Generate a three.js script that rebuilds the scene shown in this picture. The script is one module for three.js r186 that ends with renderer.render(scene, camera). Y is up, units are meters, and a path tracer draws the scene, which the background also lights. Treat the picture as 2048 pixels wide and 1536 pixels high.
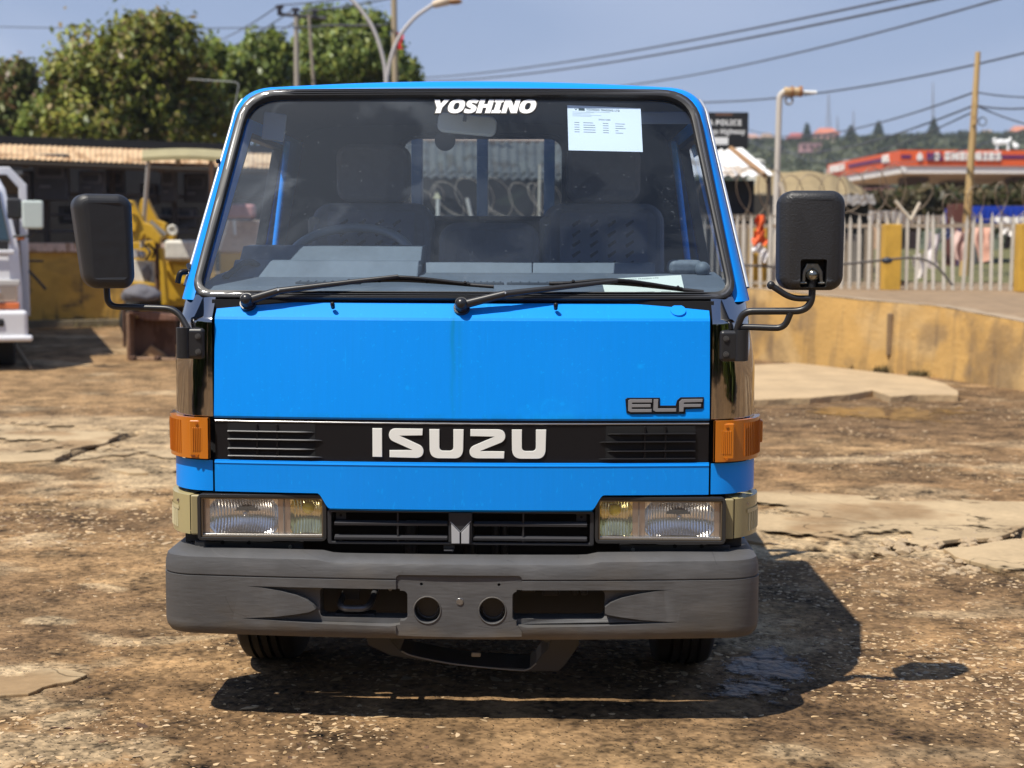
import * as THREE from 'three';
import { RoundedBoxGeometry } from 'three/addons/geometries/RoundedBoxGeometry.js';
import { mergeGeometries, toCreasedNormals } from 'three/addons/utils/BufferGeometryUtils.js';
import { FontLoader } from 'three/addons/loaders/FontLoader.js';
import { Brush, Evaluator, SUBTRACTION } from 'three-bvh-csg';

// ---------- camera, sky, sun, exposure ----------
const scene = new THREE.Scene();
const FOCAL = 3000, HALF_W = 1024, HALF_H = 768;                 // lens, in pixels of the 2048 x 1536 photograph
const camera = new THREE.PerspectiveCamera(2 * Math.atan(HALF_H / FOCAL) * 180 / Math.PI, 4 / 3, 0.1, 3000);
camera.position.set(0, 1.4, 0);
camera.rotation.set(-Math.atan(268 / FOCAL), 0, 0);
camera.rotateZ(0.003);
camera.focus = 4.5; camera.userData.fStop = 3.6;
camera.updateMatrixWorld(true);

const SUN = new THREE.Vector3(-0.375, 1, 0.36).normalize();
const sun = new THREE.DirectionalLight(new THREE.Color(1, 0.94, 0.83), 5);
sun.name = 'sun'; sun.position.copy(SUN).multiplyScalar(60).add(new THREE.Vector3(0, 0, -12)); sun.target.position.set(0, 0, -12);
sun.castShadow = true; sun.shadow.mapSize.set(4096, 4096); sun.shadow.radius = 1; sun.shadow.bias = -0.0004;
Object.assign(sun.shadow.camera, { left: -32, right: 32, top: 40, bottom: -40, near: 1, far: 160 });
scene.add(sun, sun.target);
{
  const W = 1024, H = 512, data = new Float32Array(W * H * 4), d = new THREE.Vector3();
  const mix = (a, b, t) => a + (b - a) * t;
  for (let j = 0; j < H; j++) for (let i = 0; i < W; i++) {
    const el = ((j + 0.5) / H - 0.5) * Math.PI, az = ((i + 0.5) / W - 0.5) * 2 * Math.PI;
    d.set(Math.cos(az) * Math.cos(el), Math.sin(el), Math.sin(az) * Math.cos(el));
    const up = Math.max(0, d.y), t = 1 - Math.exp(-up * 2.6), c = Math.max(0, d.dot(SUN));
    const glow = 0.1 * Math.pow(c, 8) + 0.35 * Math.pow(c, 60);
    let cloud = 0;
    if (up > 0) { const q = Math.sin(az * 5 + 1.3 * Math.sin(el * 21)) * Math.sin(az * 11.3 + 4.1 + 2.2 * Math.sin(el * 33)) * 0.5 + 0.5; cloud = Math.max(0, q - 0.55) * 0.16 * Math.exp(-Math.pow((el - 0.14) / 0.05, 2)) + 0.1 * Math.exp(-Math.pow((az + 1.9) / 0.055, 2) - Math.pow((el - 0.115) / 0.03, 2)) * (0.7 + 0.3 * Math.sin(az * 70 + 3 * Math.sin(el * 90))); }
    const k = (j * W + i) * 4, lo = [0.37, 0.455, 0.612], hi = [0.115, 0.2, 0.42];
    for (let n = 0; n < 3; n++) data[k + n] = mix(lo[n], hi[n], t) + glow * [1, 0.95, 0.85][n] + cloud * [1, 0.9, 0.8][n];
    data[k + 3] = 1;
  }
  const sky = new THREE.DataTexture(data, W, H, THREE.RGBAFormat, THREE.FloatType);
  sky.mapping = THREE.EquirectangularReflectionMapping; sky.magFilter = THREE.LinearFilter; sky.minFilter = THREE.LinearFilter; sky.needsUpdate = true;
  scene.background = sky; scene.environment = sky;
}
const renderer = new THREE.WebGLRenderer({ antialias: true });
renderer.setSize(1024, 768);
renderer.toneMapping = THREE.LinearToneMapping; renderer.toneMappingExposure = 1.18;
renderer.shadowMap.enabled = true; renderer.shadowMap.type = THREE.PCFSoftShadowMap;

// ---------- helpers ----------
let seed = 7;
const rnd = () => { seed = (seed + 0x6d2b79f5) | 0; let t = Math.imul(seed ^ (seed >>> 15), 1 | seed); t = (t + Math.imul(t ^ (t >>> 7), 61 | t)) ^ t; return ((t ^ (t >>> 14)) >>> 0) / 4294967296; };
const rr = (a, b) => a + (b - a) * rnd();
const V = (x, y, z) => new THREE.Vector3(x, y, z);
const lerp = (a, b, t) => a + (b - a) * t, clamp = (x, a = 0, b = 1) => Math.min(b, Math.max(a, x)), smooth = (a, b, x) => { const t = clamp((x - a) / (b - a)); return t * t * (3 - 2 * t); };
function hash(i, j, s) { let h = Math.imul(i, 374761393) ^ Math.imul(j, 668265263) ^ Math.imul(s, 974634247); h = Math.imul(h ^ (h >>> 13), 1274126177); return ((h ^ (h >>> 16)) >>> 0) / 4294967296; }
// smooth lattice noise, 0..1; period 0 does not repeat
function noise(x, y, s = 0, p = 0) {
  const i = Math.floor(x), j = Math.floor(y), fx = x - i, fy = y - j, u = fx * fx * (3 - 2 * fx), v = fy * fy * (3 - 2 * fy);
  const w = p ? (n) => ((n % p) + p) % p : (n) => n;
  return lerp(lerp(hash(w(i), w(j), s), hash(w(i + 1), w(j), s), u), lerp(hash(w(i), w(j + 1), s), hash(w(i + 1), w(j + 1), s), u), v);
}
function fbm(x, y, o = 4, s = 0, p = 0) { let a = 0.5, t = 0, n = 0; for (let k = 0; k < o; k++) { t += a * noise(x, y, s + k, p); n += a; a *= 0.5; x *= 2; y *= 2; p *= 2; } return t / n; }

// a pixel of the photograph as a point of the place: on the upright plane at that distance, or on level ground
const RAY = (px, py) => V((px - HALF_W) / FOCAL, -(py - HALF_H) / FOCAL, -1).applyQuaternion(camera.quaternion);
function at(px, py, dist) { const r = RAY(px, py); return r.multiplyScalar(dist / -r.z).add(camera.position); }
function onG(px, py, y = 0) { const r = RAY(px, py); return r.multiplyScalar((y - 1.4) / r.y).add(camera.position); }

const col = (r, g, b) => new THREE.Color(r, g, b);
const mat = (c, rough = 0.7, o = {}) => new THREE.MeshPhysicalMaterial({ color: Array.isArray(c) ? col(...c) : c, roughness: rough, side: THREE.DoubleSide, ...o });
function tex(w, h, fn, o = {}) {              // fn(u, v) gives linear r, g, b
  const data = new Uint8Array(w * h * 4), s = o.srgb;
  for (let j = 0; j < h; j++) for (let i = 0; i < w; i++) {
    const c = fn((i + 0.5) / w, (j + 0.5) / h), k = (j * w + i) * 4;
    for (let n = 0; n < 3; n++) { const x = clamp(typeof c === 'number' ? c : c[n]); data[k + n] = 255 * (s ? (x < 0.0031308 ? 12.92 * x : 1.055 * Math.pow(x, 1 / 2.4) - 0.055) : x); }
    data[k + 3] = 255;
  }
  const t = new THREE.DataTexture(data, w, h); t.magFilter = THREE.LinearFilter; t.minFilter = THREE.LinearMipmapLinearFilter; t.generateMipmaps = true; t.anisotropy = 8;
  t.wrapS = t.wrapT = o.clamp ? THREE.ClampToEdgeWrapping : THREE.RepeatWrapping; if (s) t.colorSpace = THREE.SRGBColorSpace; if (o.rep) t.repeat.set(...o.rep); t.needsUpdate = true;
  return t;
}
function canvasTex(w, h, draw) { const c = document.createElement('canvas'); c.width = w; c.height = h; draw(c.getContext('2d'), w, h); const t = new THREE.CanvasTexture(c); t.colorSpace = THREE.SRGBColorSpace; t.anisotropy = 8; return t; }

const used = {};
function numbered(n) { if (!(n in used)) { used[n] = 0; return n; } return n + '_' + String(++used[n]).padStart(3, '0'); }
const shade = (o) => { o.castShadow = o.receiveShadow = true; return o; };
function part(name, geo, m, parent, label) { const o = shade(new THREE.Mesh(Array.isArray(geo) ? mg(geo) : geo, m)); o.name = name; parent.add(o); if (label) o.userData.label = label; return o; }
function thing(name, label, category, group, pos) { const o = new THREE.Group(); o.name = numbered(name); o.userData = { label, category }; if (group) o.userData.group = group; if (pos) o.position.copy(pos); scene.add(o); return o; }
function solo(name, geo, m, label, category, group) { const o = shade(new THREE.Mesh(Array.isArray(geo) ? mg(geo) : geo, m)); o.name = numbered(name); o.userData = { label, category }; if (group) o.userData.group = group; scene.add(o); return o; }
function struct(name, geo, m, parent, kind = 'structure') { const o = shade(new THREE.Mesh(Array.isArray(geo) ? mg(geo) : geo, m)); o.name = numbered(name); o.userData.kind = kind; (parent || scene).add(o); return o; }
function mg(list) {
  const g = list.map((q) => { let n = q.index ? q.toNonIndexed() : q; if (!n.attributes.normal) n.computeVertexNormals(); if (!n.attributes.uv) n.setAttribute('uv', new THREE.BufferAttribute(new Float32Array(n.attributes.position.count * 2), 2)); for (const k of Object.keys(n.attributes)) if (!['position', 'normal', 'uv'].includes(k)) n.deleteAttribute(k); return n; });
  return g.length === 1 ? g[0] : mergeGeometries(g);
}
const box = (w, h, d, x = 0, y = 0, z = 0, r = 0.004) => new RoundedBoxGeometry(w, h, d, 2, Math.min(r, w / 2.01, h / 2.01, d / 2.01)).translate(x, y, z);
const bx = (w, h, d, x = 0, y = 0, z = 0) => new THREE.BoxGeometry(w, h, d).translate(x, y, z);
function cyl(r0, r1, h, x = 0, y = 0, z = 0, axis = 'y', seg = 24) { const g = new THREE.CylinderGeometry(r1, r0, h, seg); if (axis === 'x') g.rotateZ(Math.PI / 2); if (axis === 'z') g.rotateX(Math.PI / 2); return g.translate(x, y, z); }
const sph = (r, x = 0, y = 0, z = 0) => new THREE.SphereGeometry(r, 20, 14).translate(x, y, z);
function tube(pts, r, seg = 40, rad = 10, t = 0.5) { return new THREE.TubeGeometry(new THREE.CatmullRomCurve3(pts.map((p) => p.isVector3 ? p : V(...p)), false, 'catmullrom', t), seg, r, rad, false); }
// straight bar between two points
function bar(a, b, r0, r1 = r0, seg = 10) { const d = b.clone().sub(a), g = new THREE.CylinderGeometry(r1, r0, d.length(), seg); g.applyQuaternion(new THREE.Quaternion().setFromUnitVectors(V(0, 1, 0), d.normalize())); return g.translate((a.x + b.x) / 2, (a.y + b.y) / 2, (a.z + b.z) / 2); }
// bent tube with rounded corners
function pipe(pts, r, bend = 0.04, rad = 10) {
  const path = new THREE.CurvePath(), p = pts.map((q) => q.isVector3 ? q : V(...q));
  let from = p[0];
  for (let i = 1; i < p.length - 1; i++) { const a = p[i].clone().sub(p[i - 1]), b = p[i + 1].clone().sub(p[i]), k = Math.min(bend, a.length() * 0.49, b.length() * 0.49); const s = p[i].clone().sub(a.normalize().multiplyScalar(k)), e = p[i].clone().add(b.normalize().multiplyScalar(k)); path.add(new THREE.LineCurve3(from, s)); path.add(new THREE.QuadraticBezierCurve3(s, p[i], e)); from = e; }
  path.add(new THREE.LineCurve3(from, p[p.length - 1]));
  const pt = []; for (const c of path.curves) { const n = c.isLineCurve3 ? 2 : 7; for (let i = 0; i < n; i++) pt.push(c.getPoint(i / n)); } pt.push(p[p.length - 1]);
  return new THREE.TubeGeometry(new THREE.CatmullRomCurve3(pt, false, 'centripetal'), pt.length * 3, r, rad, false);
}
function grid(fn, nu, nv) {                        // fn(u, v) gives [x, y, z]
  const pos = [], uv = [], idx = [];
  for (let j = 0; j <= nv; j++) for (let i = 0; i <= nu; i++) { const p = fn(i / nu, j / nv); pos.push(p[0], p[1], p[2]); uv.push(i / nu, j / nv); }
  for (let j = 0; j < nv; j++) for (let i = 0; i < nu; i++) { const a = j * (nu + 1) + i, b = a + 1, c = a + nu + 1, d = c + 1; idx.push(a, b, d, a, d, c); }
  const g = new THREE.BufferGeometry(); g.setAttribute('position', new THREE.Float32BufferAttribute(pos, 3)); g.setAttribute('uv', new THREE.Float32BufferAttribute(uv, 2)); g.setIndex(idx); g.computeVertexNormals(); return g;
}
function shp(pts, holes = []) { const s = new THREE.Shape(pts.map((p) => new THREE.Vector2(p[0], p[1]))); for (const h of holes) s.holes.push(new THREE.Path(h.map((p) => new THREE.Vector2(p[0], p[1])))); return s; }
const ext = (s, depth, bevel = 0, o = {}) => new THREE.ExtrudeGeometry(Array.isArray(s) ? shp(s) : s, { depth, bevelEnabled: bevel > 0, bevelThickness: bevel, bevelSize: bevel, bevelOffset: -bevel, bevelSegments: 2, curveSegments: 10, ...o });
function rrect(x0, y0, x1, y1, r, n = 6) { const p = []; for (const [cx, cy, a] of [[x1 - r, y0 + r, -90], [x1 - r, y1 - r, 0], [x0 + r, y1 - r, 90], [x0 + r, y0 + r, 180]]) for (let i = 0; i <= n; i++) { const t = (a + 90 * i / n) * Math.PI / 180; p.push([cx + r * Math.cos(t), cy + r * Math.sin(t)]); } return p; }
function warp(g, fn) { const p = g.attributes.position; for (let i = 0; i < p.count; i++) { const q = fn(p.getX(i), p.getY(i), p.getZ(i)); p.setXYZ(i, q[0], q[1], q[2]); } g.computeVertexNormals(); return g; }
const planarUV = (g, ax = 0, ay = 1, s = 1) => { const p = g.attributes.position, u = new Float32Array(p.count * 2); for (let i = 0; i < p.count; i++) { u[i * 2] = p.array[i * 3 + ax] * s; u[i * 2 + 1] = p.array[i * 3 + ay] * s; } g.setAttribute('uv', new THREE.BufferAttribute(u, 2)); return g; };
const crease = (g, a = 0.6) => toCreasedNormals(g, a);
function boxUV(g, s = 1) {                          // uv in metres on the plane each face looks along
  if (g.index) g = g.toNonIndexed(); g.computeVertexNormals(); const p = g.attributes.position, n = g.attributes.normal, u = new Float32Array(p.count * 2);
  for (let i = 0; i < p.count; i++) { const x = Math.abs(n.getX(i)), y = Math.abs(n.getY(i)), z = Math.abs(n.getZ(i)); const q = y > x && y > z ? [p.getX(i), p.getZ(i)] : x > z ? [p.getZ(i), p.getY(i)] : [p.getX(i), p.getY(i)]; u[i * 2] = q[0] * s; u[i * 2 + 1] = q[1] * s; }
  g.setAttribute('uv', new THREE.BufferAttribute(u, 2)); return g;
}
// shared wear textures (uv in metres)
const speckle = tex(512, 512, (u, v) => { const a = fbm(u * 8, v * 8, 5, 3, 8), b = fbm(u * 64, v * 64, 3, 9, 64); return 0.62 + 0.34 * a + 0.12 * (b - 0.5); });
const fineBump = tex(256, 256, (u, v) => fbm(u * 48, v * 48, 3, 21, 48));
const FONT = await new FontLoader().loadAsync('fonts/droid/droid_sans_bold.typeface.json');
// ---------- ground ----------
const dirtTile = (() => {
  const N = 1024, h = new Float32Array(N * N), c = new Float32Array(N * N);
  for (let j = 0; j < N; j++) for (let i = 0; i < N; i++) { const u = i / N, v = j / N; h[j * N + i] = 0.55 * fbm(u * 6, v * 6, 5, 31, 6) + 0.45 * fbm(u * 60, v * 60, 3, 41, 60); c[j * N + i] = 0.54 + 0.95 * (fbm(u * 12, v * 12, 6, 51, 12) - 0.5) + 0.85 * (fbm(u * 90, v * 90, 3, 61, 90) - 0.5); }
  for (let k = 0; k < 5200; k++) {                                // bits of stone pressed into the surface
    const cx = rnd() * N, cy = rnd() * N, a = rr(1.2, 2.8) * (rnd() < 0.08 ? 2.2 : 1), b = a * rr(0.5, 0.9), t = rr(0, 3.14), R = Math.ceil(a) + 1, tone = rnd() < 0.25 ? rr(-0.3, -0.1) : rr(0.08, 0.42);
    for (let y = -R; y <= R; y++) for (let x = -R; x <= R; x++) { const p = (x * Math.cos(t) + y * Math.sin(t)) / a, q = (-x * Math.sin(t) + y * Math.cos(t)) / b, d = p * p + q * q; if (d < 1) { const k2 = (((cy + y) | 0) + N) % N * N + (((cx + x) | 0) + N) % N; h[k2] += 0.35 * (1 - d); c[k2] += tone * (1 - d * d); } }
  }
  return { color: tex(N, N, (u, v) => { const x = c[Math.floor(v * N) * N + Math.floor(u * N)]; return [x, x, x]; }), bump: tex(N, N, (u, v) => h[Math.floor(v * N) * N + Math.floor(u * N)] * 0.8) };
})();
// broad patches: [pixel x, y, half width, half height, kind, strength]; kinds: pale concrete, dark dirt, tan dust
const PATCH = [
  [120, 880, 330, 48, 'pale', 0.75], [300, 925, 160, 40, 'pale', 0.9], [60, 842, 300, 10, 'pale', 0.5], [250, 870, 300, 10, 'pale', 0.8],
  [1760, 1045, 330, 50, 'pale', 1.3], [2010, 1115, 140, 42, 'pale', 1.3], [1570, 1070, 110, 40, 'pale', 1.2],
  [60, 1370, 130, 26, 'pale', 0.95], [180, 1352, 40, 14, 'pale', 0.6], [215, 1420, 60, 16, 'pale', 0.9], [290, 1455, 90, 18, 'pale', 0.8], [430, 1440, 60, 13, 'pale', 0.6], [100, 1485, 70, 14, 'pale', 0.7], [180, 1270, 45, 8, 'pale', 0.9], [330, 1285, 90, 9, 'pale', 0.6], [240, 1210, 30, 8, 'pale', 0.7], [490, 1455, 60, 16, 'pale', 0.5],
  [1400, 1495, 330, 45, 'tan', 0.9], [1300, 1530, 260, 30, 'tan', 0.7], [450, 1330, 180, 60, 'tan', 0.5], [250, 780, 400, 40, 'tan', 0.7], [80, 1130, 200, 60, 'tan', 0.4],
  [230, 1030, 280, 32, 'dark', 0.9], [60, 1330, 90, 28, 'dark', 0.9], [150, 1390, 60, 14, 'dark', 0.9], [360, 1420, 130, 12, 'dark', 0.7], [230, 1225, 130, 14, 'dark', 0.6], [900, 1500, 350, 26, 'dark', 0.4], [40, 1480, 50, 30, 'dark', 0.8], [330, 1395, 45, 16, 'dark', 0.5],
  [1700, 830, 420, 42, 'dark', 0.9], [1950, 870, 200, 30, 'dark', 0.6], [1560, 735, 80, 14, 'dark', 0.9], [1960, 785, 90, 12, 'dark', 0.9], [1760, 1140, 260, 45, 'dark', 0.8], [1900, 1200, 200, 40, 'dark', 0.5], [1720, 1410, 110, 38, 'dark', 1], [1950, 1370, 160, 40, 'dark', 0.5], [1960, 1490, 140, 50, 'dark', 0.5], [1560, 905, 100, 25, 'dark', 0.4], [1900, 985, 170, 22, 'dark', 0.35], [900, 1385, 620, 50, 'dark', 0.5], [1600, 1260, 110, 120, 'dark', 0.6],
].map(([x, y, w, h, k, s]) => { const c = onG(x, y), e = onG(x + w, y), a = onG(x, y - h), b = onG(x, y + h); return { x: c.x, z: (a.z + b.z) / 2, rx: e.x - c.x, rz: Math.abs(b.z - a.z) / 2, k, s }; });
const LINES = [                                                        // cracks and broken joints: [points], half width in metres, depth
  [[[118, 922], [160, 905], [205, 888], [272, 868]], 0.03, 0.06], [[[1735, 1112], [1800, 1098], [1880, 1092], [2060, 1066], [2150, 1050]], 0.05, 0.07], [[[1600, 1098], [1735, 1108]], 0.02, 0.02], [[[1900, 1108], [1960, 1140], [2060, 1160]], 0.025, 0.03],
  [[[0, 842], [200, 853], [330, 872]], 0.012, -0.012], [[[1660, 1068], [1790, 1060]], 0.02, 0.02],
].map(([p, w, d]) => ({ p: p.map((q) => onG(...q)), w, d }));
function ground(x, z) {                                               // colour and height of the yard there
  const wx = x + 0.35 * (fbm(x * 2.2, z * 2.2, 3, 71) - 0.5) + 0.9 * (fbm(x * 0.5 + 9, z * 0.5, 2, 72) - 0.5), wz = z + 0.35 * (fbm(x * 2.2 + 40, z * 2.2, 3, 73) - 0.5) + 0.9 * (fbm(x * 0.5, z * 0.5 + 7, 2, 74) - 0.5);
  const n = fbm(x * 0.9, z * 1.6, 5, 75), f = fbm(x * 5, z * 8, 4, 76);
  let pale = smooth(0.60, 0.72, fbm(x * 1.3 + 5, z * 2.2 + 3, 5, 77)) * 0.7, tan = smooth(0.45, 0.65, n), dark = smooth(0.52, 0.36, fbm(x * 0.8, z * 1.3, 5, 78)) * 0.75;
  for (const p of PATCH) { const dx = (wx - p.x) / p.rx, dz = (wz - p.z) / p.rz, d = dx * dx + dz * dz; if (d > 2.2) continue; const w = Math.min(1, p.s * smooth(1.5, 0.6, d + 1.1 * (f - 0.5))); if (p.k === 'pale') { pale = Math.max(pale, w); dark *= 1 - w; } else if (p.k === 'dark') { dark = Math.max(dark, w); pale *= 1 - 0.9 * w; tan *= 1 - w; } else { tan = Math.max(tan, w); dark *= 1 - w; } }
  let y = 0.012 * (fbm(x * 1.5, z * 1.5, 3, 79) - 0.5) + 0.005 * pale * smooth(0.3, 0.6, f) + (0.008 - 0.006 * pale) * (fbm(x * 14, z * 14, 2, 80) - 0.5), gap = 0;
  for (const l of LINES) for (let i = 0; i + 1 < l.p.length; i++) { const a = l.p[i], b = l.p[i + 1], ux = b.x - a.x, uz = b.z - a.z, t = clamp(((x - a.x) * ux + (z - a.z) * uz) / (ux * ux + uz * uz)), d = Math.hypot(x - a.x - ux * t, z - a.z - uz * t) + 0.03 * (f - 0.5), w = l.w * (1 + (Math.abs(z) / 9)) * 0.8; if (d < w) { const k = 1 - d / w; if (l.d > 0) { y -= l.d * k; gap = Math.max(gap, smooth(0, 0.6, k)); } else { y -= l.d * k; pale = Math.max(pale, k); } } }
  const C = [0.25, 0.15, 0.071], T = [0.345, 0.22, 0.108], D = [0.145, 0.088, 0.045], P = [0.48, 0.355, 0.21], out = [];
  for (let k = 0; k < 3; k++) { let c = lerp(C[k], T[k], 0.75 * tan); c = lerp(c, D[k], 0.75 * dark); c = lerp(c, P[k], 0.9 * pale); out[k] = lerp(c, D[k] * 0.6, gap) * lerp(0.66 + 0.56 * f, 0.86 + 0.12 * f, pale); }
  return [out[0], out[1], out[2], y];
}
{
  const rows = [], NX = 660;
  for (const z of [30, 12, 4, 0]) rows.push(z);
  for (let i = 0; i <= 420; i++) { const py = 1640 - (1640 - 566) * Math.pow(i / 420, 0.94); rows.push(onG(1024, py).z); }
  for (const z of [-75, -90, -120, -170, -260, -420, -700, -1200]) rows.push(z);
  const pos = [], uv = [], cl = [], idx = [];
  rows.forEach((z) => {
    const w = Math.max(3.4, 0.42 * -z);
    for (let i = 0; i <= NX; i++) { const s = i / NX * 2 - 1, a = Math.abs(s), x = Math.sign(s) * (a < 0.94 ? a / 0.94 * w : w + Math.pow((a - 0.94) / 0.06, 3) * 900), c = ground(x, z), near = z > -70 && z < 3 && Math.abs(x) < 40; pos.push(x, near ? c[3] : 0, z); cl.push(c[0] * 1.65, c[1] * 1.65, c[2] * 1.65); uv.push(x / 1.7, z / 1.7); }
  });
  for (let j = 0; j + 1 < rows.length; j++) for (let i = 0; i < NX; i++) { const a = j * (NX + 1) + i, b = a + 1, c = a + NX + 1, d = c + 1; idx.push(a, b, d, a, d, c); }
  const g = new THREE.BufferGeometry(); g.setAttribute('position', new THREE.Float32BufferAttribute(pos, 3)); g.setAttribute('uv', new THREE.Float32BufferAttribute(uv, 2)); g.setAttribute('color', new THREE.Float32BufferAttribute(cl, 3)); g.setIndex(idx); g.computeVertexNormals();
  struct('ground', g, mat([1, 1, 1], 0.95, { map: dirtTile.color, bumpMap: dirtTile.bump, bumpScale: 0.03, vertexColors: true, specularIntensity: 0.35 }));
}
// loose flakes of stone lying about
{
  const g = new THREE.IcosahedronGeometry(1, 0); warp(g, (x, y, z) => [x * (1 + 0.3 * Math.sin(y * 5 + z * 3)), y * 0.2, z * (0.8 + 0.2 * Math.sin(x * 4))]); g.computeVertexNormals();
  const COUNT = 21000, m = new THREE.InstancedMesh(g, mat([1, 1, 1], 0.9, { flatShading: true }), COUNT), q = new THREE.Object3D(), c = new THREE.Color(); let n = 0;
  while (n < COUNT) {
    const py = 1600 - 860 * Math.pow(rnd(), 0.7), p = onG(rr(-150, 2200), py), a = ground(p.x, p.z), dens = fbm(p.x * 1.1, p.z * 1.4, 3, 90);
    if (rnd() > (smooth(0.42, 0.62, dens) + 0.05) * (a[0] > 0.36 ? 0.25 : 1)) continue;
    const s = (rnd() < 0.025 ? rr(0.011, 0.02) : 0.0028 + 0.0085 * Math.pow(rnd(), 2)) * (py < 1150 ? 1.4 : 1);
    q.position.set(p.x, a[3] + s * 0.05, p.z); q.rotation.set(rr(-0.14, 0.14), rr(0, 6.3), rr(-0.14, 0.14)); q.scale.set(s * rr(0.8, 1.6), s * rr(0.5, 1), s); q.updateMatrix(); m.setMatrixAt(n, q.matrix);
    const t = rr(0.5, 1), warm = rnd(); m.setColorAt(n, rnd() < 0.13 ? c.setRGB(0.15 * t, 0.08 * t, 0.045 * t) : c.setRGB(0.62 * t, lerp(0.46, 0.41, warm) * t, lerp(0.29, 0.2, warm) * t)); n++;
  }
  m.name = 'loose_stones'; m.userData.kind = 'stuff'; shade(m); scene.add(m);
}
// broken rubble along the joint at the right
{
  const list = []; 
  for (let k = 0; k < 60; k++) { const t = rnd(), p = onG(lerp(1755, 2060, t) + rr(-12, 12), lerp(1104, 1072, t) + rr(-12, 10)), s = rr(0.015, 0.05) * (1 - 0.4 * t), g = new THREE.IcosahedronGeometry(s, 0); g.scale(1, 0.55, 0.8).rotateY(rr(0, 6)); list.push(g.translate(p.x, s * 0.12, p.z)); }
  for (let k = 0; k < 26; k++) { const p = onG(rr(1880, 1960), rr(1108, 1150)), s = rr(0.012, 0.035), g = new THREE.IcosahedronGeometry(s, 0); g.scale(1, 0.5, 0.8).rotateY(rr(0, 6)); list.push(g.translate(p.x, s * 0.1, p.z)); }
  struct('rubble', list, mat([0.5, 0.37, 0.23], 0.95, { flatShading: true, map: speckle }), null, 'stuff');
}
// damp ground and shallow water: thin sheets whose outline breaks up
const wetBump = tex(512, 512, (u, v) => fbm(u * 14, v * 14, 5, 101, 14));
function puddle(px, py, w, h, c, rough, y, k, cover, bump) {
  const m = onG(px, py), e = onG(px + w, py), a = onG(px, py - h), b = onG(px, py + h), W = (e.x - m.x) * 2, D = Math.abs(a.z - b.z);
  const alpha = tex(512, 512, (u, v) => { const d = Math.hypot(u - 0.5, v - 0.5) * 2, n = fbm(u * 5 * Math.max(1, W / D), v * 5, 6, k), f = fbm(u * 26 * Math.max(1, W / D), v * 26, 4, k + 9); const x = smooth(1, 0.1, d) * 1.3 + (n - 0.5) * 1.6 + (f - 0.5) * 0.8; return smooth(1, 0.85, d) * smooth(cover, cover + 0.5, x); }, { clamp: true });
  const g = grid((u, v) => { const x = m.x + (u - 0.5) * W, z = (a.z + b.z) / 2 + (v - 0.5) * D; return [x, ground(x, z)[3] + y, z]; }, 60, 40);
  struct('puddle', g, mat(c, rough, { alphaMap: alpha, transparent: true, ior: 1.36, ...(bump ? { bumpMap: wetBump, bumpScale: bump } : {}) }));
}
puddle(1535, 1335, 160, 55, [0.035, 0.026, 0.02], 0.36, 0.004, 5, 0.56, 0.014);
puddle(1500, 1385, 170, 50, [0.035, 0.026, 0.02], 0.38, 0.007, 25, 0.85, 0.014);
puddle(1790, 832, 260, 34, [0.11, 0.062, 0.03], 0.06, 0.006, 6, 0.6, 0.002);
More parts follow.
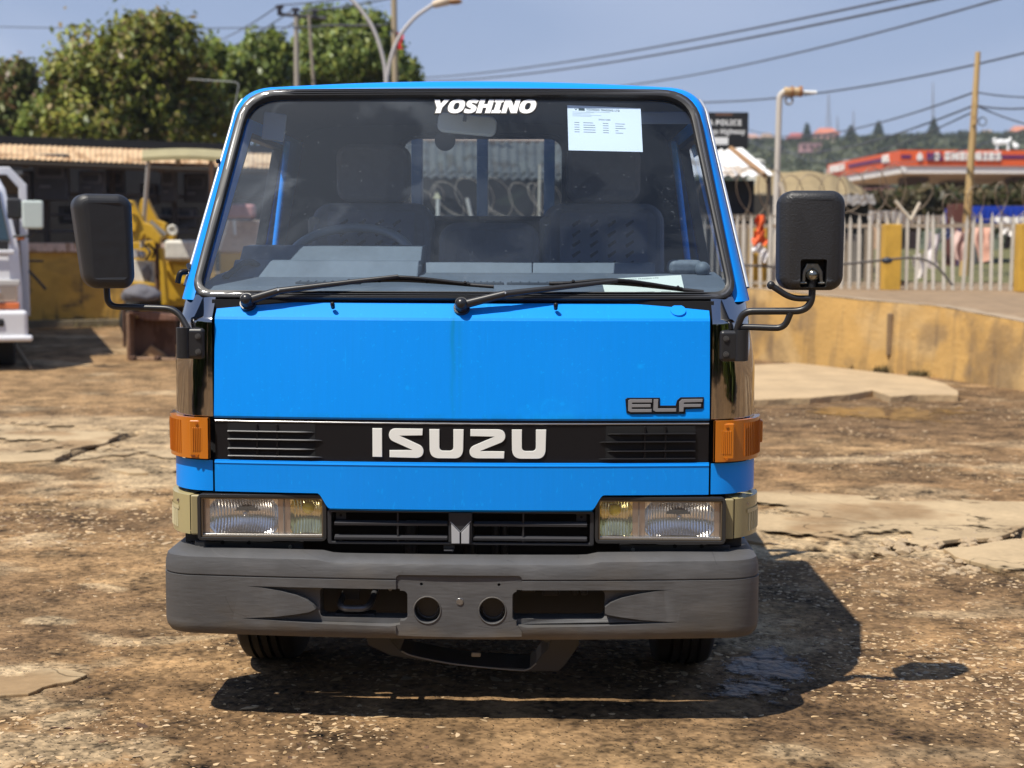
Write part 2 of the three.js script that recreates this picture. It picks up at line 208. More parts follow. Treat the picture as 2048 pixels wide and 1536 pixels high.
// worn concrete paving left in the yard: flat sheets with broken outlines, dirt lying over parts of them
{
  const slabTex = tex(1024, 1024, (u, v) => { const n = fbm(u * 10, v * 10, 6, 701, 10), g = fbm(u * 120, v * 120, 3, 707, 120), s = smooth(0.5, 0.68, fbm(u * 5, v * 5, 6, 711, 5)), cr = Math.abs(fbm(u * 4, v * 4, 5, 715, 4) - 0.5) < 0.004 ? 0.5 : 1; const k = (0.86 + 0.4 * (n - 0.5) + 0.22 * (g - 0.5)) * cr; return [lerp(0.58, 0.33, 0.7 * s) * k, lerp(0.43, 0.2, 0.7 * s) * k, lerp(0.255, 0.095, 0.7 * s) * k]; }, { srgb: true, rep: [1 / 2.6, 1 / 2.6] });
  const dirtOver = (cover, k) => tex(512, 512, (u, v) => smooth(cover, cover - 0.07, fbm(u * 7, v * 7, 6, k, 7) + 0.16 * (fbm(u * 60, v * 60, 3, k + 7, 60) - 0.5)), { rep: [1 / 3.1, 1 / 3.1] });
  const paving = (px, cover, k, y) => {
    const o = px.map((p) => onG(...p)), pts = []; o.forEach((p, i) => { const q = o[(i + 1) % o.length], L = p.distanceTo(q), n = Math.max(2, Math.round(L / 0.06)); for (let j = 0; j < n; j++) { const t = j / n, x = lerp(p.x, q.x, t), z = lerp(p.z, q.z, t); pts.push([x + 0.16 * (fbm(x * 3, z * 3, 4, k) - 0.5), -(z + 0.22 * (fbm(x * 3 + 9, z * 3, 4, k + 1) - 0.5))]); } });
    const g = ext(pts, 0.014, 0.004); g.rotateX(-Math.PI / 2); g.translate(0, y - 0.014, 0);
    struct('concrete_paving', planarUV(g, 0, 2, 1), mat([0.86, 0.86, 0.86], 0.93, { map: slabTex, bumpMap: slabTex, bumpScale: 0.006, alphaMap: dirtOver(cover, k), transparent: true, specularIntensity: 0.4 }));
  };
  paving([[1380, 1010], [1560, 984], [1800, 1000], [2060, 1012], [2250, 1030], [2250, 1046], [2060, 1064], [1880, 1090], [1745, 1108], [1620, 1099], [1500, 1088], [1380, 1080]], 0.62, 721, 0.014);
  paving([[1892, 1108], [1960, 1097], [2060, 1079], [2250, 1056], [2250, 1190], [2060, 1158], [1980, 1142], [1905, 1120]], 0.66, 731, 0.016);
  paving([[-80, 846], [60, 847], [200, 858], [262, 868], [205, 886], [160, 903], [116, 922], [-80, 938]], 0.54, 741, 0.014);
  paving([[285, 868], [420, 872], [420, 955], [250, 952], [128, 930], [170, 912], [215, 894]], 0.57, 751, 0.012);
  paving([[-80, 1352], [90, 1348], [176, 1356], [150, 1378], [96, 1388], [70, 1400], [-80, 1402]], 0.62, 761, 0.012);
}
// raised concrete slab by the wall
{
  const out = [[1400, 742], [1480, 733], [1590, 727], [1740, 744], [1850, 757], [1890, 768], [1915, 782], [1915, 791], [1840, 791], [1780, 794], [1745, 782], [1700, 790], [1620, 797], [1500, 801], [1400, 803]].map((p) => onG(p[0], p[1], 0.055));
  const pts = []; out.forEach((p, i) => { const q = out[(i + 1) % out.length]; for (let k = 0; k < 7; k++) { const t = k / 7; pts.push([lerp(p.x, q.x, t) + 0.05 * (noise(lerp(p.x, q.x, t) * 5, 3, 8) - 0.5), -lerp(p.z, q.z, t) + 0.08 * (noise(lerp(p.x, q.x, t) * 4, 7, 9) - 0.5)]); } });
  const g = ext(pts, 0.075, 0.01); g.rotateX(-Math.PI / 2); g.translate(0, -0.02, 0);
  struct('concrete_slab', boxUV(g, 0.5), mat([0.56, 0.40, 0.225], 0.95, { map: speckle, bumpMap: fineBump, bumpScale: 0.008 }));
}
// ---------- walls, terrace, fence ----------
const plaster = tex(1024, 512, (u, v) => {                            // one repeat: 8 m x 4 m
  const n = fbm(u * 24, v * 12, 5, 201, 24), s = fbm(u * 60, v * 3, 4, 205, 60), bl = smooth(0.52, 0.72, fbm(u * 16 + 3, v * 8, 5, 209, 16)), st = smooth(0.56, 0.74, s) * 0.6, pale = smooth(0.55, 0.75, fbm(u * 10 + 20, v * 7, 4, 214, 10));
  const c = [0.54, 0.325, 0.105], d = [0.2, 0.135, 0.075], p = [0.56, 0.39, 0.19], k = clamp(0.6 * bl + 0.6 * st);
  return [0, 1, 2].map((i) => lerp(lerp(c[i], p[i], 0.6 * pale), d[i], k) * (0.8 + 0.4 * n));
}, { srgb: true, rep: [1 / 8, 1 / 4] });
const plasterBump = tex(512, 512, (u, v) => 0.6 * fbm(u * 8, v * 8, 5, 221, 8) + 0.4 * fbm(u * 50, v * 50, 3, 223, 50), { rep: [0.5, 0.5] });
const concrete = tex(512, 512, (u, v) => { const n = fbm(u * 8, v * 8, 6, 231, 8), m = smooth(0.5, 0.7, fbm(u * 4, v * 4, 5, 233, 4)); const c = 0.7 + 0.5 * (n - 0.5) - 0.25 * m; return [c * 0.62, c * 0.52, c * 0.4]; }, { srgb: true, rep: [0.4, 0.4] });
const MW = mat([1, 1, 1], 0.95, { map: plaster, bumpMap: plasterBump, bumpScale: 0.012 });
const MCONC = mat([0.9, 0.85, 0.8], 0.95, { map: concrete, bumpMap: plasterBump, bumpScale: 0.01 });
const WL = [[-0.6, -27.6, 0.9], [1.5, -23.1, 0.9], [3.12, -19.5, 0.906], [4.08, -17.7, 0.82], [4.68, -16.8, 0.79], [5.15, -15.1, 0.68], [5.65, -13.5, 0.58], [6.3, -11.4, 0.46]];
const FL = [[-4.5, -27.5], [-0.3, -25.2], [3.05, -20.3], [4.6, -19.9], [5.6, -19.6], [6.5, -19.3], [7.6, -19.0], [9.5, -18.5]];
{
  const pos = [], idx = [], uv = [], rows = [WL.map((w) => [w[0] + 0.16, w[2], w[1] - 0.03]), WL.map((w, i) => [lerp(w[0], FL[i][0], 0.45), lerp(w[2], 0.92, 0.55), lerp(w[1], FL[i][1], 0.45)]), FL.map((f) => [f[0], 0.9, f[1]]), FL.map((f, i) => [f[0] * 3 - 8, 0.9, -60]), FL.map((f) => [f[0] * 9 - 50, 0.9, -135])];
  for (const r of rows) for (const p of r) { pos.push(...p); uv.push(p[0], p[2]); }
  for (let j = 0; j + 1 < rows.length; j++) for (let i = 0; i < 7; i++) { const a = j * 8 + i; idx.push(a, a + 1, a + 9, a, a + 9, a + 8); }
  const g = new THREE.BufferGeometry(); g.setAttribute('position', new THREE.Float32BufferAttribute(pos, 3)); g.setAttribute('uv', new THREE.Float32BufferAttribute(uv, 2)); g.setIndex(idx); g.computeVertexNormals();
  struct('terrace', g, mat([0.33, 0.225, 0.13], 0.95, { map: speckle, bumpMap: plasterBump, bumpScale: 0.02 }));
  // the retaining wall: a face, a top and a back
  const t = thing('retaining_wall', 'stained yellow plastered retaining wall running down to the right behind the truck', 'wall');
  const fine = []; for (let i = 0; i + 1 < WL.length; i++) for (let k = 0; k < 12; k++) fine.push(WL[i].map((a, n) => lerp(a, WL[i + 1][n], k / 12))); fine.push(WL[7]);
  const wob = (x, z, k) => 0.02 * (noise(x * 3, z * 3, k) - 0.5);
  const face = grid((u, v) => { const p = fine[Math.round(u * (fine.length - 1))], r = wob(p[0], p[1] + v * 4, 5); return [p[0] + r + 0.05 * v, v < 0.01 ? -0.05 : p[2] * v, p[1] + r]; }, fine.length - 1, 10);
  let L = 0; const len = fine.map((p, i) => i ? (L += Math.hypot(p[0] - fine[i - 1][0], p[1] - fine[i - 1][1])) : 0), fu = face.attributes.uv, fp = face.attributes.position; for (let i = 0; i < fu.count; i++) fu.setXY(i, len[i % fine.length], fp.getY(i));
  part('plaster_face', face, MW, t);
  const cap = grid((u, v) => { const p = fine[Math.round(u * (fine.length - 1))]; return [p[0] + 0.05 + 0.22 * v, p[2] + 0.012 * noise(p[0] * 6, p[1] * 6, 3), p[1] - 0.02 - 0.05 * v]; }, fine.length - 1, 2); planarUV(cap, 0, 2);
  part('wall_top', cap, mat([0.42, 0.31, 0.2], 0.95, { map: speckle, bumpMap: plasterBump, bumpScale: 0.01 }), t);
  part('buttress', boxUV(box(0.07, 0.5, 0.05, 4.36, 0.44, -17.3, 0.02)), mat([0.3, 0.2, 0.11], 0.95, { map: speckle }), t, 'dark dirty pilaster on the wall');
}
// tufts of dry weed at the foot of the wall
function tuft(p, r, h, n, c) { const l = []; for (let k = 0; k < n; k++) { const a = rr(0, 6.28), d = r * Math.sqrt(rnd()), b = V(p.x + d * Math.cos(a), p.y, p.z + d * Math.sin(a) * 0.5), e = b.clone().add(V(rr(-0.5, 0.5) * h, h * rr(0.4, 1), rr(-0.5, 0.5) * h)), w = rr(0.006, 0.014); const g = new THREE.BufferGeometry(); g.setAttribute('position', new THREE.Float32BufferAttribute([b.x - w, b.y, b.z, b.x + w, b.y, b.z, e.x, e.y, e.z], 3)); g.computeVertexNormals(); l.push(g); } return l; }
struct('dry_weeds', [...tuft(onG(1790, 745), 0.25, 0.1, 160), ...tuft(onG(1845, 752), 0.18, 0.09, 120), ...tuft(onG(1720, 738), 0.15, 0.08, 60), ...tuft(onG(190, 652), 1.2, 0.22, 300)], mat([0.11, 0.085, 0.035], 0.95), null, 'stuff');

// picket fence on the terrace
{
  const t = thing('picket_fence', 'weathered white metal picket fence with pointed tips between yellow pillars', 'fence');
  const mf = mat([0.68, 0.63, 0.55], 0.75, { map: speckle }), pg = [0.03, 0.042].map((w) => ext([[-w / 2, 0], [w / 2, 0], [w / 2, 0.9], [0, 1.0], [-w / 2, 0.9]], 0.012).translate(0, 0, -0.006)), pg2 = pg[1];
  const seg = [[V(-4.5, 0.9, -27.5), V(-0.3, 0.9, -25.2)], [V(-0.3, 0.9, -25.2), V(3.05, 0.9, -20.3)], [V(3.05, 0.9, -20.3), V(7.6, 0.9, -19.0)]];
  for (const [a, b] of seg) {
    const d = b.clone().sub(a), L = d.length(), n = Math.floor(L / 0.118), ang = Math.atan2(-d.z, d.x);
    for (let i = 0; i < n; i++) { const p = a.clone().addScaledVector(d, (i + 0.5 + rr(-0.1, 0.1)) / n), m = part('picket', pg2, mf, t); m.position.copy(p); m.rotation.set(rr(-0.03, 0.03), ang + rr(-0.15, 0.15), rr(-0.035, 0.035) + (rnd() < 0.06 ? rr(-0.09, 0.09) : 0)); m.scale.y = rr(0.96, 1.03); }
    const u = d.clone().normalize(), o = V(u.z, 0, -u.x).multiplyScalar(0.028);
    for (const h of [0.83, 0.07]) { const q = bx(L, 0.05, 0.03); q.rotateY(ang); q.translate((a.x + b.x) / 2 + o.x, 0.9 + h, (a.z + b.z) / 2 + o.z); part('rail', q, mat(h > 0.5 ? [0.3, 0.24, 0.18] : [0.36, 0.29, 0.21], 0.8), t); }
  }
  const my = mat([0.72, 0.42, 0.06], 0.85, { map: speckle });
  for (const [px, dd] of [[1781, 19.75], [2050, 19.1], [1515, 20.6]]) { const c = at(px, 500, dd); part('pillar', boxUV(box(0.22, 0.86, 0.22, c.x, 0.9 + 0.42, c.z + 0.03, 0.012)), my, t); }
}
// coils of razor wire above the fence
function coil(name, a, b, r, turns, label, tone = 1) {
  const pts = [], d = b.clone().sub(a), u = d.clone().normalize(), w = V(u.z, 0, -u.x), N = turns * 18;
  for (let i = 0; i <= N; i++) { const t = i / N, th = t * turns * 6.283, k = Math.floor(t * turns), q = r * (0.8 + 0.4 * noise(t * turns * 0.9, 4, 9)), lean = 0.55 + 0.45 * noise(t * turns * 0.8, 9, 12); pts.push(a.clone().addScaledVector(d, t).addScaledVector(u, q * lean * Math.cos(th)).addScaledVector(w, q * Math.sqrt(1 - 0.8 * lean * lean) * Math.cos(th + 0.6)).add(V(0, q * Math.sin(th) + 0.14 * (noise(t * turns * 0.4, 2, 8) - 0.5), 0))); }
  return solo(name, new THREE.TubeGeometry(new THREE.CatmullRomCurve3(pts), N * 3, tone > 1 ? 0.0045 : 0.0065, 5), mat([0.34 * tone, 0.27 * tone, 0.2 * tone], 0.6, { metalness: tone > 1 ? 0 : 0.4 }), label, 'razor wire');
}
coil('razor_wire', V(-1.6, 2.16, -26), V(0.9, 2.18, -23.6), 0.33, 6, 'coil of razor wire seen through the rear window of the blue cab', 1.9);
coil('razor_wire', V(-1.4, 2.3, -25.6), V(1.0, 2.05, -23.3), 0.26, 3, 'smaller tangled coil of razor wire crossing the first, through the rear window', 1.9);
coil('razor_wire', V(2.7, 2.12, -20.8), V(5.2, 2.16, -19.75), 0.3, 10, 'coil of rusty razor wire above the picket fence around the big black mirror');
coil('razor_wire', V(5.6, 2.0, -19.6), V(7.4, 2.03, -19.1), 0.2, 6, 'thin coil of razor wire above the pickets at the right edge');
// fence arms that carried the wire
{ const m = mat([0.62, 0.54, 0.42], 0.8); const V2 = (px, py, d = 19.8) => at(px, py, d);
  solo('fence_post', [bar(V2(1822, 440), V2(1790, 402), 0.022), bar(V2(1822, 440), V2(1840, 405), 0.022)], m, 'pale forked metal arm standing above the white fence near the right yellow pillar', 'fence post');
  solo('fence_post', bar(V2(1568, 392, 20.2), V2(1560, 364, 20.2), 0.03), m, 'short pale leaning metal arm just left of the big black mirror', 'fence post');
  solo('fence_cable', tube([V2(1480, 530, 19.9), V2(1600, 535, 19.7), V2(1690, 528, 19.5), V2(1770, 520, 19.4), V2(1830, 516, 19.3), V2(1870, 530, 19.2), V2(1905, 570, 19.1)], 0.016, 50, 6), mat([0.08, 0.07, 0.065], 0.7), 'black cable draped along the picket fence', 'cable');
  solo('cable_joint', sph(0.055).scale(1.3, 0.8, 1).translate(...V2(1774, 521, 19.35).toArray()), mat([0.02, 0.03, 0.05], 0.5), 'black taped joint of the cable in front of the yellow pillar', 'cable joint');
}
// cloth, sacks and goods behind the fence
function cloth(px, py, w, h, d, c, label, cat, s) {
  const p = at(px, py, d), k = d / FOCAL;
  const g = grid((u, v) => [p.x + (u - 0.5) * w * k * (1 + 0.2 * (noise(v * 3, s, 4) - 0.5)) + 0.03 * Math.sin(v * 5 + s), p.y - v * h * k + 0.02 * Math.sin(u * 6 + s), p.z + 0.05 * Math.sin(u * 9 + s * 2 + v * 2) + 0.03 * noise(u * 5, v * 5, s)], 14, 16);
  return solo('hanging_cloth', g, mat(c, 0.9), label, cat || 'cloth', 'cloths hanging behind the fence');
}
cloth(1865, 466, 26, 70, 21.5, [0.72, 0.66, 0.66], 'white cloth hanging behind the fence just right of the yellow pillar', 0, 1);
cloth(1920, 462, 24, 58, 21.7, [0.66, 0.46, 0.4], 'pale pink cloth hanging behind the fence left of the wooden pole', 0, 2);
cloth(1968, 450, 34, 72, 21.4, [0.72, 0.42, 0.32], 'salmon pink cloth hanging behind the pickets right of the wooden pole', 0, 3);
cloth(1838, 510, 22, 46, 21.2, [0.7, 0.66, 0.62], 'low white cloth behind the pickets beside the draped cable', 0, 4);
cloth(2012, 448, 22, 22, 21.0, [0.75, 0.73, 0.7], 'small white cloth behind the pickets near the right edge', 0, 5);
cloth(1895, 455, 12, 22, 21.9, [0.1, 0.12, 0.25], 'small dark blue cloth behind the pickets', 0, 6);
{
  const p = at(1518, 420, 19.9), k = 19.9 / FOCAL;
  const t = thing('plastic_bags', 'torn orange and white plastic sheet caught on the fence left of the big black mirror', 'plastic sheet');
  const g = (w, h, x, y, s) => grid((u, v) => [p.x + x * k + (u - 0.5) * w * k * (0.7 + 0.6 * noise(v * 3, s, 7)), p.y - y * k - v * h * k, p.z + 0.12 + 0.05 * Math.sin(u * 8 + v * 5 + s)], 8, 10);
  part('orange_strip', [g(18, 34, 0, 10, 1), g(24, 28, -1, 42, 2)], mat([0.75, 0.12, 0.03], 0.6), t); part('white_strip', [g(22, 18, -2, 66, 3), g(12, 26, 8, 78, 4)], mat([0.8, 0.78, 0.78], 0.6), t);
}
{
  // white awning with a scalloped edge hanging over the goods
  const t = thing('scalloped_awning', 'white awning with a scalloped edge just above the pickets beside the yellow pillar', 'awning'), m = mat([0.82, 0.8, 0.76], 0.85);
  for (let i = 0; i < 11; i++) { const px = 1743 + i * 14.5 * (i < 5 ? 1 : 0.92), h = i < 5 ? 27 : 17, a = at(px - 7.6, i < 5 ? 422 : 431, 20.6), k = 20.6 / FOCAL; part('scallop', grid((u, v) => [a.x + u * 15 * k, a.y - v * h * k * (0.55 + 0.45 * Math.sin(u * Math.PI)), a.z + 0.05 * Math.sin(u * Math.PI) + 0.08 * (1 - v)], 8, 4), m, t); }
  for (let i = 0; i < 4; i++) { const a = at(1990 + i * 17, 434, 20.8), k = 20.8 / FOCAL; part('scallop', grid((u, v) => [a.x + u * 18 * k, a.y - v * 13 * k * (0.6 + 0.4 * Math.sin(u * Math.PI)), a.z + 0.05 * Math.sin(u * Math.PI)], 8, 3), m, t); }
}
// tan sheeting behind the left part of the fence
{
  const t = thing('sheet_fence', 'faded tan sheet fence standing behind the white pickets around the big black mirror', 'fence'), m = mat([0.34, 0.275, 0.2], 0.9, { map: speckle }), mg2 = mat([0.24, 0.22, 0.19], 0.9, { map: speckle });
  for (let i = 0; i < 13; i++) { const a = at(1466 + i * 24, 460, 21.6), b = at(1466 + i * 24 + 22.5, 460, 21.5), h = rr(0.72, 0.95); part('panel', box(b.x - a.x, h, 0.03, (a.x + b.x) / 2, 0.9 + h / 2, a.z + rr(-0.03, 0.03), 0.004), rnd() < 0.45 ? mg2 : m, t); }
}
// ---------- corrugated sheets ----------
function corrugated(a, b, c, d, pitch, depth, n2 = 6) {               // corners: eave left, eave right, ridge right, ridge left
  const W = a.distanceTo(b), nw = Math.max(8, Math.round(W / pitch) * 6), nrm = b.clone().sub(a).cross(d.clone().sub(a)).normalize(); if (nrm.y < 0) nrm.negate();
  const g = grid((u, v) => { const p = a.clone().lerp(b, u).lerp(d.clone().lerp(c, u), v).addScaledVector(nrm, depth * Math.sin(u * W / pitch * 6.283)); return [p.x, p.y, p.z]; }, nw, n2);
  const uv = g.attributes.uv; for (let i = 0; i < uv.count; i++) uv.setXY(i, uv.getX(i) * W * 0.4, uv.getY(i) * 1.1); return g;
}
const rust = tex(512, 512, (u, v) => { const n = fbm(u * 20, v * 5, 5, 301), m = smooth(0.5, 0.68, fbm(u * 14, v * 4, 5, 303)); return [lerp(1, 0.6, m) * (0.75 + 0.4 * n), lerp(1, 0.5, m) * (0.75 + 0.4 * n), lerp(1, 0.4, m) * (0.75 + 0.4 * n)]; }, { srgb: true });

// ---------- left: shed with shelves, yellow wall ----------
{
  const t = thing('open_shed', 'long open shed with tan corrugated roof over dark shelves of scrap, at the left', 'shed');
  const eL = at(-150, 311, 25.2), eR = at(640, 340, 29.7), rL = at(-150, 283, 27.4), rR = at(640, 311, 32), base = 0;
  part('roof', corrugated(eL, eR, rR, rL, 0.1, 0.011), mat([0.60, 0.41, 0.23], 0.8, { map: rust }), t);
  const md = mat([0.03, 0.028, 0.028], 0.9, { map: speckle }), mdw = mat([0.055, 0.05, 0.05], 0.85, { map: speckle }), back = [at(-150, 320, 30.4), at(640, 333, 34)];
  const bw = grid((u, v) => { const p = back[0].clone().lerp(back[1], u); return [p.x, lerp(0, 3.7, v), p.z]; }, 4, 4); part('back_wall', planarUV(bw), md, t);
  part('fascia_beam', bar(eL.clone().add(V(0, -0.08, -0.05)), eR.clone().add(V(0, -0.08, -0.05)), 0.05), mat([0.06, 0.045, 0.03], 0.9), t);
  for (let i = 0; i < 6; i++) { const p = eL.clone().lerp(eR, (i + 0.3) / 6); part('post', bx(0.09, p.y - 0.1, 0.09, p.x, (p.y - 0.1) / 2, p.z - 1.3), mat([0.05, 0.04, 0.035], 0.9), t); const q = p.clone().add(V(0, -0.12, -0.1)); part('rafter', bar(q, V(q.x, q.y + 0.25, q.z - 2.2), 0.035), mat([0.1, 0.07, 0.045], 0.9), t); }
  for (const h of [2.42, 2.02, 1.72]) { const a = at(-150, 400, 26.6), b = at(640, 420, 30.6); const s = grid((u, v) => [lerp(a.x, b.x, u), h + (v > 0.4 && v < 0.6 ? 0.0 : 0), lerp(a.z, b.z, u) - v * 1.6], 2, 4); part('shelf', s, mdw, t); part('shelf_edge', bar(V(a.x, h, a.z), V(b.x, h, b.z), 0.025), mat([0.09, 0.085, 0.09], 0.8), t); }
}
// things on the shelves: doors, panels and boxes of dark scrap
{
  const list = [[104, 355, 68, 92, 'large dark grey truck door standing in the shed above the white truck'], [50, 372, 34, 60, 'dark grey panel in the shed beside the white truck'], [232, 372, 36, 66, 'dark grey cabinet in the shed behind the left black mirror'], [338, 370, 30, 68, 'dark grey locker in the shed between the loader canopy posts'], [185, 366, 50, 46, 'low heap of dark scrap left of the cabinet in the shed'], [300, 388, 36, 40, 'dark scrap box behind the canopy post of the loader'], [392, 376, 46, 56, 'dark scrap panel in the shed under the right side of the loader canopy'], [150, 430, 60, 34, 'dark box on the middle shelf behind the left black mirror'], [360, 436, 70, 40, 'heap of dark parts on the lower shelf above the loader']];
  list.forEach(([px, py, w, h, label], i) => {
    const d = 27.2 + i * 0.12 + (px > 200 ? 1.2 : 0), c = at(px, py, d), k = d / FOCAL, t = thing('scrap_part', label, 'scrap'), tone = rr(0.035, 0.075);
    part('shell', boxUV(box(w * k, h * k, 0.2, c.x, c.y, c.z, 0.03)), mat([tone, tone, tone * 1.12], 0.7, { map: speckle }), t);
    part('window_frame', ext(shp(rrect(c.x - w * k * 0.4, c.y - h * k * 0.02, c.x + w * k * 0.4, c.y + h * k * 0.42, 0.04), [rrect(c.x - w * k * 0.33, c.y + h * k * 0.04, c.x + w * k * 0.33, c.y + h * k * 0.36, 0.03)]), 0.05).translate(0, 0, c.z + 0.08), mat([tone * 1.8, tone * 1.8, tone * 2], 0.6), t);
    part('handle', box(w * k * 0.3, 0.04, 0.05, c.x - w * k * 0.15, c.y - h * k * 0.2, c.z + 0.12), mat([0.12, 0.12, 0.13], 0.6), t);
  });
}
{
  const t = thing('yellow_wall', 'low yellow painted wall with a pale capping in front of the open shed', 'wall'), a = at(-150, 500, 26), b = at(430, 500, 28);
  const f = grid((u, v) => [lerp(a.x, b.x, u), v * 1.33, lerp(a.z, b.z, u) + 0.02 * noise(u * 40, v * 6, 3)], 60, 12), uv = f.attributes.uv; for (let i = 0; i < uv.count; i++) uv.setXY(i, uv.getX(i) * a.distanceTo(b) + 1.2, uv.getY(i) * 1.33);
  const wallTex = tex(1024, 256, (u, v) => { const n = fbm(u * 20, v * 5, 5, 311), low = smooth(0.55, 0.2, v + 0.5 * (fbm(u * 12, v * 3, 4, 312) - 0.5)), bl = smooth(0.5, 0.66, fbm(u * 12, v * 6, 5, 313)) * (0.25 + low), st = smooth(0.55, 0.75, fbm(u * 50, v * 2, 3, 314)) * 0.5, k = clamp(bl + st), c = [0.55, 0.32, 0.06], d = [0.12, 0.085, 0.04]; return [0, 1, 2].map((i) => lerp(c[i], d[i], k) * (0.75 + 0.5 * n)); }, { srgb: true, rep: [1 / 5.6, 1 / 1.33] });
  part('plaster_face', f, mat([1, 1, 1], 0.95, { map: wallTex, bumpMap: plasterBump, bumpScale: 0.01 }), t);
  part('wall_body', bar(V(a.x, 0.66, a.z - 0.14), V(b.x, 0.66, b.z - 0.14), 0.1, 0.1, 4), mat([0.4, 0.26, 0.1], 0.9), t);
  const d = b.clone().sub(a), cg = box(d.length(), 0.16, 0.34, 0, 0, 0, 0.015); cg.rotateY(Math.atan2(-d.z, d.x)); cg.translate((a.x + b.x) / 2, 1.42, (a.z + b.z) / 2 - 0.1);
  part('capping', boxUV(cg), mat([0.72, 0.52, 0.4], 0.9, { map: rust }), t);
  const dg = box(d.length(), 0.14, 0.2, 0, 0, 0, 0.02); dg.rotateY(Math.atan2(-d.z, d.x)); dg.translate((a.x + b.x) / 2, 0.06, (a.z + b.z) / 2 + 0.1); part('plinth', boxUV(dg), mat([0.2, 0.16, 0.1], 0.95, { map: speckle }), t);
}
// grey shed seen through the rear window
{
  const t = thing('grey_shed', 'shed with weathered grey corrugated roof seen through the rear window of the blue cab', 'shed');
  part('roof', corrugated(at(640, 340, 30), at(1320, 352, 32), at(1320, 286, 35.5), at(640, 282, 33.5), 0.19, 0.028), mat([0.105, 0.097, 0.085], 0.8, { map: rust }), t);
  part('lower_roof', corrugated(at(640, 350, 29.6), at(1320, 363, 31.6), at(1320, 338, 32.6), at(640, 330, 30.6), 0.19, 0.028), mat([0.085, 0.08, 0.072], 0.8, { map: rust }), t);
  part('ridge_board', bar(at(640, 279, 33.6), at(1320, 283, 35.6), 0.07), mat([0.62, 0.4, 0.28], 0.8), t);
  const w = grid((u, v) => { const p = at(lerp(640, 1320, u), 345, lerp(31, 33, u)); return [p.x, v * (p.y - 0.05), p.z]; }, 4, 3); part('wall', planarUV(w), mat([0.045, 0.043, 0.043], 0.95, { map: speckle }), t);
  solo('wire_post', bar(at(1078, 450, 24.2), at(1080, 330, 24.2), 0.025, 0.02), mat([0.6, 0.52, 0.4], 0.8), 'slim pale pole carrying the razor wire, seen through the right half of the rear window', 'pole');
  solo('wire_post', bar(at(946, 450, 24.4), at(934, 396, 24.4), 0.028), mat([0.66, 0.6, 0.52], 0.8), 'short pale leaning post seen through the middle of the rear window', 'pole');
  const s = thing('warning_sign', 'small triangular warning plate on a white post, through the left half of the rear window', 'sign'); part('post', bar(at(876, 450, 24.3), at(876, 398, 24.3), 0.03), mat([0.7, 0.66, 0.58], 0.8), s); const c = at(874, 397, 24.1), k = 24.1 / FOCAL; part('plate', ext([[-8 * k, 0], [8 * k, 0], [0, 13 * k]], 0.01).translate(c.x, c.y, c.z), mat([0.8, 0.72, 0.45], 0.6), s);
}
// ---------- shop, sign, tent, petrol station ----------
{
  const t = thing('roadside_shop', 'dark shop with a white corrugated sheet roof right behind the cab', 'shop'), d = 25;
  part('roof', corrugated(at(1330, 352, 24.2), at(1524, 352, 24.2), at(1462, 300, 26.2), at(1330, 296, 26.2), 0.16, 0.02), mat([0.8, 0.8, 0.8], 0.55, { map: rust }), t);
  part('barge_board', bar(at(1530, 351, 24.15), at(1462, 297, 26.2), 0.045), mat([0.3, 0.17, 0.08], 0.8), t);
  part('side_sheet', corrugated(at(1532, 350, 24.2), at(1547, 350, 24.6), at(1484, 296, 26.4), at(1470, 297, 26.2), 0.12, 0.015), mat([0.8, 0.8, 0.8], 0.6), t);
  const a = at(1330, 420, 24.6), b = at(1512, 420, 24.6), h = at(1400, 353, 24.6).y - 0.05;
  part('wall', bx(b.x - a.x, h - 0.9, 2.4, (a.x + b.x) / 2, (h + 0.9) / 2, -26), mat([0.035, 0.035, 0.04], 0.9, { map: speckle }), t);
  part('counter', bx(1.3, 0.06, 0.5, b.x - 0.6, 1.95, -24.5), mat([0.16, 0.13, 0.1], 0.9), t);
  part('post', bar(at(1538, 440, 24.4), at(1538, 352, 24.4), 0.04), mat([0.16, 0.13, 0.1], 0.9), t);
}
{
  const t = thing('police_sign', 'black roadside board with white lettering ending in A POLICE, beside the cab roof', 'sign'), d = 26.5, k = d / FOCAL, c = at(1410, 261, d);
  part('board', box(172 * k, 72 * k, 0.08, c.x, c.y, c.z - 0.05, 0.01), mat([0.02, 0.02, 0.023], 0.5), t);
  const tx = canvasTex(1024, 424, (g, w, h) => { g.fillStyle = '#131316'; g.fillRect(0, 0, w, h); g.fillStyle = '#6b4a38'; g.fillRect(w * 0.62, 8, w * 0.2, 26); g.fillStyle = '#eceae6'; g.font = 'bold 92px sans-serif'; g.fillText('A POLICE', 548, 150, 420); g.font = 'bold 80px sans-serif'; g.fillText('ge Highway', 590, 252, 400); g.fillRect(590, 292, 200, 88); });
  const f = new THREE.PlaneGeometry(170 * k, 70 * k); f.translate(c.x, c.y, c.z + 0.002); part('lettering', f, mat([1, 1, 1], 0.6, { map: tx }), t);
  for (const q of [1340, 1470]) part('leg', bar(at(q, 440, d + 0.1), at(q, 296, d + 0.1), 0.04), mat([0.12, 0.11, 0.1], 0.7), t);
}
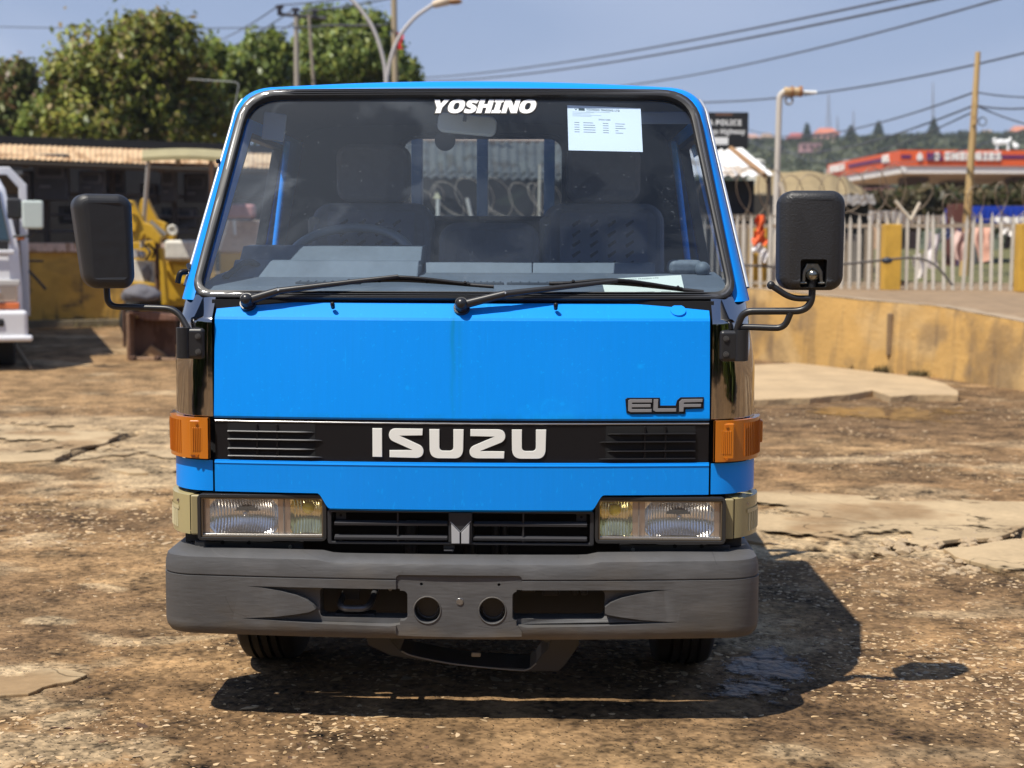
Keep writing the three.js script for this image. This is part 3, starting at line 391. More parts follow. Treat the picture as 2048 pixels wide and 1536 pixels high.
{
  const t = thing('canvas_tent', 'tan canvas tent roof behind the big black mirror', 'tent'), R = [[1515, 342, 29], [1640, 344, 29], [1690, 355, 29.5], [1738, 386, 30]], F = [[1500, 392, 26.5], [1640, 388, 26.5], [1700, 388, 27], [1745, 390, 28]];
  const g = grid((u, v) => { const i = Math.min(2, Math.floor(u * 3)), f = u * 3 - i, r = at(...R[i]).lerp(at(...R[i + 1]), f), e = at(...F[i]).lerp(at(...F[i + 1]), f), p = e.lerp(r, v); return [p.x, p.y - 0.12 * Math.sin(v * 3.14) + 0.02 * Math.sin(u * 30), p.z]; }, 30, 10);
  part('canvas', planarUV(g, 0, 2), mat([0.36, 0.27, 0.14], 0.9, { map: speckle }), t);
  for (const [x, y, z] of [[1505, 392, 26.6], [1700, 389, 27.1], [1740, 391, 28]]) part('pole', bar(at(x, y, z), at(x, y, z).setY(0.9), 0.03), mat([0.3, 0.25, 0.2], 0.7), t);
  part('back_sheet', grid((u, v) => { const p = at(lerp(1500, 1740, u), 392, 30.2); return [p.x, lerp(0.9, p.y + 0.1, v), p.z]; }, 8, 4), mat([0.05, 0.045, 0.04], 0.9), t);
}
{
  const t = thing('market_stall', 'low dark stall with a grey sheet roof right of the big black mirror', 'stall'), d = 24;
  const a = at(1660, 404, d), b = at(1752, 404, d); part('roof', corrugated(at(1655, 412, d), at(1752, 408, d), at(1745, 388, d + 1.6), at(1660, 390, d + 1.6), 0.15, 0.02), mat([0.2, 0.18, 0.16], 0.8, { map: rust }), t);
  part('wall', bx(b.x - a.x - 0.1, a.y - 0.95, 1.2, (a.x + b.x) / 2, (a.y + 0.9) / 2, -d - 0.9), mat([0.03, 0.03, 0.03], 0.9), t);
  for (const q of [1668, 1742]) part('post', bar(at(q, 470, d), at(q, 408, d), 0.03), mat([0.12, 0.09, 0.06], 0.9), t);
}
{
  const d = 70, t = thing('petrol_station', 'petrol station canopy with an orange fascia, purple stripes and a white underside', 'petrol station');
  const C = at(1800, 300, d), W = 26, yt = C.y, yo = at(1800, 331, d).y, yb = at(1800, 346, d).y, L = at(1655, 331, 82), cor = V(C.x, 0, -d);
  const mo = mat([0.72, 0.115, 0.025], 0.5), mwh = mat([0.78, 0.76, 0.72], 0.6), mp = mat([0.1, 0.02, 0.12], 0.5), D = V(L.x - C.x, 0, -82 + d), DL = D.length(), ang = Math.atan2(-D.z, D.x);
  part('front_fascia', bx(W, yt - yo, 0.3, C.x + W / 2, (yt + yo) / 2, -d - 0.15), mo, t); part('front_edge', bx(W, yo - yb, 0.24, C.x + W / 2 + 0.06, (yo + yb) / 2, -d - 0.2), mwh, t);
  const side = (y1, y0, th, m, n, off) => { const g = bx(DL, y1 - y0, th, DL / 2, (y0 + y1) / 2, off); g.rotateY(ang); g.translate(C.x, 0, -d - 0.01); return part(n, g, m, t); };
  side(yt - 0.004, yo, 0.3, mo, 'side_fascia', 0.16); side(yo, yb, 0.24, mwh, 'side_edge', 0.2);
  const under = new THREE.BufferGeometry(); under.setAttribute('position', new THREE.Float32BufferAttribute([C.x + 0.2, yb + 0.05, -d - 0.3, C.x + W, yb + 0.05, -d - 0.3, C.x + W, yb + 0.05, -d - 13, C.x + D.x + 0.2, yb + 0.05, -d - 13], 3)); under.setIndex([0, 1, 2, 0, 2, 3]); under.computeVertexNormals(); part('ceiling', under, mat([0.62, 0.5, 0.38], 0.8), t);
  const top = under.clone().translate(0, yt - yb - 0.2, 0); part('roof_deck', top, mat([0.5, 0.45, 0.4], 0.8), t);
  const stripe = (p0, p1) => { const a = at(p0, 314, d), b = at(p1, 314, d); part('stripe', bx(b.x - a.x, 0.15, 0.03, (a.x + b.x) / 2, at(1800, 313, d).y, -d + 0.015), mp, t); };
  stripe(1802, 1822); stripe(1965, 2200);
  { const g = bx(DL * 0.5, 0.15, 0.03, DL * 0.42, at(1800, 313, d).y, -0.02); g.rotateY(ang); g.translate(C.x, 0, -d); part('stripe', g, mp, t); }
  const font = FONT, word = (s, px, py, size, m, gap = 0.02) => { const c = at(px, py, d); let x = c.x; for (const ch of s) { const g = new THREE.ExtrudeGeometry(font.generateShapes(ch, size), { depth: 0.05, bevelEnabled: true, bevelSize: 0.03, bevelThickness: 0.01, bevelSegments: 1 }); g.computeBoundingBox(); g.translate(x - g.boundingBox.min.x, c.y, -d + 0.02); part('letter', g, m, t); x += g.boundingBox.max.x - g.boundingBox.min.x + gap; } };
  word('M', 1853, 320, 0.32, mp); word('O', 1865, 320, 0.32, mwh); word('L', 1876, 320, 0.32, mp); word('ENERGIES', 1889, 320, 0.34, mwh, 0.05);
  { const c = at(1839, 314, d), k = d / FOCAL; part('flame_emblem', ext(shp(Array.from({ length: 24 }, (_, i) => { const a = i / 24 * 6.283, r = 6 * k; return [r * Math.cos(a) * (a > 0.6 && a < 2.5 ? 0.6 : 1), r * Math.sin(a) * (Math.sin(a) > 0 ? 1.8 : 1.1)]; })), 0.05).translate(c.x, c.y - 0.03, -d + 0.02), mwh, t); }
  // lettering along the side
  { const g0 = []; let x = DL * 0.95; for (const ch of 'ENERGIES') { const q = new THREE.ExtrudeGeometry(font.generateShapes(ch, 0.32), { depth: 0.05, bevelEnabled: true, bevelSize: 0.03, bevelThickness: 0.01, bevelSegments: 1 }); q.rotateY(Math.PI); q.translate(x, at(1800, 320, d).y, -0.03); q.rotateY(ang); q.translate(C.x, 0, -d); part('letter', q, mwh, t); x -= 0.36; } }
  { let x = DL * 0.2; for (const ch of 'MOL') { const q = new THREE.ExtrudeGeometry(font.generateShapes(ch, 0.32), { depth: 0.05, bevelEnabled: true, bevelSize: 0.03, bevelThickness: 0.01, bevelSegments: 1 }); q.rotateY(Math.PI); q.translate(x, at(1800, 320, d).y, -0.03); q.rotateY(ang); q.translate(C.x, 0, -d); part('letter', q, mwh, t); x -= 0.4; } }
  for (const [px, dd] of [[1826, 74], [1906, 79], [2040, 74]]) { const p = at(px, 400, dd); part('column', bx(0.5, yb, 0.5, p.x, yb / 2, -dd), mat([0.1, 0.07, 0.06], 0.7), t); part('column_head', box(1.3, 0.5, 1.0, p.x, yb - 0.26, -dd, 0.05), mat([0.07, 0.05, 0.045], 0.7), t); }
}
// pale low building far behind, under the canopy's left end
{
  const t = thing('kiosk_building', 'pale orange building far off under the left end of the petrol canopy', 'building'), d = 100, a = at(1710, 362, d), b = at(1780, 392, d);
  part('wall', bx(b.x - a.x, a.y + 0.5, 5, (a.x + b.x) / 2, a.y / 2 - 0.25, -d - 2.5), mat([0.6, 0.38, 0.22], 0.8), t);
  for (let i = 0; i < 4; i++) part('window', bx(1.0, 0.55, 0.1, a.x + (b.x - a.x) * (i + 0.6) / 4.6, at(1740, 372, d).y, -d + 0.02), mat([0.1, 0.06, 0.05], 0.3), t);
  part('ledge', bx(b.x - a.x + 0.5, 0.15, 0.6, (a.x + b.x) / 2, at(1740, 379, d).y, -d + 0.1), mat([0.25, 0.12, 0.1], 0.7), t);
}
{
  const t = thing('blue_bin', 'bright blue metal bin raised on legs behind the fence at the right edge', 'bin'), d = 33, a = at(1948, 412, d), b = at(2100, 412, d);
  const m = mat([0.01, 0.05, 0.42], 0.5); { const y1 = at(1948, 446, d).y; part('wall', bx(b.x - a.x, a.y - y1, 2.2, (a.x + b.x) / 2, (a.y + y1) / 2, -d - 1.1), m, t); part('leg', [bx(0.1, y1 - 0.9, 0.1, a.x + 0.1, (y1 + 0.9) / 2, -d - 0.2), bx(0.1, y1 - 0.9, 0.1, b.x - 0.6, (y1 + 0.9) / 2, -d - 0.2)], mat([0.1, 0.1, 0.1], 0.8), t); }
  for (let i = 0; i < 14; i++) part('rib', bx(0.05, 0.3, 0.05, a.x + 0.06 + i * 0.125, a.y - 0.18, -d + 0.02), m, t);
  const s = thing('brown_booth', 'narrow rust brown booth left of the blue bin', 'booth'), p = at(1908, 408, 32), q = at(1940, 408, 32); part('wall', box(q.x - p.x, p.y - 0.9, 0.5, (p.x + q.x) / 2, (p.y + 0.9) / 2, -32.3, 0.02), mat([0.16, 0.05, 0.035], 0.8, { map: speckle }), s); part('door', box(0.16, 1.0, 0.04, (p.x + q.x) / 2, 1.45, -32.03, 0.01), mat([0.09, 0.06, 0.12], 0.7), s);
}
// ---------- leaves ----------
function leaves(n, pick, size, palette) {                              // pick() gives {p, out}
  const pos = new Float32Array(n * 12), nor = new Float32Array(n * 12), cl = new Float32Array(n * 12), idx = new Uint32Array(n * 6), a = V(), b = V(), q = new THREE.Quaternion(), e = new THREE.Euler();
  for (let i = 0; i < n; i++) {
    const { p, out, tint } = pick(), s = size * rr(0.6, 1.35), c = palette[Math.floor(rnd() * palette.length)], k = rr(0.75, 1.25) * (tint || 1);
    q.setFromEuler(e.set(rr(-1.1, 1.1), rr(0, 6.283), rr(-1.1, 1.1)));
    a.set(s, 0, 0).applyQuaternion(q); b.set(0, 0, s * 0.55).applyQuaternion(q);
    const nn = out.clone().multiplyScalar(0.8).add(V(0, 0.5, 0)).add(a.clone().cross(b).normalize().multiplyScalar(0.7)).normalize();
    const v = [[-1, 0], [0, -1], [1, 0], [0, 1]];
    for (let j = 0; j < 4; j++) { const o = i * 12 + j * 3; pos[o] = p.x + a.x * v[j][0] + b.x * v[j][1]; pos[o + 1] = p.y + a.y * v[j][0] + b.y * v[j][1] - (j === 2 ? s * 0.2 : 0); pos[o + 2] = p.z + a.z * v[j][0] + b.z * v[j][1]; nor.set([nn.x, nn.y, nn.z], o); cl.set([c[0] * k, c[1] * k, c[2] * k], o); }
    const gn = a.clone().cross(b); idx.set(gn.dot(nn) > 0 ? [i * 4, i * 4 + 1, i * 4 + 2, i * 4, i * 4 + 2, i * 4 + 3] : [i * 4, i * 4 + 2, i * 4 + 1, i * 4, i * 4 + 3, i * 4 + 2], i * 6);
  }
  const g = new THREE.BufferGeometry(); g.setAttribute('position', new THREE.BufferAttribute(pos, 3)); g.setAttribute('normal', new THREE.BufferAttribute(nor, 3)); g.setAttribute('color', new THREE.BufferAttribute(cl, 3)); g.setIndex(new THREE.BufferAttribute(idx, 1)); return g;
}
const LEAF = mat([1, 1, 1], 0.6, { vertexColors: true, transmission: 0.4, specularIntensity: 0.3 }), BARK = mat([0.12, 0.09, 0.065], 0.95, { map: speckle });
const OLIVE = [[0.24, 0.27, 0.04], [0.31, 0.32, 0.05], [0.19, 0.235, 0.036], [0.12, 0.155, 0.028], [0.36, 0.34, 0.06], [0.26, 0.19, 0.075]], GREEN = [[0.16, 0.23, 0.038], [0.22, 0.29, 0.052], [0.12, 0.165, 0.03], [0.29, 0.32, 0.06]], RED = [[0.24, 0.14, 0.06], [0.16, 0.19, 0.05], [0.15, 0.16, 0.04], [0.2, 0.22, 0.055], [0.12, 0.17, 0.04]], DRY = [[0.1, 0.09, 0.035], [0.14, 0.11, 0.05], [0.06, 0.075, 0.022], [0.17, 0.13, 0.07]];
function tree(label, d, blobs, n, size, palette, trunkPx, name = 'tree', base = 0, group) {
  const t = thing(name, label, 'tree', group), B = blobs.map(([px, py, r, dz = 0]) => ({ c: at(px, py, d + dz), r: r * d / FOCAL, s: Math.floor(rnd() * 90) })), tot = B.reduce((a, b) => a + b.r * b.r, 0), root = at(trunkPx, 450, d).setY(base), P = V(), mid = B.reduce((a, b) => a.add(b.c.clone().multiplyScalar(b.r * b.r / tot)), V());
  const g = leaves(n, () => {
    let k = rnd() * tot, b = B[0]; for (const q of B) { k -= q.r * q.r; if (k <= 0) { b = q; break; } }
    const out = V(rr(-1, 1), rr(-1, 1), rr(-1, 1)); while (out.lengthSq() > 1 || out.lengthSq() < 0.01) out.set(rr(-1, 1), rr(-1, 1), rr(-1, 1)); out.normalize();
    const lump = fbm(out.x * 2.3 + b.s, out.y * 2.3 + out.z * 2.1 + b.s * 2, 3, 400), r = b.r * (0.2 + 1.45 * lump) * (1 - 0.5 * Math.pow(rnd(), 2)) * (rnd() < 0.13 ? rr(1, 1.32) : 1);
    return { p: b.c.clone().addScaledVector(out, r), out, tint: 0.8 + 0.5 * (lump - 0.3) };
  }, size, palette);
  part('crown', g, LEAF, t);
  const th = Math.max(0.07, Math.sqrt(tot) * 0.055), w = [bar(root, mid, th * 1.3, th * 0.7)]; for (const b of B) w.push(bar(mid.clone().lerp(root, 0.25), b.c, th * 0.55, th * 0.18, 7)); part('trunk', w, BARK, t);
  return t;
}
tree('tall olive green tree, broad at the foot and peaked, behind the open shed', 38, [[305, 95, 75], [345, 125, 62], [270, 140, 85], [190, 175, 88], [340, 190, 85, 1], [250, 220, 100], [150, 235, 75], [390, 235, 70, 1], [130, 155, 45], [235, 115, 42], [350, 75, 36], [300, 62, 40], [200, 270, 80, -1], [330, 270, 80, 0]], 46000, 0.092, OLIVE, 290);
tree('reddish brown bushy tree at the left edge behind the shed roof', 42, [[30, 160, 45], [10, 215, 60], [60, 230, 45], [40, 270, 60], [-30, 200, 60]], 15000, 0.095, RED, 20);
tree('small bright green tree between the reddish tree and the tall olive tree', 41, [[85, 250, 45], [110, 215, 30], [90, 280, 45]], 7500, 0.09, GREEN, 95);
tree('medium green tree just right of the tall olive tree, left of the concrete pole', 46, [[420, 130, 50], [450, 170, 60], [490, 140, 45], [530, 110, 50], [540, 160, 60], [400, 190, 50], [460, 220, 70], [540, 95, 26]], 19000, 0.1, GREEN, 470);
tree('round dark green tree behind the concrete pole and the street lamp', 49, [[655, 95, 68], [690, 68, 50], [615, 120, 48], [730, 110, 70], [680, 150, 85], [770, 140, 60], [600, 160, 60], [630, 45, 30], [735, 70, 45], [800, 165, 40], [668, 48, 28]], 33000, 0.1, GREEN, 690);
// scrub under the petrol canopy
tree('dry green bush under the petrol canopy, left of its middle column', 42, [[1780, 408, 26], [1815, 402, 26], [1850, 400, 26], [1760, 420, 20], [1830, 425, 28]], 6000, 0.14, DRY, 1810, 'bush', 0.9);
tree('dry bush behind the wooden pole under the petrol canopy', 43, [[1890, 402, 26], [1925, 400, 26], [1900, 425, 28], [1950, 402, 24]], 5000, 0.14, DRY, 1910, 'bush', 0.9);
tree('dry brownish bush under the petrol canopy at the right edge', 41, [[1985, 400, 26], [2030, 396, 28], [2010, 420, 30], [2070, 402, 30]], 5500, 0.14, DRY, 2010, 'bush', 0.9);
tree('low dark bush between the tan tent and the petrol canopy', 40, [[1745, 402, 20], [1725, 412, 22], [1700, 415, 22]], 2600, 0.12, DRY, 1730, 'bush', 0.9);
struct('grass_bank', (() => { const g = grid((u, v) => { const p = at(lerp(1480, 2200, u), 560, lerp(22, 40, v)); return [p.x, 0.91 + 0.5 * v * v + 0.08 * fbm(u * 20, v * 12, 3, 66), p.z]; }, 80, 40); return planarUV(g, 0, 2); })(), mat([0.17, 0.16, 0.06], 0.95, { map: speckle, bumpMap: fineBump, bumpScale: 0.03 }), null, 'stuff');
// ---------- hill with houses ----------
const hillTop = (x) => { const px = 1024 + x / 480 * FOCAL, y = px < 1700 ? lerp(277, 268, clamp((px - 1400) / 300)) + 4 * Math.sin(px * 0.02) : lerp(268, 258, clamp((px - 1700) / 348)); return (at(1600, y, 480).y - 3.4) * (px < 1250 ? smooth(500, 1250, px) * 0.9 + 0.1 : 1); };
const hillY = (x, z) => { const s = clamp((-z - 170) / 310), e = s * s * (3 - 2 * s), xa = x / (-z) * 480; return e * hillTop(xa) + 2.5 * (fbm(x * 0.02, z * 0.02, 3, 501) - 0.5) * e * (s > 0.97 ? 0.2 : 1); };
{
  const g = grid((u, v) => { const z = -165 - 420 * v, x = lerp(-260, 330, u) * (-z / 480); const zz = Math.max(z, -480); return [x, v > 0.76 ? hillY(x, zz) - (v - 0.76) * 60 : hillY(x, zz), z]; }, 150, 60);
  struct('hill', planarUV(g, 0, 2, 0.05), mat([0.09, 0.10, 0.045], 0.95, { map: speckle }));
  scene.fog = new THREE.FogExp2(new THREE.Color(0.72, 0.78, 0.9), 0.0003);
  const cg = leaves(46, () => { const o = V(rr(-1, 1), rr(-1, 1), rr(-1, 1)).normalize(); return { p: o.clone().multiplyScalar(rr(0.5, 1)).add(V(0, 0.8, 0)), out: o }; }, 0.42, [[0.06, 0.09, 0.03], [0.09, 0.115, 0.04], [0.045, 0.065, 0.025], [0.12, 0.125, 0.055]]);
  const N = 1900, m = new THREE.InstancedMesh(cg, mat([1, 1, 1], 0.9, { vertexColors: true }), N), q = new THREE.Object3D();
  for (let i = 0; i < N; i++) { const v = Math.pow(rnd(), 0.7), z = -210 - 275 * v, x = at(rr(1380, 2150), 400, -z).x, s = rr(0.55, 1.35); q.position.set(x, hillY(x, z) - 0.4, z); q.rotation.y = rr(0, 6); q.scale.set(s, s * rr(0.8, 1.2), s); q.updateMatrix(); m.setMatrixAt(i, q.matrix); }
  m.name = 'hill_wood'; m.userData.kind = 'stuff'; shade(m); scene.add(m);
}
function house(px, py, w, h, roofH, d, wall, roof, label, rows = 1, cols = 3, flat = false) {
  const k = d / FOCAL, c = at(px, py, d), W = w * k, H = h * k, R = roofH * k, D = W * 0.7, t = thing('house', label, 'house', null, V(c.x, c.y - H - R, c.z));
  part('wall', bx(W, H + 6, D, 0, H / 2 - 3, 0), mat(wall, 0.85), t);
  if (flat) part('roof', bx(W * 1.06, R * 0.6, D * 1.06, 0, H + R * 0.3, 0), mat(roof, 0.8), t);
  else { const o = 1.1, g = new THREE.BufferGeometry(); const a = [-W / 2 * o, H, D / 2 * o], b = [W / 2 * o, H, D / 2 * o], e = [W / 2 * o, H, -D / 2 * o], f = [-W / 2 * o, H, -D / 2 * o], r1 = [-W * 0.28, H + R, 0], r2 = [W * 0.28, H + R, 0]; const tri = [a, b, r2, a, r2, r1, b, e, r2, e, f, r1, e, r1, r2, f, a, r1, a, f, e, a, e, b]; g.setAttribute('position', new THREE.Float32BufferAttribute(tri.flat(), 3)); g.computeVertexNormals(); part('roof', g, mat(roof, 0.8), t); }
  for (let j = 0; j < rows; j++) for (let i = 0; i < cols; i++) part('window', bx(W / cols * 0.42, H / rows * 0.4, 0.3, -W / 2 + W * (i + 0.5) / cols, H * (j + 0.52) / rows, D / 2 + 0.02), mat([0.04, 0.035, 0.04], 0.3), t);
}
house(1503, 268, 30, 20, 8, 470, [0.55, 0.33, 0.28], [0.42, 0.25, 0.2], 'pink walled house on the ridge right beside the black police board');
house(1533, 266, 26, 16, 9, 474, [0.6, 0.48, 0.33], [0.36, 0.25, 0.18], 'cream house on the ridge just left of the lamp post');
house(1594, 266, 40, 10, 10, 472, [0.4, 0.2, 0.17], [0.36, 0.09, 0.075], 'long house with a dark red roof on the ridge left of the dark conifer');
house(1652, 256, 46, 14, 12, 470, [0.6, 0.34, 0.26], [0.5, 0.17, 0.1], 'large house with an orange red roof on the ridge below the lattice mast', 1, 4);
house(1620, 285, 40, 36, 4, 380, [0.52, 0.29, 0.28], [0.45, 0.28, 0.26], 'pink three storey block half way down the hill', 3, 3, true);
house(1668, 281, 14, 12, 4, 420, [0.6, 0.55, 0.3], [0.3, 0.25, 0.2], 'small yellowish house on the hill right of the pink block');
house(1716, 278, 34, 12, 7, 430, [0.4, 0.38, 0.34], [0.3, 0.28, 0.26], 'grey house half hidden by trees in the middle of the hill');
house(1778, 288, 26, 8, 8, 400, [0.45, 0.3, 0.24], [0.4, 0.16, 0.11], 'small red roofed house just above the petrol canopy corner');
house(1915, 296, 24, 6, 8, 400, [0.45, 0.25, 0.2], [0.46, 0.14, 0.1], 'red roof just above the petrol canopy left of the wooden pole');
house(1974, 260, 22, 12, 6, 470, [0.7, 0.5, 0.36], [0.6, 0.42, 0.3], 'cream house on the ridge just right of the wooden pole');
house(2040, 252, 40, 26, 12, 465, [0.5, 0.3, 0.2], [0.5, 0.2, 0.12], 'brown walled house on the ridge at the right edge', 2, 3);
house(1675, 338, 44, 10, 4, 200, [0.75, 0.68, 0.55], [0.75, 0.7, 0.6], 'pale low house at the foot of the hill left of the petrol canopy', 1, 4, true);
house(1700, 320, 34, 14, 5, 260, [0.5, 0.45, 0.4], [0.34, 0.3, 0.28], 'grey low house at the foot of the hill behind the left end of the canopy', 1, 3);
house(1512, 318, 30, 10, 5, 240, [0.7, 0.66, 0.55], [0.6, 0.58, 0.52], 'pale house at the foot of the hill left of the lamp post', 1, 3);
{ const t = thing('white_statue', 'white irregular roof ornament above the petrol canopy at the right', 'roof ornament'), m = mat([0.85, 0.85, 0.83], 0.6), d = 80, k = d / FOCAL, f = (px, py, rx, ry) => { const c = at(px, py, d); return sph(1).scale(rx * k, ry * k, rx * k * 0.6).translate(c.x, c.y, c.z); };
  part('body', [f(1998, 284, 13, 6), f(1990, 281, 6, 5), f(2012, 284, 7, 5)], m, t); part('raised_end', bar(at(2012, 287, d), at(2022, 276, d), 0.1, 0.07), m, t); part('side_piece', [f(2032, 292, 6, 5), f(2028, 287, 3, 4)], m, t); for (const x of [1994, 2016]) part('support', bar(at(x, 302, d), at(x, 284, d), 0.06), m, t); }
// distant conifers and masts on the ridge
function conifer(px, top, foot, w, d, label) { const t = thing('conifer', label, 'tree'), a = at(px, top, d), b = at(px, foot, d), R = w * d / FOCAL / 2, H = a.y - b.y; part('crown', leaves(700, () => { const v = Math.pow(rnd(), 0.6), th = rr(0, 6.28), r = R * v * rr(0.5, 1.1), o = V(Math.cos(th), 0.3, Math.sin(th)); return { p: V(a.x + r * o.x, a.y - H * v, a.z + r * o.z), out: o }; }, 0.7, [[0.03, 0.055, 0.025], [0.045, 0.07, 0.03]]), LEAF, t); part('trunk', bar(b.clone().setY(b.y - 4), a, 0.4, 0.1, 6), BARK, t); }
conifer(1614, 247, 284, 22, 465, 'dark pointed conifer on the ridge left of the orange red roof');
conifer(1757, 243, 275, 26, 472, 'dark broad tree on the ridge above the petrol canopy corner');
conifer(1868, 238, 268, 24, 470, 'tall dark tree on the ridge between the canopy corner and the wooden pole');
conifer(1702, 252, 280, 28, 468, 'round dark tree on the ridge right of the orange red roof');
function mast(px, top, foot, w, d, label) { const t = thing('radio_mast', label, 'mast'), k = d / FOCAL, a = at(px, top, d), b = at(px, foot + 14, d), m = mat([0.3, 0.3, 0.33], 0.7), W = w * k / 2; const L = [[-1, -1], [1, -1], [1, 1], [-1, 1]].map(([x, z]) => [V(b.x + x * W, b.y, b.z + z * W), V(a.x + x * W * 0.15, a.y, a.z + z * W * 0.15)]); for (const [p, q] of L) part('leg', bar(p, q, 0.07, 0.06, 5), m, t); const br = []; for (let i = 0; i < 9; i++) for (let s = 0; s < 4; s++) { const A = L[s], B = L[(s + 1) % 4]; br.push(bar(A[0].clone().lerp(A[1], i / 9), B[0].clone().lerp(B[1], (i + 1) / 9), 0.04, 0.04, 4)); } part('bracing', br, m, t); }
mast(1657, 188, 255, 9, 480, 'tall lattice mast on the ridge above the orange red roof');
mast(1675, 232, 258, 5, 480, 'short mast on the ridge right of the tall lattice mast');
mast(1707, 222, 268, 5, 480, 'slim mast on the ridge standing alone against the sky');
mast(1866, 165, 245, 5, 480, 'faint slim mast left of the wooden pole');
// ---------- poles, lamps, wires ----------
{
  const t = thing('yard_lamp', 'white lamp post with an L shaped rusty head beside the big black mirror', 'lamp post'), d = 20.9, m = mat([0.72, 0.66, 0.58], 0.6, { map: speckle }), A = (x, y, q = d) => at(x, y, q);
  part('pole', pipe([A(1550, 575), A(1552, 420), A(1559, 192), A(1568, 183), A(1577, 183)], 0.042, 0.08), m, t);
  const h = [bar(A(1568, 183), A(1604, 183), 0.06, 0.055)], mh = mat([0.62, 0.45, 0.25], 0.7, { map: rust }); part('lamp_head', h, mh, t);
  part('glass_rod', bar(A(1604, 184), A(1633, 185), 0.025), mat([0.8, 0.8, 0.78], 0.4), t); part('clamp', [bar(A(1582, 183), A(1586, 183), 0.075), bar(A(1598, 183), A(1604, 183), 0.075)], mat([0.3, 0.14, 0.06], 0.8), t);
  const c = A(1578, 201); part('ring', new THREE.TorusGeometry(0.05, 0.016, 10, 24).translate(c.x, c.y, c.z), mat([0.25, 0.25, 0.27], 0.5), t);
}
{
  const t = thing('wooden_pole', 'leaning weathered wooden pole in front of the petrol canopy', 'pole'), d = 26, m = mat([0.56, 0.38, 0.17], 0.85, { map: rust });
  part('shaft', bar(at(1927, 560, d), at(1956, 104, d), 0.085, 0.045, 12), m, t); part('splint', bar(at(1949, 250, d - 0.06), at(1952, 196, d - 0.06), 0.04), m, t); part('knob', sph(0.075).translate(...at(1938, 387, d).toArray()), m, t);
  const c = at(1965, 243, d); part('hanging_ring', new THREE.TorusGeometry(0.07, 0.012, 8, 20).translate(c.x, c.y, c.z), mat([0.25, 0.27, 0.3], 0.6), t);
}
{
  const t = thing('concrete_pole', 'pale concrete power pole with cross arm and dark insulators before the round tree', 'power pole'), d = 40, A = (x, y) => at(x, y, d), md = mat([0.05, 0.045, 0.05], 0.5);
  part('shaft', bar(A(597, 470), A(592, 28), 0.1, 0.06), mat([0.5, 0.44, 0.36], 0.85, { map: speckle }), t); part('cross_arm', bar(A(556, 28), A(652, 37), 0.045), md, t);
  for (const [x, y] of [[559, 14], [591, 19], [629, 20]]) part('insulator', [cyl(0.11, 0.11, 0.07).translate(...A(x, y).toArray()), cyl(0.07, 0.05, 0.16).translate(...A(x, y + 7).toArray())], md, t);
}
solo('slanting_pole', bar(at(644, 430, 39), at(618, 30, 39), 0.06, 0.04), mat([0.3, 0.25, 0.19], 0.85), 'thin dark slanting pole just right of the concrete power pole', 'pole');
{
  const t = thing('tall_pole', 'tall tan pole with a red banner behind the double street lamp', 'power pole'), d = 37, A = (x, y) => at(x, y, d);
  part('shaft', bar(A(795, 470), A(787, -60), 0.085, 0.07), mat([0.5, 0.4, 0.26], 0.85, { map: speckle }), t); part('cross_arm', bar(A(640, 51), A(763, 51), 0.03), mat([0.06, 0.06, 0.07], 0.7), t);
  part('stay', bar(A(763, 50), A(788, 47), 0.012), mat([0.08, 0.08, 0.09], 0.7), t);
  const g = grid((u, v) => { const p = A(lerp(794, 806, u), lerp(66, 100, v)); return [p.x + 0.03 * Math.sin(v * 7), p.y, p.z + 0.12 + 0.04 * Math.sin(u * 6 + v * 4)]; }, 6, 10); part('red_banner', g, mat([0.6, 0.02, 0.03], 0.8), t);
}
{
  const t = thing('street_lamp', 'double armed grey street lamp rising behind the cab roof', 'street lamp'), d = 33, A = (x, y) => at(x, y, d), m = mat([0.5, 0.47, 0.45], 0.5);
  part('pole', bar(A(774, 470), A(773, 150), 0.07, 0.055), m, t);
  part('arm', tube([A(772, 158), A(768, 125), A(755, 78), A(735, 38), A(700, -4), A(670, -30)], 0.042, 40), m, t); part('arm', tube([A(774, 158), A(782, 115), A(800, 72), A(830, 35), A(866, 9)], 0.042, 40), m, t);
  const hd = (x0, y0, x1, y1) => [bar(A(x0, y0), A(x1, y1), 0.075, 0.11), sph(0.1).translate(...A(x1 + 3, y1 - 1).toArray())]; part('lamp_head', hd(866, 10, 897, 0), mat([0.62, 0.5, 0.36], 0.6), t); part('lamp_head', hd(670, -30, 640, -40), mat([0.62, 0.5, 0.36], 0.6), t); part('lamp_cover', sph(0.13).scale(1.4, 0.5, 1).translate(...A(908, 3).toArray()), mat([0.32, 0.16, 0.06], 0.5), t);
}
solo('bent_pipe', pipe([at(465, 240, 24), at(478, 168, 24), at(470, 164, 24), at(376, 158, 24)], 0.008, 0.05), mat([0.34, 0.35, 0.33], 0.5), 'thin bent metal pipe sticking up left of the cab roof', 'pipe');
function wire(a, b, sag, r, label) { const p = at(...a), q = at(...b), pts = []; for (let i = 0; i <= 20; i++) { const t = i / 20; pts.push(p.clone().lerp(q, t).add(V(0, -sag * 4 * t * (1 - t), 0))); } solo('power_line', new THREE.TubeGeometry(new THREE.CatmullRomCurve3(pts), 40, r, 6), mat([0.1, 0.11, 0.14], 0.6), label, 'power line'); }
wire([835, 156, 60], [1880, -22, 24], 0.25, 0.022, 'upper of the close pair of power lines crossing the sky to the top right');
wire([845, 163, 60], [1930, -14, 24], 0.3, 0.024, 'lower of the close pair of power lines crossing the sky to the top right');
wire([1180, 178, 50], [2060, -20, 24], 0.25, 0.02, 'single power line below the pair, reaching the top edge at the right');
wire([1350, 205, 40], [2080, 98, 26], 0.25, 0.02, 'power line passing over the yard lamp to the top of the wooden pole');
wire([420, 88, 60], [559, 10, 40], 0.1, 0.02, 'power line from the left insulator of the concrete pole down to the left');
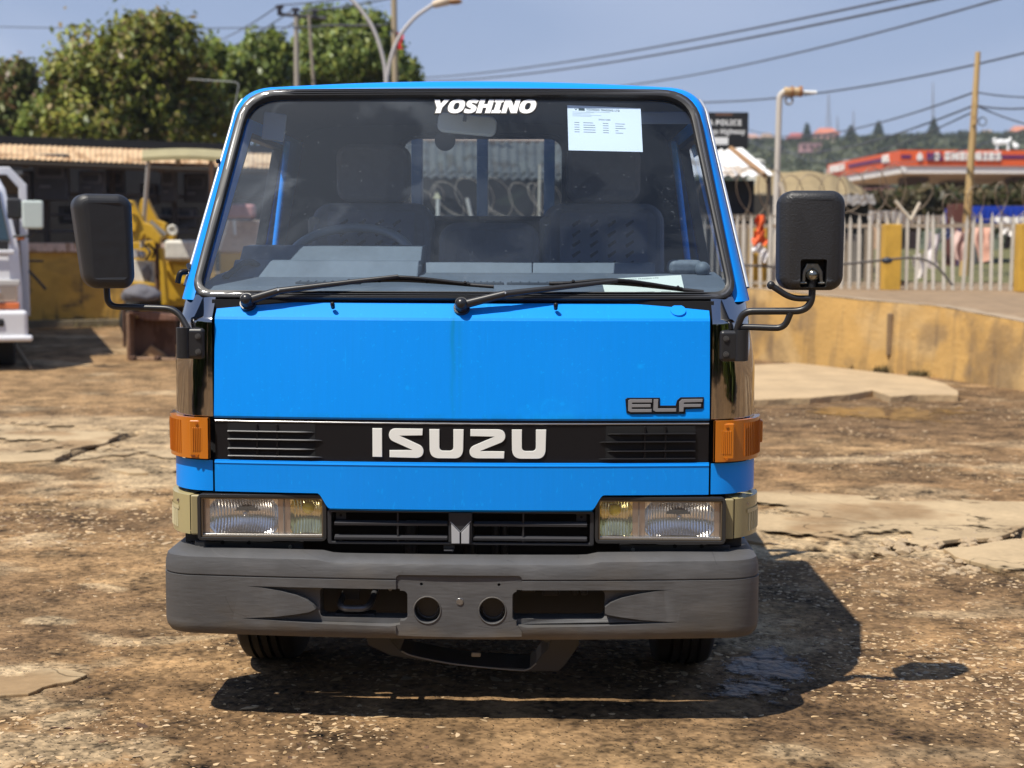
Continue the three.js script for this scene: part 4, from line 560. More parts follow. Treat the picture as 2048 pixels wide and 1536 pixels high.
wire([430, 108, 60], [591, 16, 40], 0.1, 0.02, 'power line from the middle insulator of the concrete pole down to the left');
wire([445, 122, 60], [629, 18, 40], 0.1, 0.018, 'power line from the right insulator of the concrete pole down to the left');
wire([559, 10, 40], [770, -18, 36], 0.05, 0.02, 'power line from the concrete pole up to the top edge left of the lamp');
wire([600, 22, 40], [800, -8, 36], 0.05, 0.02, 'second power line from the concrete pole towards the tall tan pole');
wire([-60, 52, 45], [640, 53, 38], 0.06, 0.014, 'faint level power line across the top left of the sky');
wire([1480, 252, 70], [1950, 184, 26], 0.6, 0.018, 'sagging line from the wooden pole over the police board');
wire([1950, 184, 26], [2120, 192, 26], 0.05, 0.014, 'short line from the wooden pole to the right edge near its top');
wire([1490, 275, 80], [1950, 210, 26], 0.8, 0.018, 'second sagging line from the wooden pole over the hill');
wire([1560, 290, 90], [1950, 222, 26], 0.9, 0.016, 'third sagging line from the wooden pole over the hill');
wire([1950, 210, 26], [2120, 205, 24], 0.08, 0.016, 'line from the wooden pole to the right edge below its top');
wire([1955, 212, 26], [2110, 260, 24], 0.05, 0.014, 'slanting line from the wooden pole down to the right edge');
wire([1700, 300, 100], [2120, 232, 24], 0.8, 0.014, 'low sagging line over the petrol canopy');
// ---------- the blue truck ----------
// its own axes: x to the viewer's right, y up, z towards the viewer; the middle of the bumper's front is z = 0
const truck = thing('flatbed_truck', 'blue cab-over truck with grey bumper and white ISUZU letters, facing the camera', 'truck');
truck.position.set(-0.155, 0, -4.3); truck.rotation.y = -0.026;
const MARKS = [[-0.155, 0.995, 0.008, 0.009, 0.7], [0.53, 1.06, 0.014, 0.012, 0.8], [-0.34, 1.075, 0.003, 0.05, 0.6], [0.08, 1.14, 0.002, 0.03, 0.5], [0.3, 0.95, 0.012, 0.008, 0.6], [-0.5, 0.93, 0.005, 0.004, 0.6], [0.62, 1.13, 0.005, 0.005, 0.5], [0.2, 1.09, 0.004, 0.004, 0.7], [-0.6, 1.12, 0.004, 0.004, 0.6], [0.42, 1.02, 0.004, 0.006, 0.5]];
const paintTex = tex(1024, 512, (u, v) => {                            // u over 1.48 m across, v over 0.6 m up: streaks, faded stains and specks on the paint
  const x = (u - 0.5) * 1.48, y = 0.65 + v * 0.6, n = fbm(u * 260, v * 5, 4, 601), m = 0.93 + 0.05 * (n - 0.5);
  let c = [m, m, m];
  const up = smooth(0.9, 1.2, y), st = (Math.exp(-Math.pow((x + 0.022 + 0.002 * Math.sin(y * 40)) / 0.006, 2)) * 0.5 + 0.42 * Math.exp(-Math.pow((x + 0.012) / 0.02, 2)) * fbm(u * 300, v * 3, 3, 605) + 0.35 * Math.exp(-Math.pow((x + 0.002) / 0.004, 2)) * fbm(u * 200, v * 6, 3, 606)) * (0.3 + 0.7 * up) * (y > 0.9 ? 1 : 0.2);
  const rusty = [14, 0.78, 0.45], pale = [18, 1.5, 1.12];
  c = c.map((q, i) => lerp(q, rusty[i], clamp(st * 0.95) * (i ? 1 : 0.5)));
  const r = Math.hypot((x - 0.268) / 0.1, (y - 0.93) / 0.04) + 0.7 * (fbm(u * 26, v * 11, 4, 609) - 0.5), ring = Math.hypot(x - 0.268, y - 0.935), s = 0.32 * smooth(1.15, 0.8, r) * (0.35 + smooth(0.4, 0.65, fbm(u * 30, v * 12, 4, 611))) + 0.35 * Math.exp(-Math.pow((ring - 0.028) / 0.004, 2)) * smooth(0.4, 0.6, fbm(u * 60, v * 24, 2, 617));
  const sp = smooth(0.80, 0.86, fbm(u * 180, v * 75, 2, 613)) * 0.7 + 0.05 * smooth(0.5, 0.8, fbm(u * 9, v * 6, 4, 615));
  c = c.map((q, i) => lerp(q, pale[i], clamp(s + sp) * (i ? 0.5 : 0.2)));
  // knocks and runs: pale smears on the paint and drip lines under the wiper pivots
  for (const [mx, my, rx, ry, s] of MARKS) { const d = Math.hypot((x - mx) / rx, (y - my) / ry) + 0.5 * (fbm(u * 120, v * 50, 3, 619) - 0.5); if (d < 1) c = c.map((q, i) => lerp(q, pale[i], s * smooth(1, 0.3, d) * (i ? 0.55 : 0.16))); }
  const drip = smooth(0.98, 1.2, y) * (y < 1.2 ? 1 : 0) * 0.35 * (Math.exp(-Math.pow((x + 0.662) / 0.0022, 2)) + Math.exp(-Math.pow((x + 0.3) / 0.0018, 2)) * 0.6 + Math.exp(-Math.pow((x - 0.03) / 0.002, 2)) * 0.7), seam = 0.28 * smooth(0.925, 0.903, y) * (y > 0.9 ? 1 : 0) * smooth(0.35, 0.7, fbm(u * 60, v * 8, 3, 623));
  c = c.map((q, i) => lerp(q, pale[i], clamp(drip) * (i ? 0.5 : 0.15))).map((q, i) => lerp(q, [6, 0.55, 0.3][i], clamp(seam) * (i ? 0.8 : 0.4)));
  return c.map((q) => q * 0.6);
});
const BLUE = [0.001, 0.27, 0.9], blue = mat(BLUE, 0.45, { clearcoat: 0.2, clearcoatRoughness: 0.12, specularIntensity: 0.4 }), bluePanel = mat(BLUE.map((c) => c / 0.56), 0.45, { clearcoat: 0.2, clearcoatRoughness: 0.12, specularIntensity: 0.4, map: paintTex });
const black = mat([0.009, 0.0085, 0.01], 0.4, { specularIntensity: 0.55 }), rubber = mat([0.018, 0.018, 0.02], 0.5), gap = mat([0.006, 0.006, 0.007], 0.9), chrome = mat([0.62, 0.6, 0.59], 0.1, { metalness: 1 }), steel = mat([0.45, 0.44, 0.42], 0.32, { metalness: 1 }), dark = mat([0.024, 0.024, 0.027], 0.5), white = mat([0.82, 0.82, 0.78], 0.45);
const bumpTex = canvasTex(2048, 512, (g, w, h) => {                     // worn plastic: cloudy fading, scratches, dust along the lower edge
  const im = g.createImageData(w, h);
  for (let y = 0; y < h; y++) for (let x = 0; x < w; x++) { const u = x / w, v = 1 - y / h, n = fbm(u * 26, v * 7, 5, 621), b = hash(x, y, 5) - 0.5, d = smooth(0.52, 0.75, fbm(u * 13, v * 5, 5, 627)), dust = smooth(0.28, 0.0, v + 0.25 * (fbm(u * 20, v * 6, 4, 631) - 0.5)) * 0.75 + 0.2 * smooth(0.55, 0.8, fbm(u * 9 + 4, v * 3, 4, 633)), k = 152 + 20 * (n - 0.5) + 12 * b + 13 * d, o = (y * w + x) * 4; im.data[o] = k + 34 * dust; im.data[o + 1] = k + 16 * dust; im.data[o + 2] = k - 8 * dust; im.data[o + 3] = 255; }
  g.putImageData(im, 0, 0); g.lineCap = 'round';
  for (let i = 0; i < 90; i++) { const x = rnd() * w, y = rnd() * h, a = rr(-0.5, 0.5) + (rnd() < 0.3 ? 1 : 0), l = rr(10, 130), t = rnd() < 0.6; g.strokeStyle = t ? `rgba(205,200,196,${rr(0.12, 0.5)})` : `rgba(60,58,58,${rr(0.2, 0.6)})`; g.lineWidth = rr(0.8, 2.2); g.beginPath(); g.moveTo(x, y); g.quadraticCurveTo(x + l * 0.5 * Math.cos(a) + rr(-8, 8), y + l * 0.5 * Math.sin(a) + rr(-8, 8), x + l * Math.cos(a), y + l * Math.sin(a)); g.stroke(); }
});
const gray = mat([0.25, 0.247, 0.252], 0.55, { map: bumpTex, bumpMap: fineBump, bumpScale: 0.0006 });
const bow = (x) => 0.04 * (1 - (x / 0.74) ** 2);
const zp = (y) => y <= 0.9 ? -0.125 : y < 1.199 ? lerp(-0.125, -0.155, (y - 0.9) / 0.299) : lerp(-0.155, -0.205, (y - 1.199) / 0.046);
// sheet panel across the front: rows of [y, z offset], from x0 to x1
function frontPanel(rows, x0, x1, edge = 0.012) {
  const P = [[rows[0][0], rows[0][1] - edge], ...rows, [rows[rows.length - 1][0], rows[rows.length - 1][1] - edge]], n = P.length - 1;
  const X = (u) => u <= 0 ? x0 : u >= 1 ? x1 : lerp(x0, x1, u), N = 40, list = [];
  for (let j = 0; j < n; j++) list.push(grid((u, v) => { const x = X(u), y = lerp(P[j][0], P[j + 1][0], v); return [x, y, lerp(zp(P[j][0]) + P[j][1], zp(P[j + 1][0]) + P[j + 1][1], v) + bow(x)]; }, N, j === 0 || j === n - 1 ? 1 : 6));
  for (const x of [x0, x1]) for (let j = 1; j < n - 1; j++) list.push(grid((u, v) => { const y = lerp(P[j][0], P[j + 1][0], v); return [x, y, lerp(zp(P[j][0]) + P[j][1], zp(P[j + 1][0]) + P[j + 1][1], v) + bow(x) - edge * u]; }, 1, 1));
  const g = mg(list), p = g.attributes.position, uv = g.attributes.uv; for (let i = 0; i < p.count; i++) uv.setXY(i, p.getX(i) / 1.48 + 0.5, (p.getY(i) - 0.65) / 0.6);
  return g;
}
part('front_panel', frontPanel([[0.9, 0], [0.906, 0.003], [1.192, 0.002], [1.2, 0], [1.242, 0.0]], -0.736, 0.736), bluePanel, truck);
{ const p = truck.children[0]; const c = new THREE.CylinderGeometry(0.0225, 0.024, 0.006, 32); c.rotateX(Math.PI / 2 - 0.85); c.translate(0.643, 1.222, zp(1.222) + bow(0.643) + 0.003); part('round_plug', c, blue, p); }
// lower blue panel with a step for the lamps
{
  const bot = (x) => lerp(0.634, 0.679, smooth(0.388, 0.425, Math.abs(x))), Z = (x) => zp(0.7) + bow(x) + 0.002, X = (u) => lerp(-0.736, 0.736, u);
  const g = mg([grid((u, v) => { const x = X(u); return [x, lerp(bot(x), 0.773, v), Z(x)]; }, 240, 6), grid((u, v) => { const x = X(u); return [x, bot(x) + 0.002 * v, Z(x) - 0.016 * v]; }, 240, 1), grid((u, v) => { const x = X(u); return [x, 0.773, Z(x) - 0.012 * v]; }, 40, 1), ...[-0.736, 0.736].map((x) => grid((u, v) => [x, lerp(0.679, 0.773, v), Z(x) - 0.012 * u], 1, 1))]), p = g.attributes.position, uv = g.attributes.uv;
  for (let i = 0; i < p.count; i++) uv.setXY(i, p.getX(i) / 1.48 + 0.5, (p.getY(i) - 0.6) / 0.6 * 0.4 + 0.1);
  const lp = part('lower_panel', g, bluePanel, truck);
  part('top_lip', frontPanel([[0.765, 0.004], [0.774, 0.001]], -0.736, 0.736, 0.01), blue, lp);
  part('bottom_lip', grid((u, v) => { const x = lerp(-0.392, 0.392, u); return [x, 0.633 - 0.012 * v, -0.125 + bow(x) - 0.03 * v]; }, 20, 1), blue, lp);
}
// dark body behind the gaps
part('inner_panel', [bx(1.5, 0.64, 0.02, 0, 0.93, -0.19), bx(0.3, 0.5, 0.02, -0.7, 0.93, -0.24), bx(0.3, 0.5, 0.02, 0.7, 0.93, -0.24), grid((u, v) => { const x = lerp(-0.735, 0.735, u); return [x, lerp(1.23, 1.262, v), -0.235 - 0.02 * v + 0.8 * bow(x)]; }, 20, 2)], gap, truck);
// black strip with louvres and lettering
{
  const strip = part('grille_strip', [frontPanel([[0.775, -0.006], [0.898, -0.006]], -0.735, 0.735)], black, truck), Z = (x) => zp(0.84) + bow(x);
  part('bright_line', grid((u, v) => { const x = lerp(-0.735, 0.735, u), a = v * Math.PI; return [x, 0.8905 + 0.003 * Math.cos(a), Z(x) - 0.006 + 0.004 * Math.sin(a)]; }, 30, 4), mat([0.5, 0.5, 0.5], 0.25, { metalness: 0.6 }), strip);
  for (const s of [-1, 1]) {
    part('louvre_recess', grid((u, v) => { const x = s * lerp(0.43, 0.695, u); return [x, lerp(0.785, 0.884, v), Z(x) - 0.0045]; }, 10, 1), gap, strip);
    for (const [y, xi] of [[0.8605, 0.432], [0.8365, 0.408], [0.809, 0.432], [0.7865, 0.408]]) part('louvre', grid((u, v) => { const x = s * lerp(xi, 0.695, u), a = v * Math.PI * 2, t = smooth(0, 0.12, u); return [x, y + 0.0028 * Math.cos(a) * t, Z(x) - 0.003 + 0.008 * t * Math.sin(a)]; }, 16, 8), s < 0 ? mat([0.09, 0.09, 0.095], 0.3) : black, strip);
    for (const x of [0.545, 0.606]) part('louvre_mullion', box(0.005, 0.097, 0.006, s * x, 0.835, Z(x) - 0.002, 0.001), black, strip);
  }
  const lx = (zx) => -0.259 + (640 + zx * 0.29297 - 747) * 0.001487, ly = (zy) => 0.874 - (820 + zy * 0.29297 - 855) * 0.0015;
  const glyph = (cmds) => { const s = new THREE.Shape(); for (const [k, ...a] of cmds) { const q = []; for (let i = 0; i < a.length; i += 2) q.push(lx(a[i]), ly(a[i + 1])); if (k === 'M') s.moveTo(...q); else if (k === 'L') s.lineTo(...q); else s.quadraticCurveTo(...q); } return s; };
  const U = (o) => [['M', 752 + o, 121], ['L', 820 + o, 121], ['L', 820 + o, 238], ['Q', 821 + o, 266, 848 + o, 266], ['L', 888 + o, 266], ['Q', 914 + o, 265, 915 + o, 238], ['L', 915 + o, 121], ['L', 984 + o, 121], ['L', 981 + o, 255], ['Q', 978 + o, 317, 922 + o, 317], ['L', 814 + o, 317], ['Q', 756 + o, 315, 754 + o, 255]];
  const G = [[['M', 365, 118], ['L', 430, 118], ['L', 430, 312], ['L', 365, 311]], [['M', 707, 119], ['L', 525, 118], ['Q', 478, 119, 477, 164], ['Q', 478, 194, 512, 208], ['L', 640, 263], ['L', 481, 266], ['L', 481, 313], ['L', 660, 316], ['Q', 712, 314, 712, 268], ['Q', 710, 238, 676, 224], ['L', 546, 166], ['L', 705, 163]], U(0), [['M', 1030, 120], ['L', 1215, 120], ['Q', 1266, 122, 1266, 168], ['Q', 1264, 198, 1232, 211], ['L', 1093, 267], ['L', 1260, 269], ['L', 1258, 316], ['L', 1080, 316], ['Q', 1024, 314, 1024, 268], ['Q', 1027, 240, 1062, 226], ['L', 1197, 168], ['L', 1030, 166]], U(558)];
  for (const c of G) { const g = ext(glyph(c), 0.004, 0.0008); warp(g, (x, y, z) => [x, y, z + Z(x) - 0.006]); part('letter', g, white, strip); }
  part('badge_hole', box(0.008, 0.009, 0.003, -0.018, 0.833, Z(0) - 0.005, 0.001), gap, strip);
}
// chrome ELF badge on the panel
{
  const bX = (zx) => 0.486 + (1160 + zx / 2.845 - 1250) * 0.001478, bY = (zy) => 0.967 - (580 + zy / 2.845 - 795) * 0.00145, Z = (x, y) => zp(y) + bow(x), P = (l) => l.map(([x, y]) => [bX(x), bY(y)]);
  const badge = part('name_badge', warp(ext(P([[256, 618], [268, 610], [452, 610], [452, 655], [542, 655], [550, 625], [570, 608], [703, 607], [702, 672], [600, 676], [596, 703], [285, 704], [262, 695]]), 0.004, 0.001), (x, y, z) => [x, y, z + Z(x, y) + 0.001]), black, truck), ml = mat([0.2, 0.195, 0.2], 0.35);
  for (const l of [[[272, 624], [284, 618], [407, 618], [407, 637], [296, 637], [293, 646], [400, 646], [400, 664], [293, 664], [293, 674], [405, 674], [405, 692], [284, 692], [272, 684]], [[417, 618], [443, 618], [441, 671], [545, 671], [545, 690], [428, 690], [415, 682]], [[562, 690], [562, 634], [578, 618], [696, 617], [694, 635], [590, 637], [588, 646], [688, 646], [686, 663], [588, 664], [586, 690]]]) part('letter', warp(ext(P(l), 0.003, 0.0008), (x, y, z) => [x, y, z + Z(x, y) + 0.006]), ml, badge);
}
// ---------- front corners ----------
const cornerX = (u, y = 0.8) => 0.742 + (0.150 - 0.022 * smooth(1.02, 1.25, y)) * Math.sin(u * Math.PI / 2), cornerZ = (u) => -0.19 * (1 - Math.cos(u * Math.PI / 2));
function corner(s, y0, y1, o = 0, u0 = 0, u1 = 1, zfn, side = 0.05, nu = 14, nv = 8) {
  return grid((u, v) => { const y = lerp(y0, y1, v), t = lerp(u0, u1, u), a = t * Math.PI / 2, z0 = zp(y); return [s * (cornerX(t, y) + o * Math.sin(a)), y, z0 + cornerZ(t) + o * Math.cos(a) - (u >= 1 ? side : 0) + (zfn ? zfn(t, y) : 0)]; }, nu, nv);
}
const chromeBump = tex(256, 256, (u, v) => fbm(u * 5, v * 7, 3, 631, 0));
const pillarChrome = mat([0.42, 0.405, 0.405], 0.05, { metalness: 1, bumpMap: chromeBump, bumpScale: 0.0002 });
const amber = mat([0.52, 0.155, 0.008], 0.28, { clearcoat: 0.6, clearcoatRoughness: 0.1 }), amberD = mat([0.44, 0.115, 0.006], 0.35), khaki = mat([0.40, 0.34, 0.17], 0.35, { clearcoat: 0.4, clearcoatRoughness: 0.2 }), khakiD = mat([0.3, 0.25, 0.13], 0.45);
for (const s of [-1, 1]) {
  part('corner_panel', corner(s, 0.902, 1.262, 0, 0, 1, (t, y) => (y < 1.19 ? -0.125 - zp(y) - 0.012 : -0.137 - 0.11 * (y - 1.19) * 8 - zp(y)), 0.06, 18, 40), pillarChrome, truck, 'bright chrome corner panel');
  part('corner_gap', corner(s, 0.54, 1.25, -0.02, 0, 1, () => -0.03), gap, truck);
  part('corner_fender', crease(mg([corner(s, 0.68, 0.772, 0.001), corner(s, 0.772, 0.7721, 0.001, 0, 1, (t, y) => 0)]), 0.5), blue, truck);
  // amber indicator
  const ind = part('indicator', crease(mg([corner(s, 0.778, 0.9, 0.016, 0.04, 0.98, null, 0.03), grid((u, v) => { const t = lerp(0.04, 0.98, u), a = t * Math.PI / 2; return [s * (cornerX(t) + 0.016 * v * Math.sin(a)), 0.9, zp(0.9) + cornerZ(t) + 0.016 * v * Math.cos(a)]; }, 12, 1), grid((u, v) => { const t = lerp(0.04, 0.98, u), a = t * Math.PI / 2; return [s * (cornerX(t) + 0.016 * v * Math.sin(a)), 0.778, zp(0.778) + cornerZ(t) + 0.016 * v * Math.cos(a)]; }, 12, 1), grid((u, v) => [s * 0.7485, lerp(0.778, 0.9, v), -0.125 + 0.016 * u], 1, 2)]), 0.5), amber, truck, s < 0 ? 'bright amber indicator lens' : 'darker amber indicator lens');
  part('side_ear', box(0.016, 0.07, 0.05, s * 0.913, 0.846, -0.34, 0.006), amber, ind);
  part('front_lens', box(0.056, 0.108, 0.012, s * 0.781, 0.839, -0.12, 0.005), amber, ind);
  for (let i = 0; i < 7; i++) part('lens_rib', box(0.0032, 0.07, 0.006, s * (0.765 + i * 0.0055), 0.836, -0.1145, 0.0015), amber, ind);
  for (let i = 0; i < 15; i++) { const t = lerp(0.42, 0.93, i / 14), a = t * Math.PI / 2; part('lens_rib', cyl(0.0016, 0.0016, 0.1, s * (cornerX(t) + 0.0165 * Math.sin(a)), 0.84, -0.125 + cornerZ(t) + 0.0165 * Math.cos(a), 'y', 6), amberD, ind); }
  for (const y of [0.884, 0.787]) part('screw', cyl(0.0045, 0.0045, 0.004, s * 0.787, y, -0.1125, 'z', 12), amberD, ind);
  // khaki corner lamp
  const cl = part('corner_lamp', crease(mg([corner(s, 0.546, 0.664, 0.012, 0.3, 1, null, 0.03, 14, 6), ...[0.546, 0.664].map((y) => grid((u, v) => { const t = lerp(0.3, 1, u), a = t * Math.PI / 2; return [s * (cornerX(t) + 0.012 * v * Math.sin(a) - 0.02 * (1 - v)), y + (y > 0.6 ? 0.008 : -0.004) * (1 - v), zp(y) + cornerZ(t) + 0.012 * v * Math.cos(a) - 0.02 * (1 - v)]; }, 14, 2))]), 0.5), khaki, truck);
  part('lamp_frame', box(0.03, 0.122, 0.03, s * 0.799, 0.604, -0.148, 0.006), khakiD, cl);
  for (let i = 0; i < 8; i++) { const t = lerp(0.55, 0.97, i / 7), a = t * Math.PI / 2; part('lens_rib', cyl(0.003, 0.003, 0.055, s * (cornerX(t) + 0.0125 * Math.sin(a)), 0.588, -0.125 + cornerZ(t) + 0.0125 * Math.cos(a), 'y', 6), mat([0.62, 0.56, 0.36], 0.35), cl); }
  { const t = 0.52, a = t * Math.PI / 2; part('screw', cyl(0.0045, 0.0045, 0.006, s * cornerX(t) + s * 0.012 * Math.sin(a), 0.643, -0.125 + cornerZ(t) + 0.014 * Math.cos(a), 'z', 12), steel, cl); }
  part('lens_ledge', corner(s, 0.616, 0.628, 0.0145, 0.5, 1, null, 0.02, 10, 3), mat([0.55, 0.48, 0.28], 0.35), cl);
}
// ---------- head lamps ----------
const bronze = mat([0.46, 0.36, 0.28], 0.3, { metalness: 0.8 }), lensGlass = mat([1, 1, 1], 0.03, { transmission: 0.93, thickness: 0, ior: 1.5 });
for (const s of [-1, 1]) {
  const z0 = -0.118, h = new THREE.Group(); h.name = 'head_lamp'; truck.add(h); h.userData.label = s < 0 ? 'left rectangular head lamp with a yellow fog section' : 'right rectangular head lamp with a yellow fog section';
  const X = (x) => s * x, fl = (a, b) => [Math.min(X(a), X(b)), Math.max(X(a), X(b))];
  const ring = (x0, x1, y0, y1, w, r, depth, m, n, z) => { const [a, b] = fl(x0, x1); const g = ext(shp(rrect(a, y0, b, y1, r), [rrect(a + w, y0 + w, b - w, y1 - w, Math.max(0.002, r - w))]), depth, 0.0015); part(n, g.translate(0, 0, z), m, h); };
  ring(0.40, 0.787, 0.532, 0.672, 0.010, 0.014, 0.03, mat([0.025, 0.025, 0.026], 0.35), 'bezel', z0 - 0.02); ring(0.410, 0.777, 0.542, 0.662, 0.005, 0.006, 0.02, mat([0.2, 0.17, 0.13], 0.3, { metalness: 0.7 }), 'trim', z0 - 0.014);
  // one bowl each for the main and the fog lamp, with the fluting of the lens as fine waves
  const bowl = (cx, rx, m, n, depth, gain) => { const [a, b] = fl(cx - rx, cx + rx); part(n, grid((u, v) => { const x = lerp(a, b, u), y = lerp(0.549, 0.655, v), dx = (x - X(cx)) / rx, dy = (y - 0.602) / 0.06, d = Math.min(1, dx * dx * 0.85 + dy * dy * 0.6), zz = (1 - d) * depth; return [x, y, z0 - 0.014 - zz + 1.5 * gain * Math.sin(x * 2 * Math.PI / 0.0085) * smooth(1.05, 0.7, Math.abs(dx)) * (0.4 + 0.6 * noise(y * 60, x * 25, 3))]; }, 160, 24), m, h); };
  bowl(0.652, 0.103, mat([0.74, 0.71, 0.68], 0.22, { metalness: 1 }), 'reflector', 0.055, 0.0011); bowl(0.462, 0.05, mat([0.8, 0.73, 0.42], 0.12, { metalness: 1 }), 'fog_reflector', 0.045, 0.0011);
  const plate = (x0, x1) => { const [a, b] = fl(x0, x1); part('lamp_plate', box(b - a, 0.106, 0.006, (a + b) / 2, 0.602, z0 - 0.018, 0.001), bronze, h); }; plate(0.512, 0.549); plate(0.755, 0.772);
  part('divider', box(0.003, 0.108, 0.01, X(0.531), 0.602, z0 - 0.012, 0.001), mat([0.2, 0.17, 0.14], 0.4), h);
  part('bulb', [cyl(0.007, 0.007, 0.026, X(0.652), 0.606, z0 - 0.045, 'z', 16), sph(0.008, X(0.652), 0.606, z0 - 0.032)], mat([0.5, 0.5, 0.5], 0.2, { metalness: 0.8 }), h);
  part('fog_bulb', [cyl(0.009, 0.009, 0.02, X(0.46), 0.622, z0 - 0.04, 'z', 16), sph(0.019, X(0.46), 0.627, z0 - 0.03)], mat([0.85, 0.62, 0.01], 0.25), h);
  { const [a, b] = fl(0.417, 0.770); part('lens', grid((u, v) => [lerp(a, b, u), lerp(0.547, 0.657, v), z0 - 0.002 + 0.003 * Math.sin(u * 3.14)], 8, 4), lensGlass, h); }
  part('lower_ledge', box(0.36, 0.006, 0.016, X(0.594), 0.548, z0 - 0.008, 0.002), mat([0.7, 0.66, 0.6], 0.2, { metalness: 0.9 }), h);
  // bracket under the lamp
  part('lamp_bracket', [box(0.33, 0.024, 0.012, X(0.64), 0.512, -0.15, 0.004), box(0.05, 0.03, 0.02, X(0.82), 0.525, -0.2, 0.004)], dark, truck); for (const x of [0.72, 0.64]) part('bracket_hole', cyl(0.006, 0.006, 0.004, X(x), 0.519, -0.1435, 'z', 12), gap, truck); part('bracket_bolt', cyl(0.006, 0.006, 0.006, X(0.515), 0.508, -0.142, 'z', 6), steel, truck);
}
// ---------- lower grille ----------
{
  const gr = part('lower_grille', ext(shp(rrect(-0.397, 0.524, 0.397, 0.628, 0.008), [rrect(-0.385, 0.532, 0.385, 0.62, 0.004)]), 0.02, 0.002).translate(0, 0, -0.13), dark, truck);
  part('grille_back', bx(1.5, 0.24, 0.01, 0, 0.52, -0.27), gap, truck);
  for (const s of [-1, 1]) { for (const y of [0.588, 0.545]) part('grille_bar', warp(ext([[0, -0.008], [0.018, -0.006], [0.02, 0.001], [0.002, 0.007]], 0.335, 0.0012), (x, y2, z) => [s * (0.04 + z), y + y2, -0.122 + x]), mat([0.045, 0.045, 0.05], 0.4), gr); part('grille_mullion', box(0.005, 0.088, 0.012, s * 0.187, 0.576, -0.114, 0.001), dark, gr); part('fixing_tab', box(0.03, 0.024, 0.004, s * 0.36, 0.607, -0.135, 0.001), mat([0.04, 0.04, 0.042], 0.6), gr); part('fixing_hole', cyl(0.004, 0.004, 0.003, s * 0.36, 0.607, -0.1315, 'z', 10), gap, gr); }
  part('emblem_plate', box(0.07, 0.092, 0.02, 0, 0.577, -0.112, 0.003), dark, gr);
  const em = (zx, zy) => [(640 + zx * 0.29297 - 918) * 0.00147, 0.597 - (820 + zy * 0.29297 - 1040) * 0.00149];
  for (const l of [[[888, 770], [945, 828], [945, 902], [890, 902]], [[1013, 770], [957, 828], [957, 902], [1011, 902]]]) part('emblem_piece', ext(l.map((q) => em(...q)), 0.006, 0.001).translate(0, 0, -0.101), mat([0.42, 0.42, 0.43], 0.4), gr);
  part('emblem_rim', [[[880, 755], [951, 825]], [[1021, 750], [951, 825]]].map(([a, b]) => { const p = em(...a), q = em(...b); return bar(V(p[0], p[1], -0.1), V(q[0], q[1], -0.1), 0.0016); }), mat([0.35, 0.35, 0.36], 0.3, { metalness: 0.7 }), gr);
  part('latch_tab', [box(0.034, 0.014, 0.012, -0.035, 0.515, -0.13, 0.003), box(0.03, 0.004, 0.02, -0.035, 0.506, -0.122, 0.001)], mat([0.05, 0.05, 0.055], 0.5), truck);
  for (const [x, w] of [[0.1, 0.012], [0.128, 0.01], [0.02, 0.02], [-0.16, 0.02]]) part('radiator_pipe', cyl(w, w, 0.1, x, 0.52, -0.25, 'y', 12), mat([0.02, 0.02, 0.022], 0.4), truck);
}
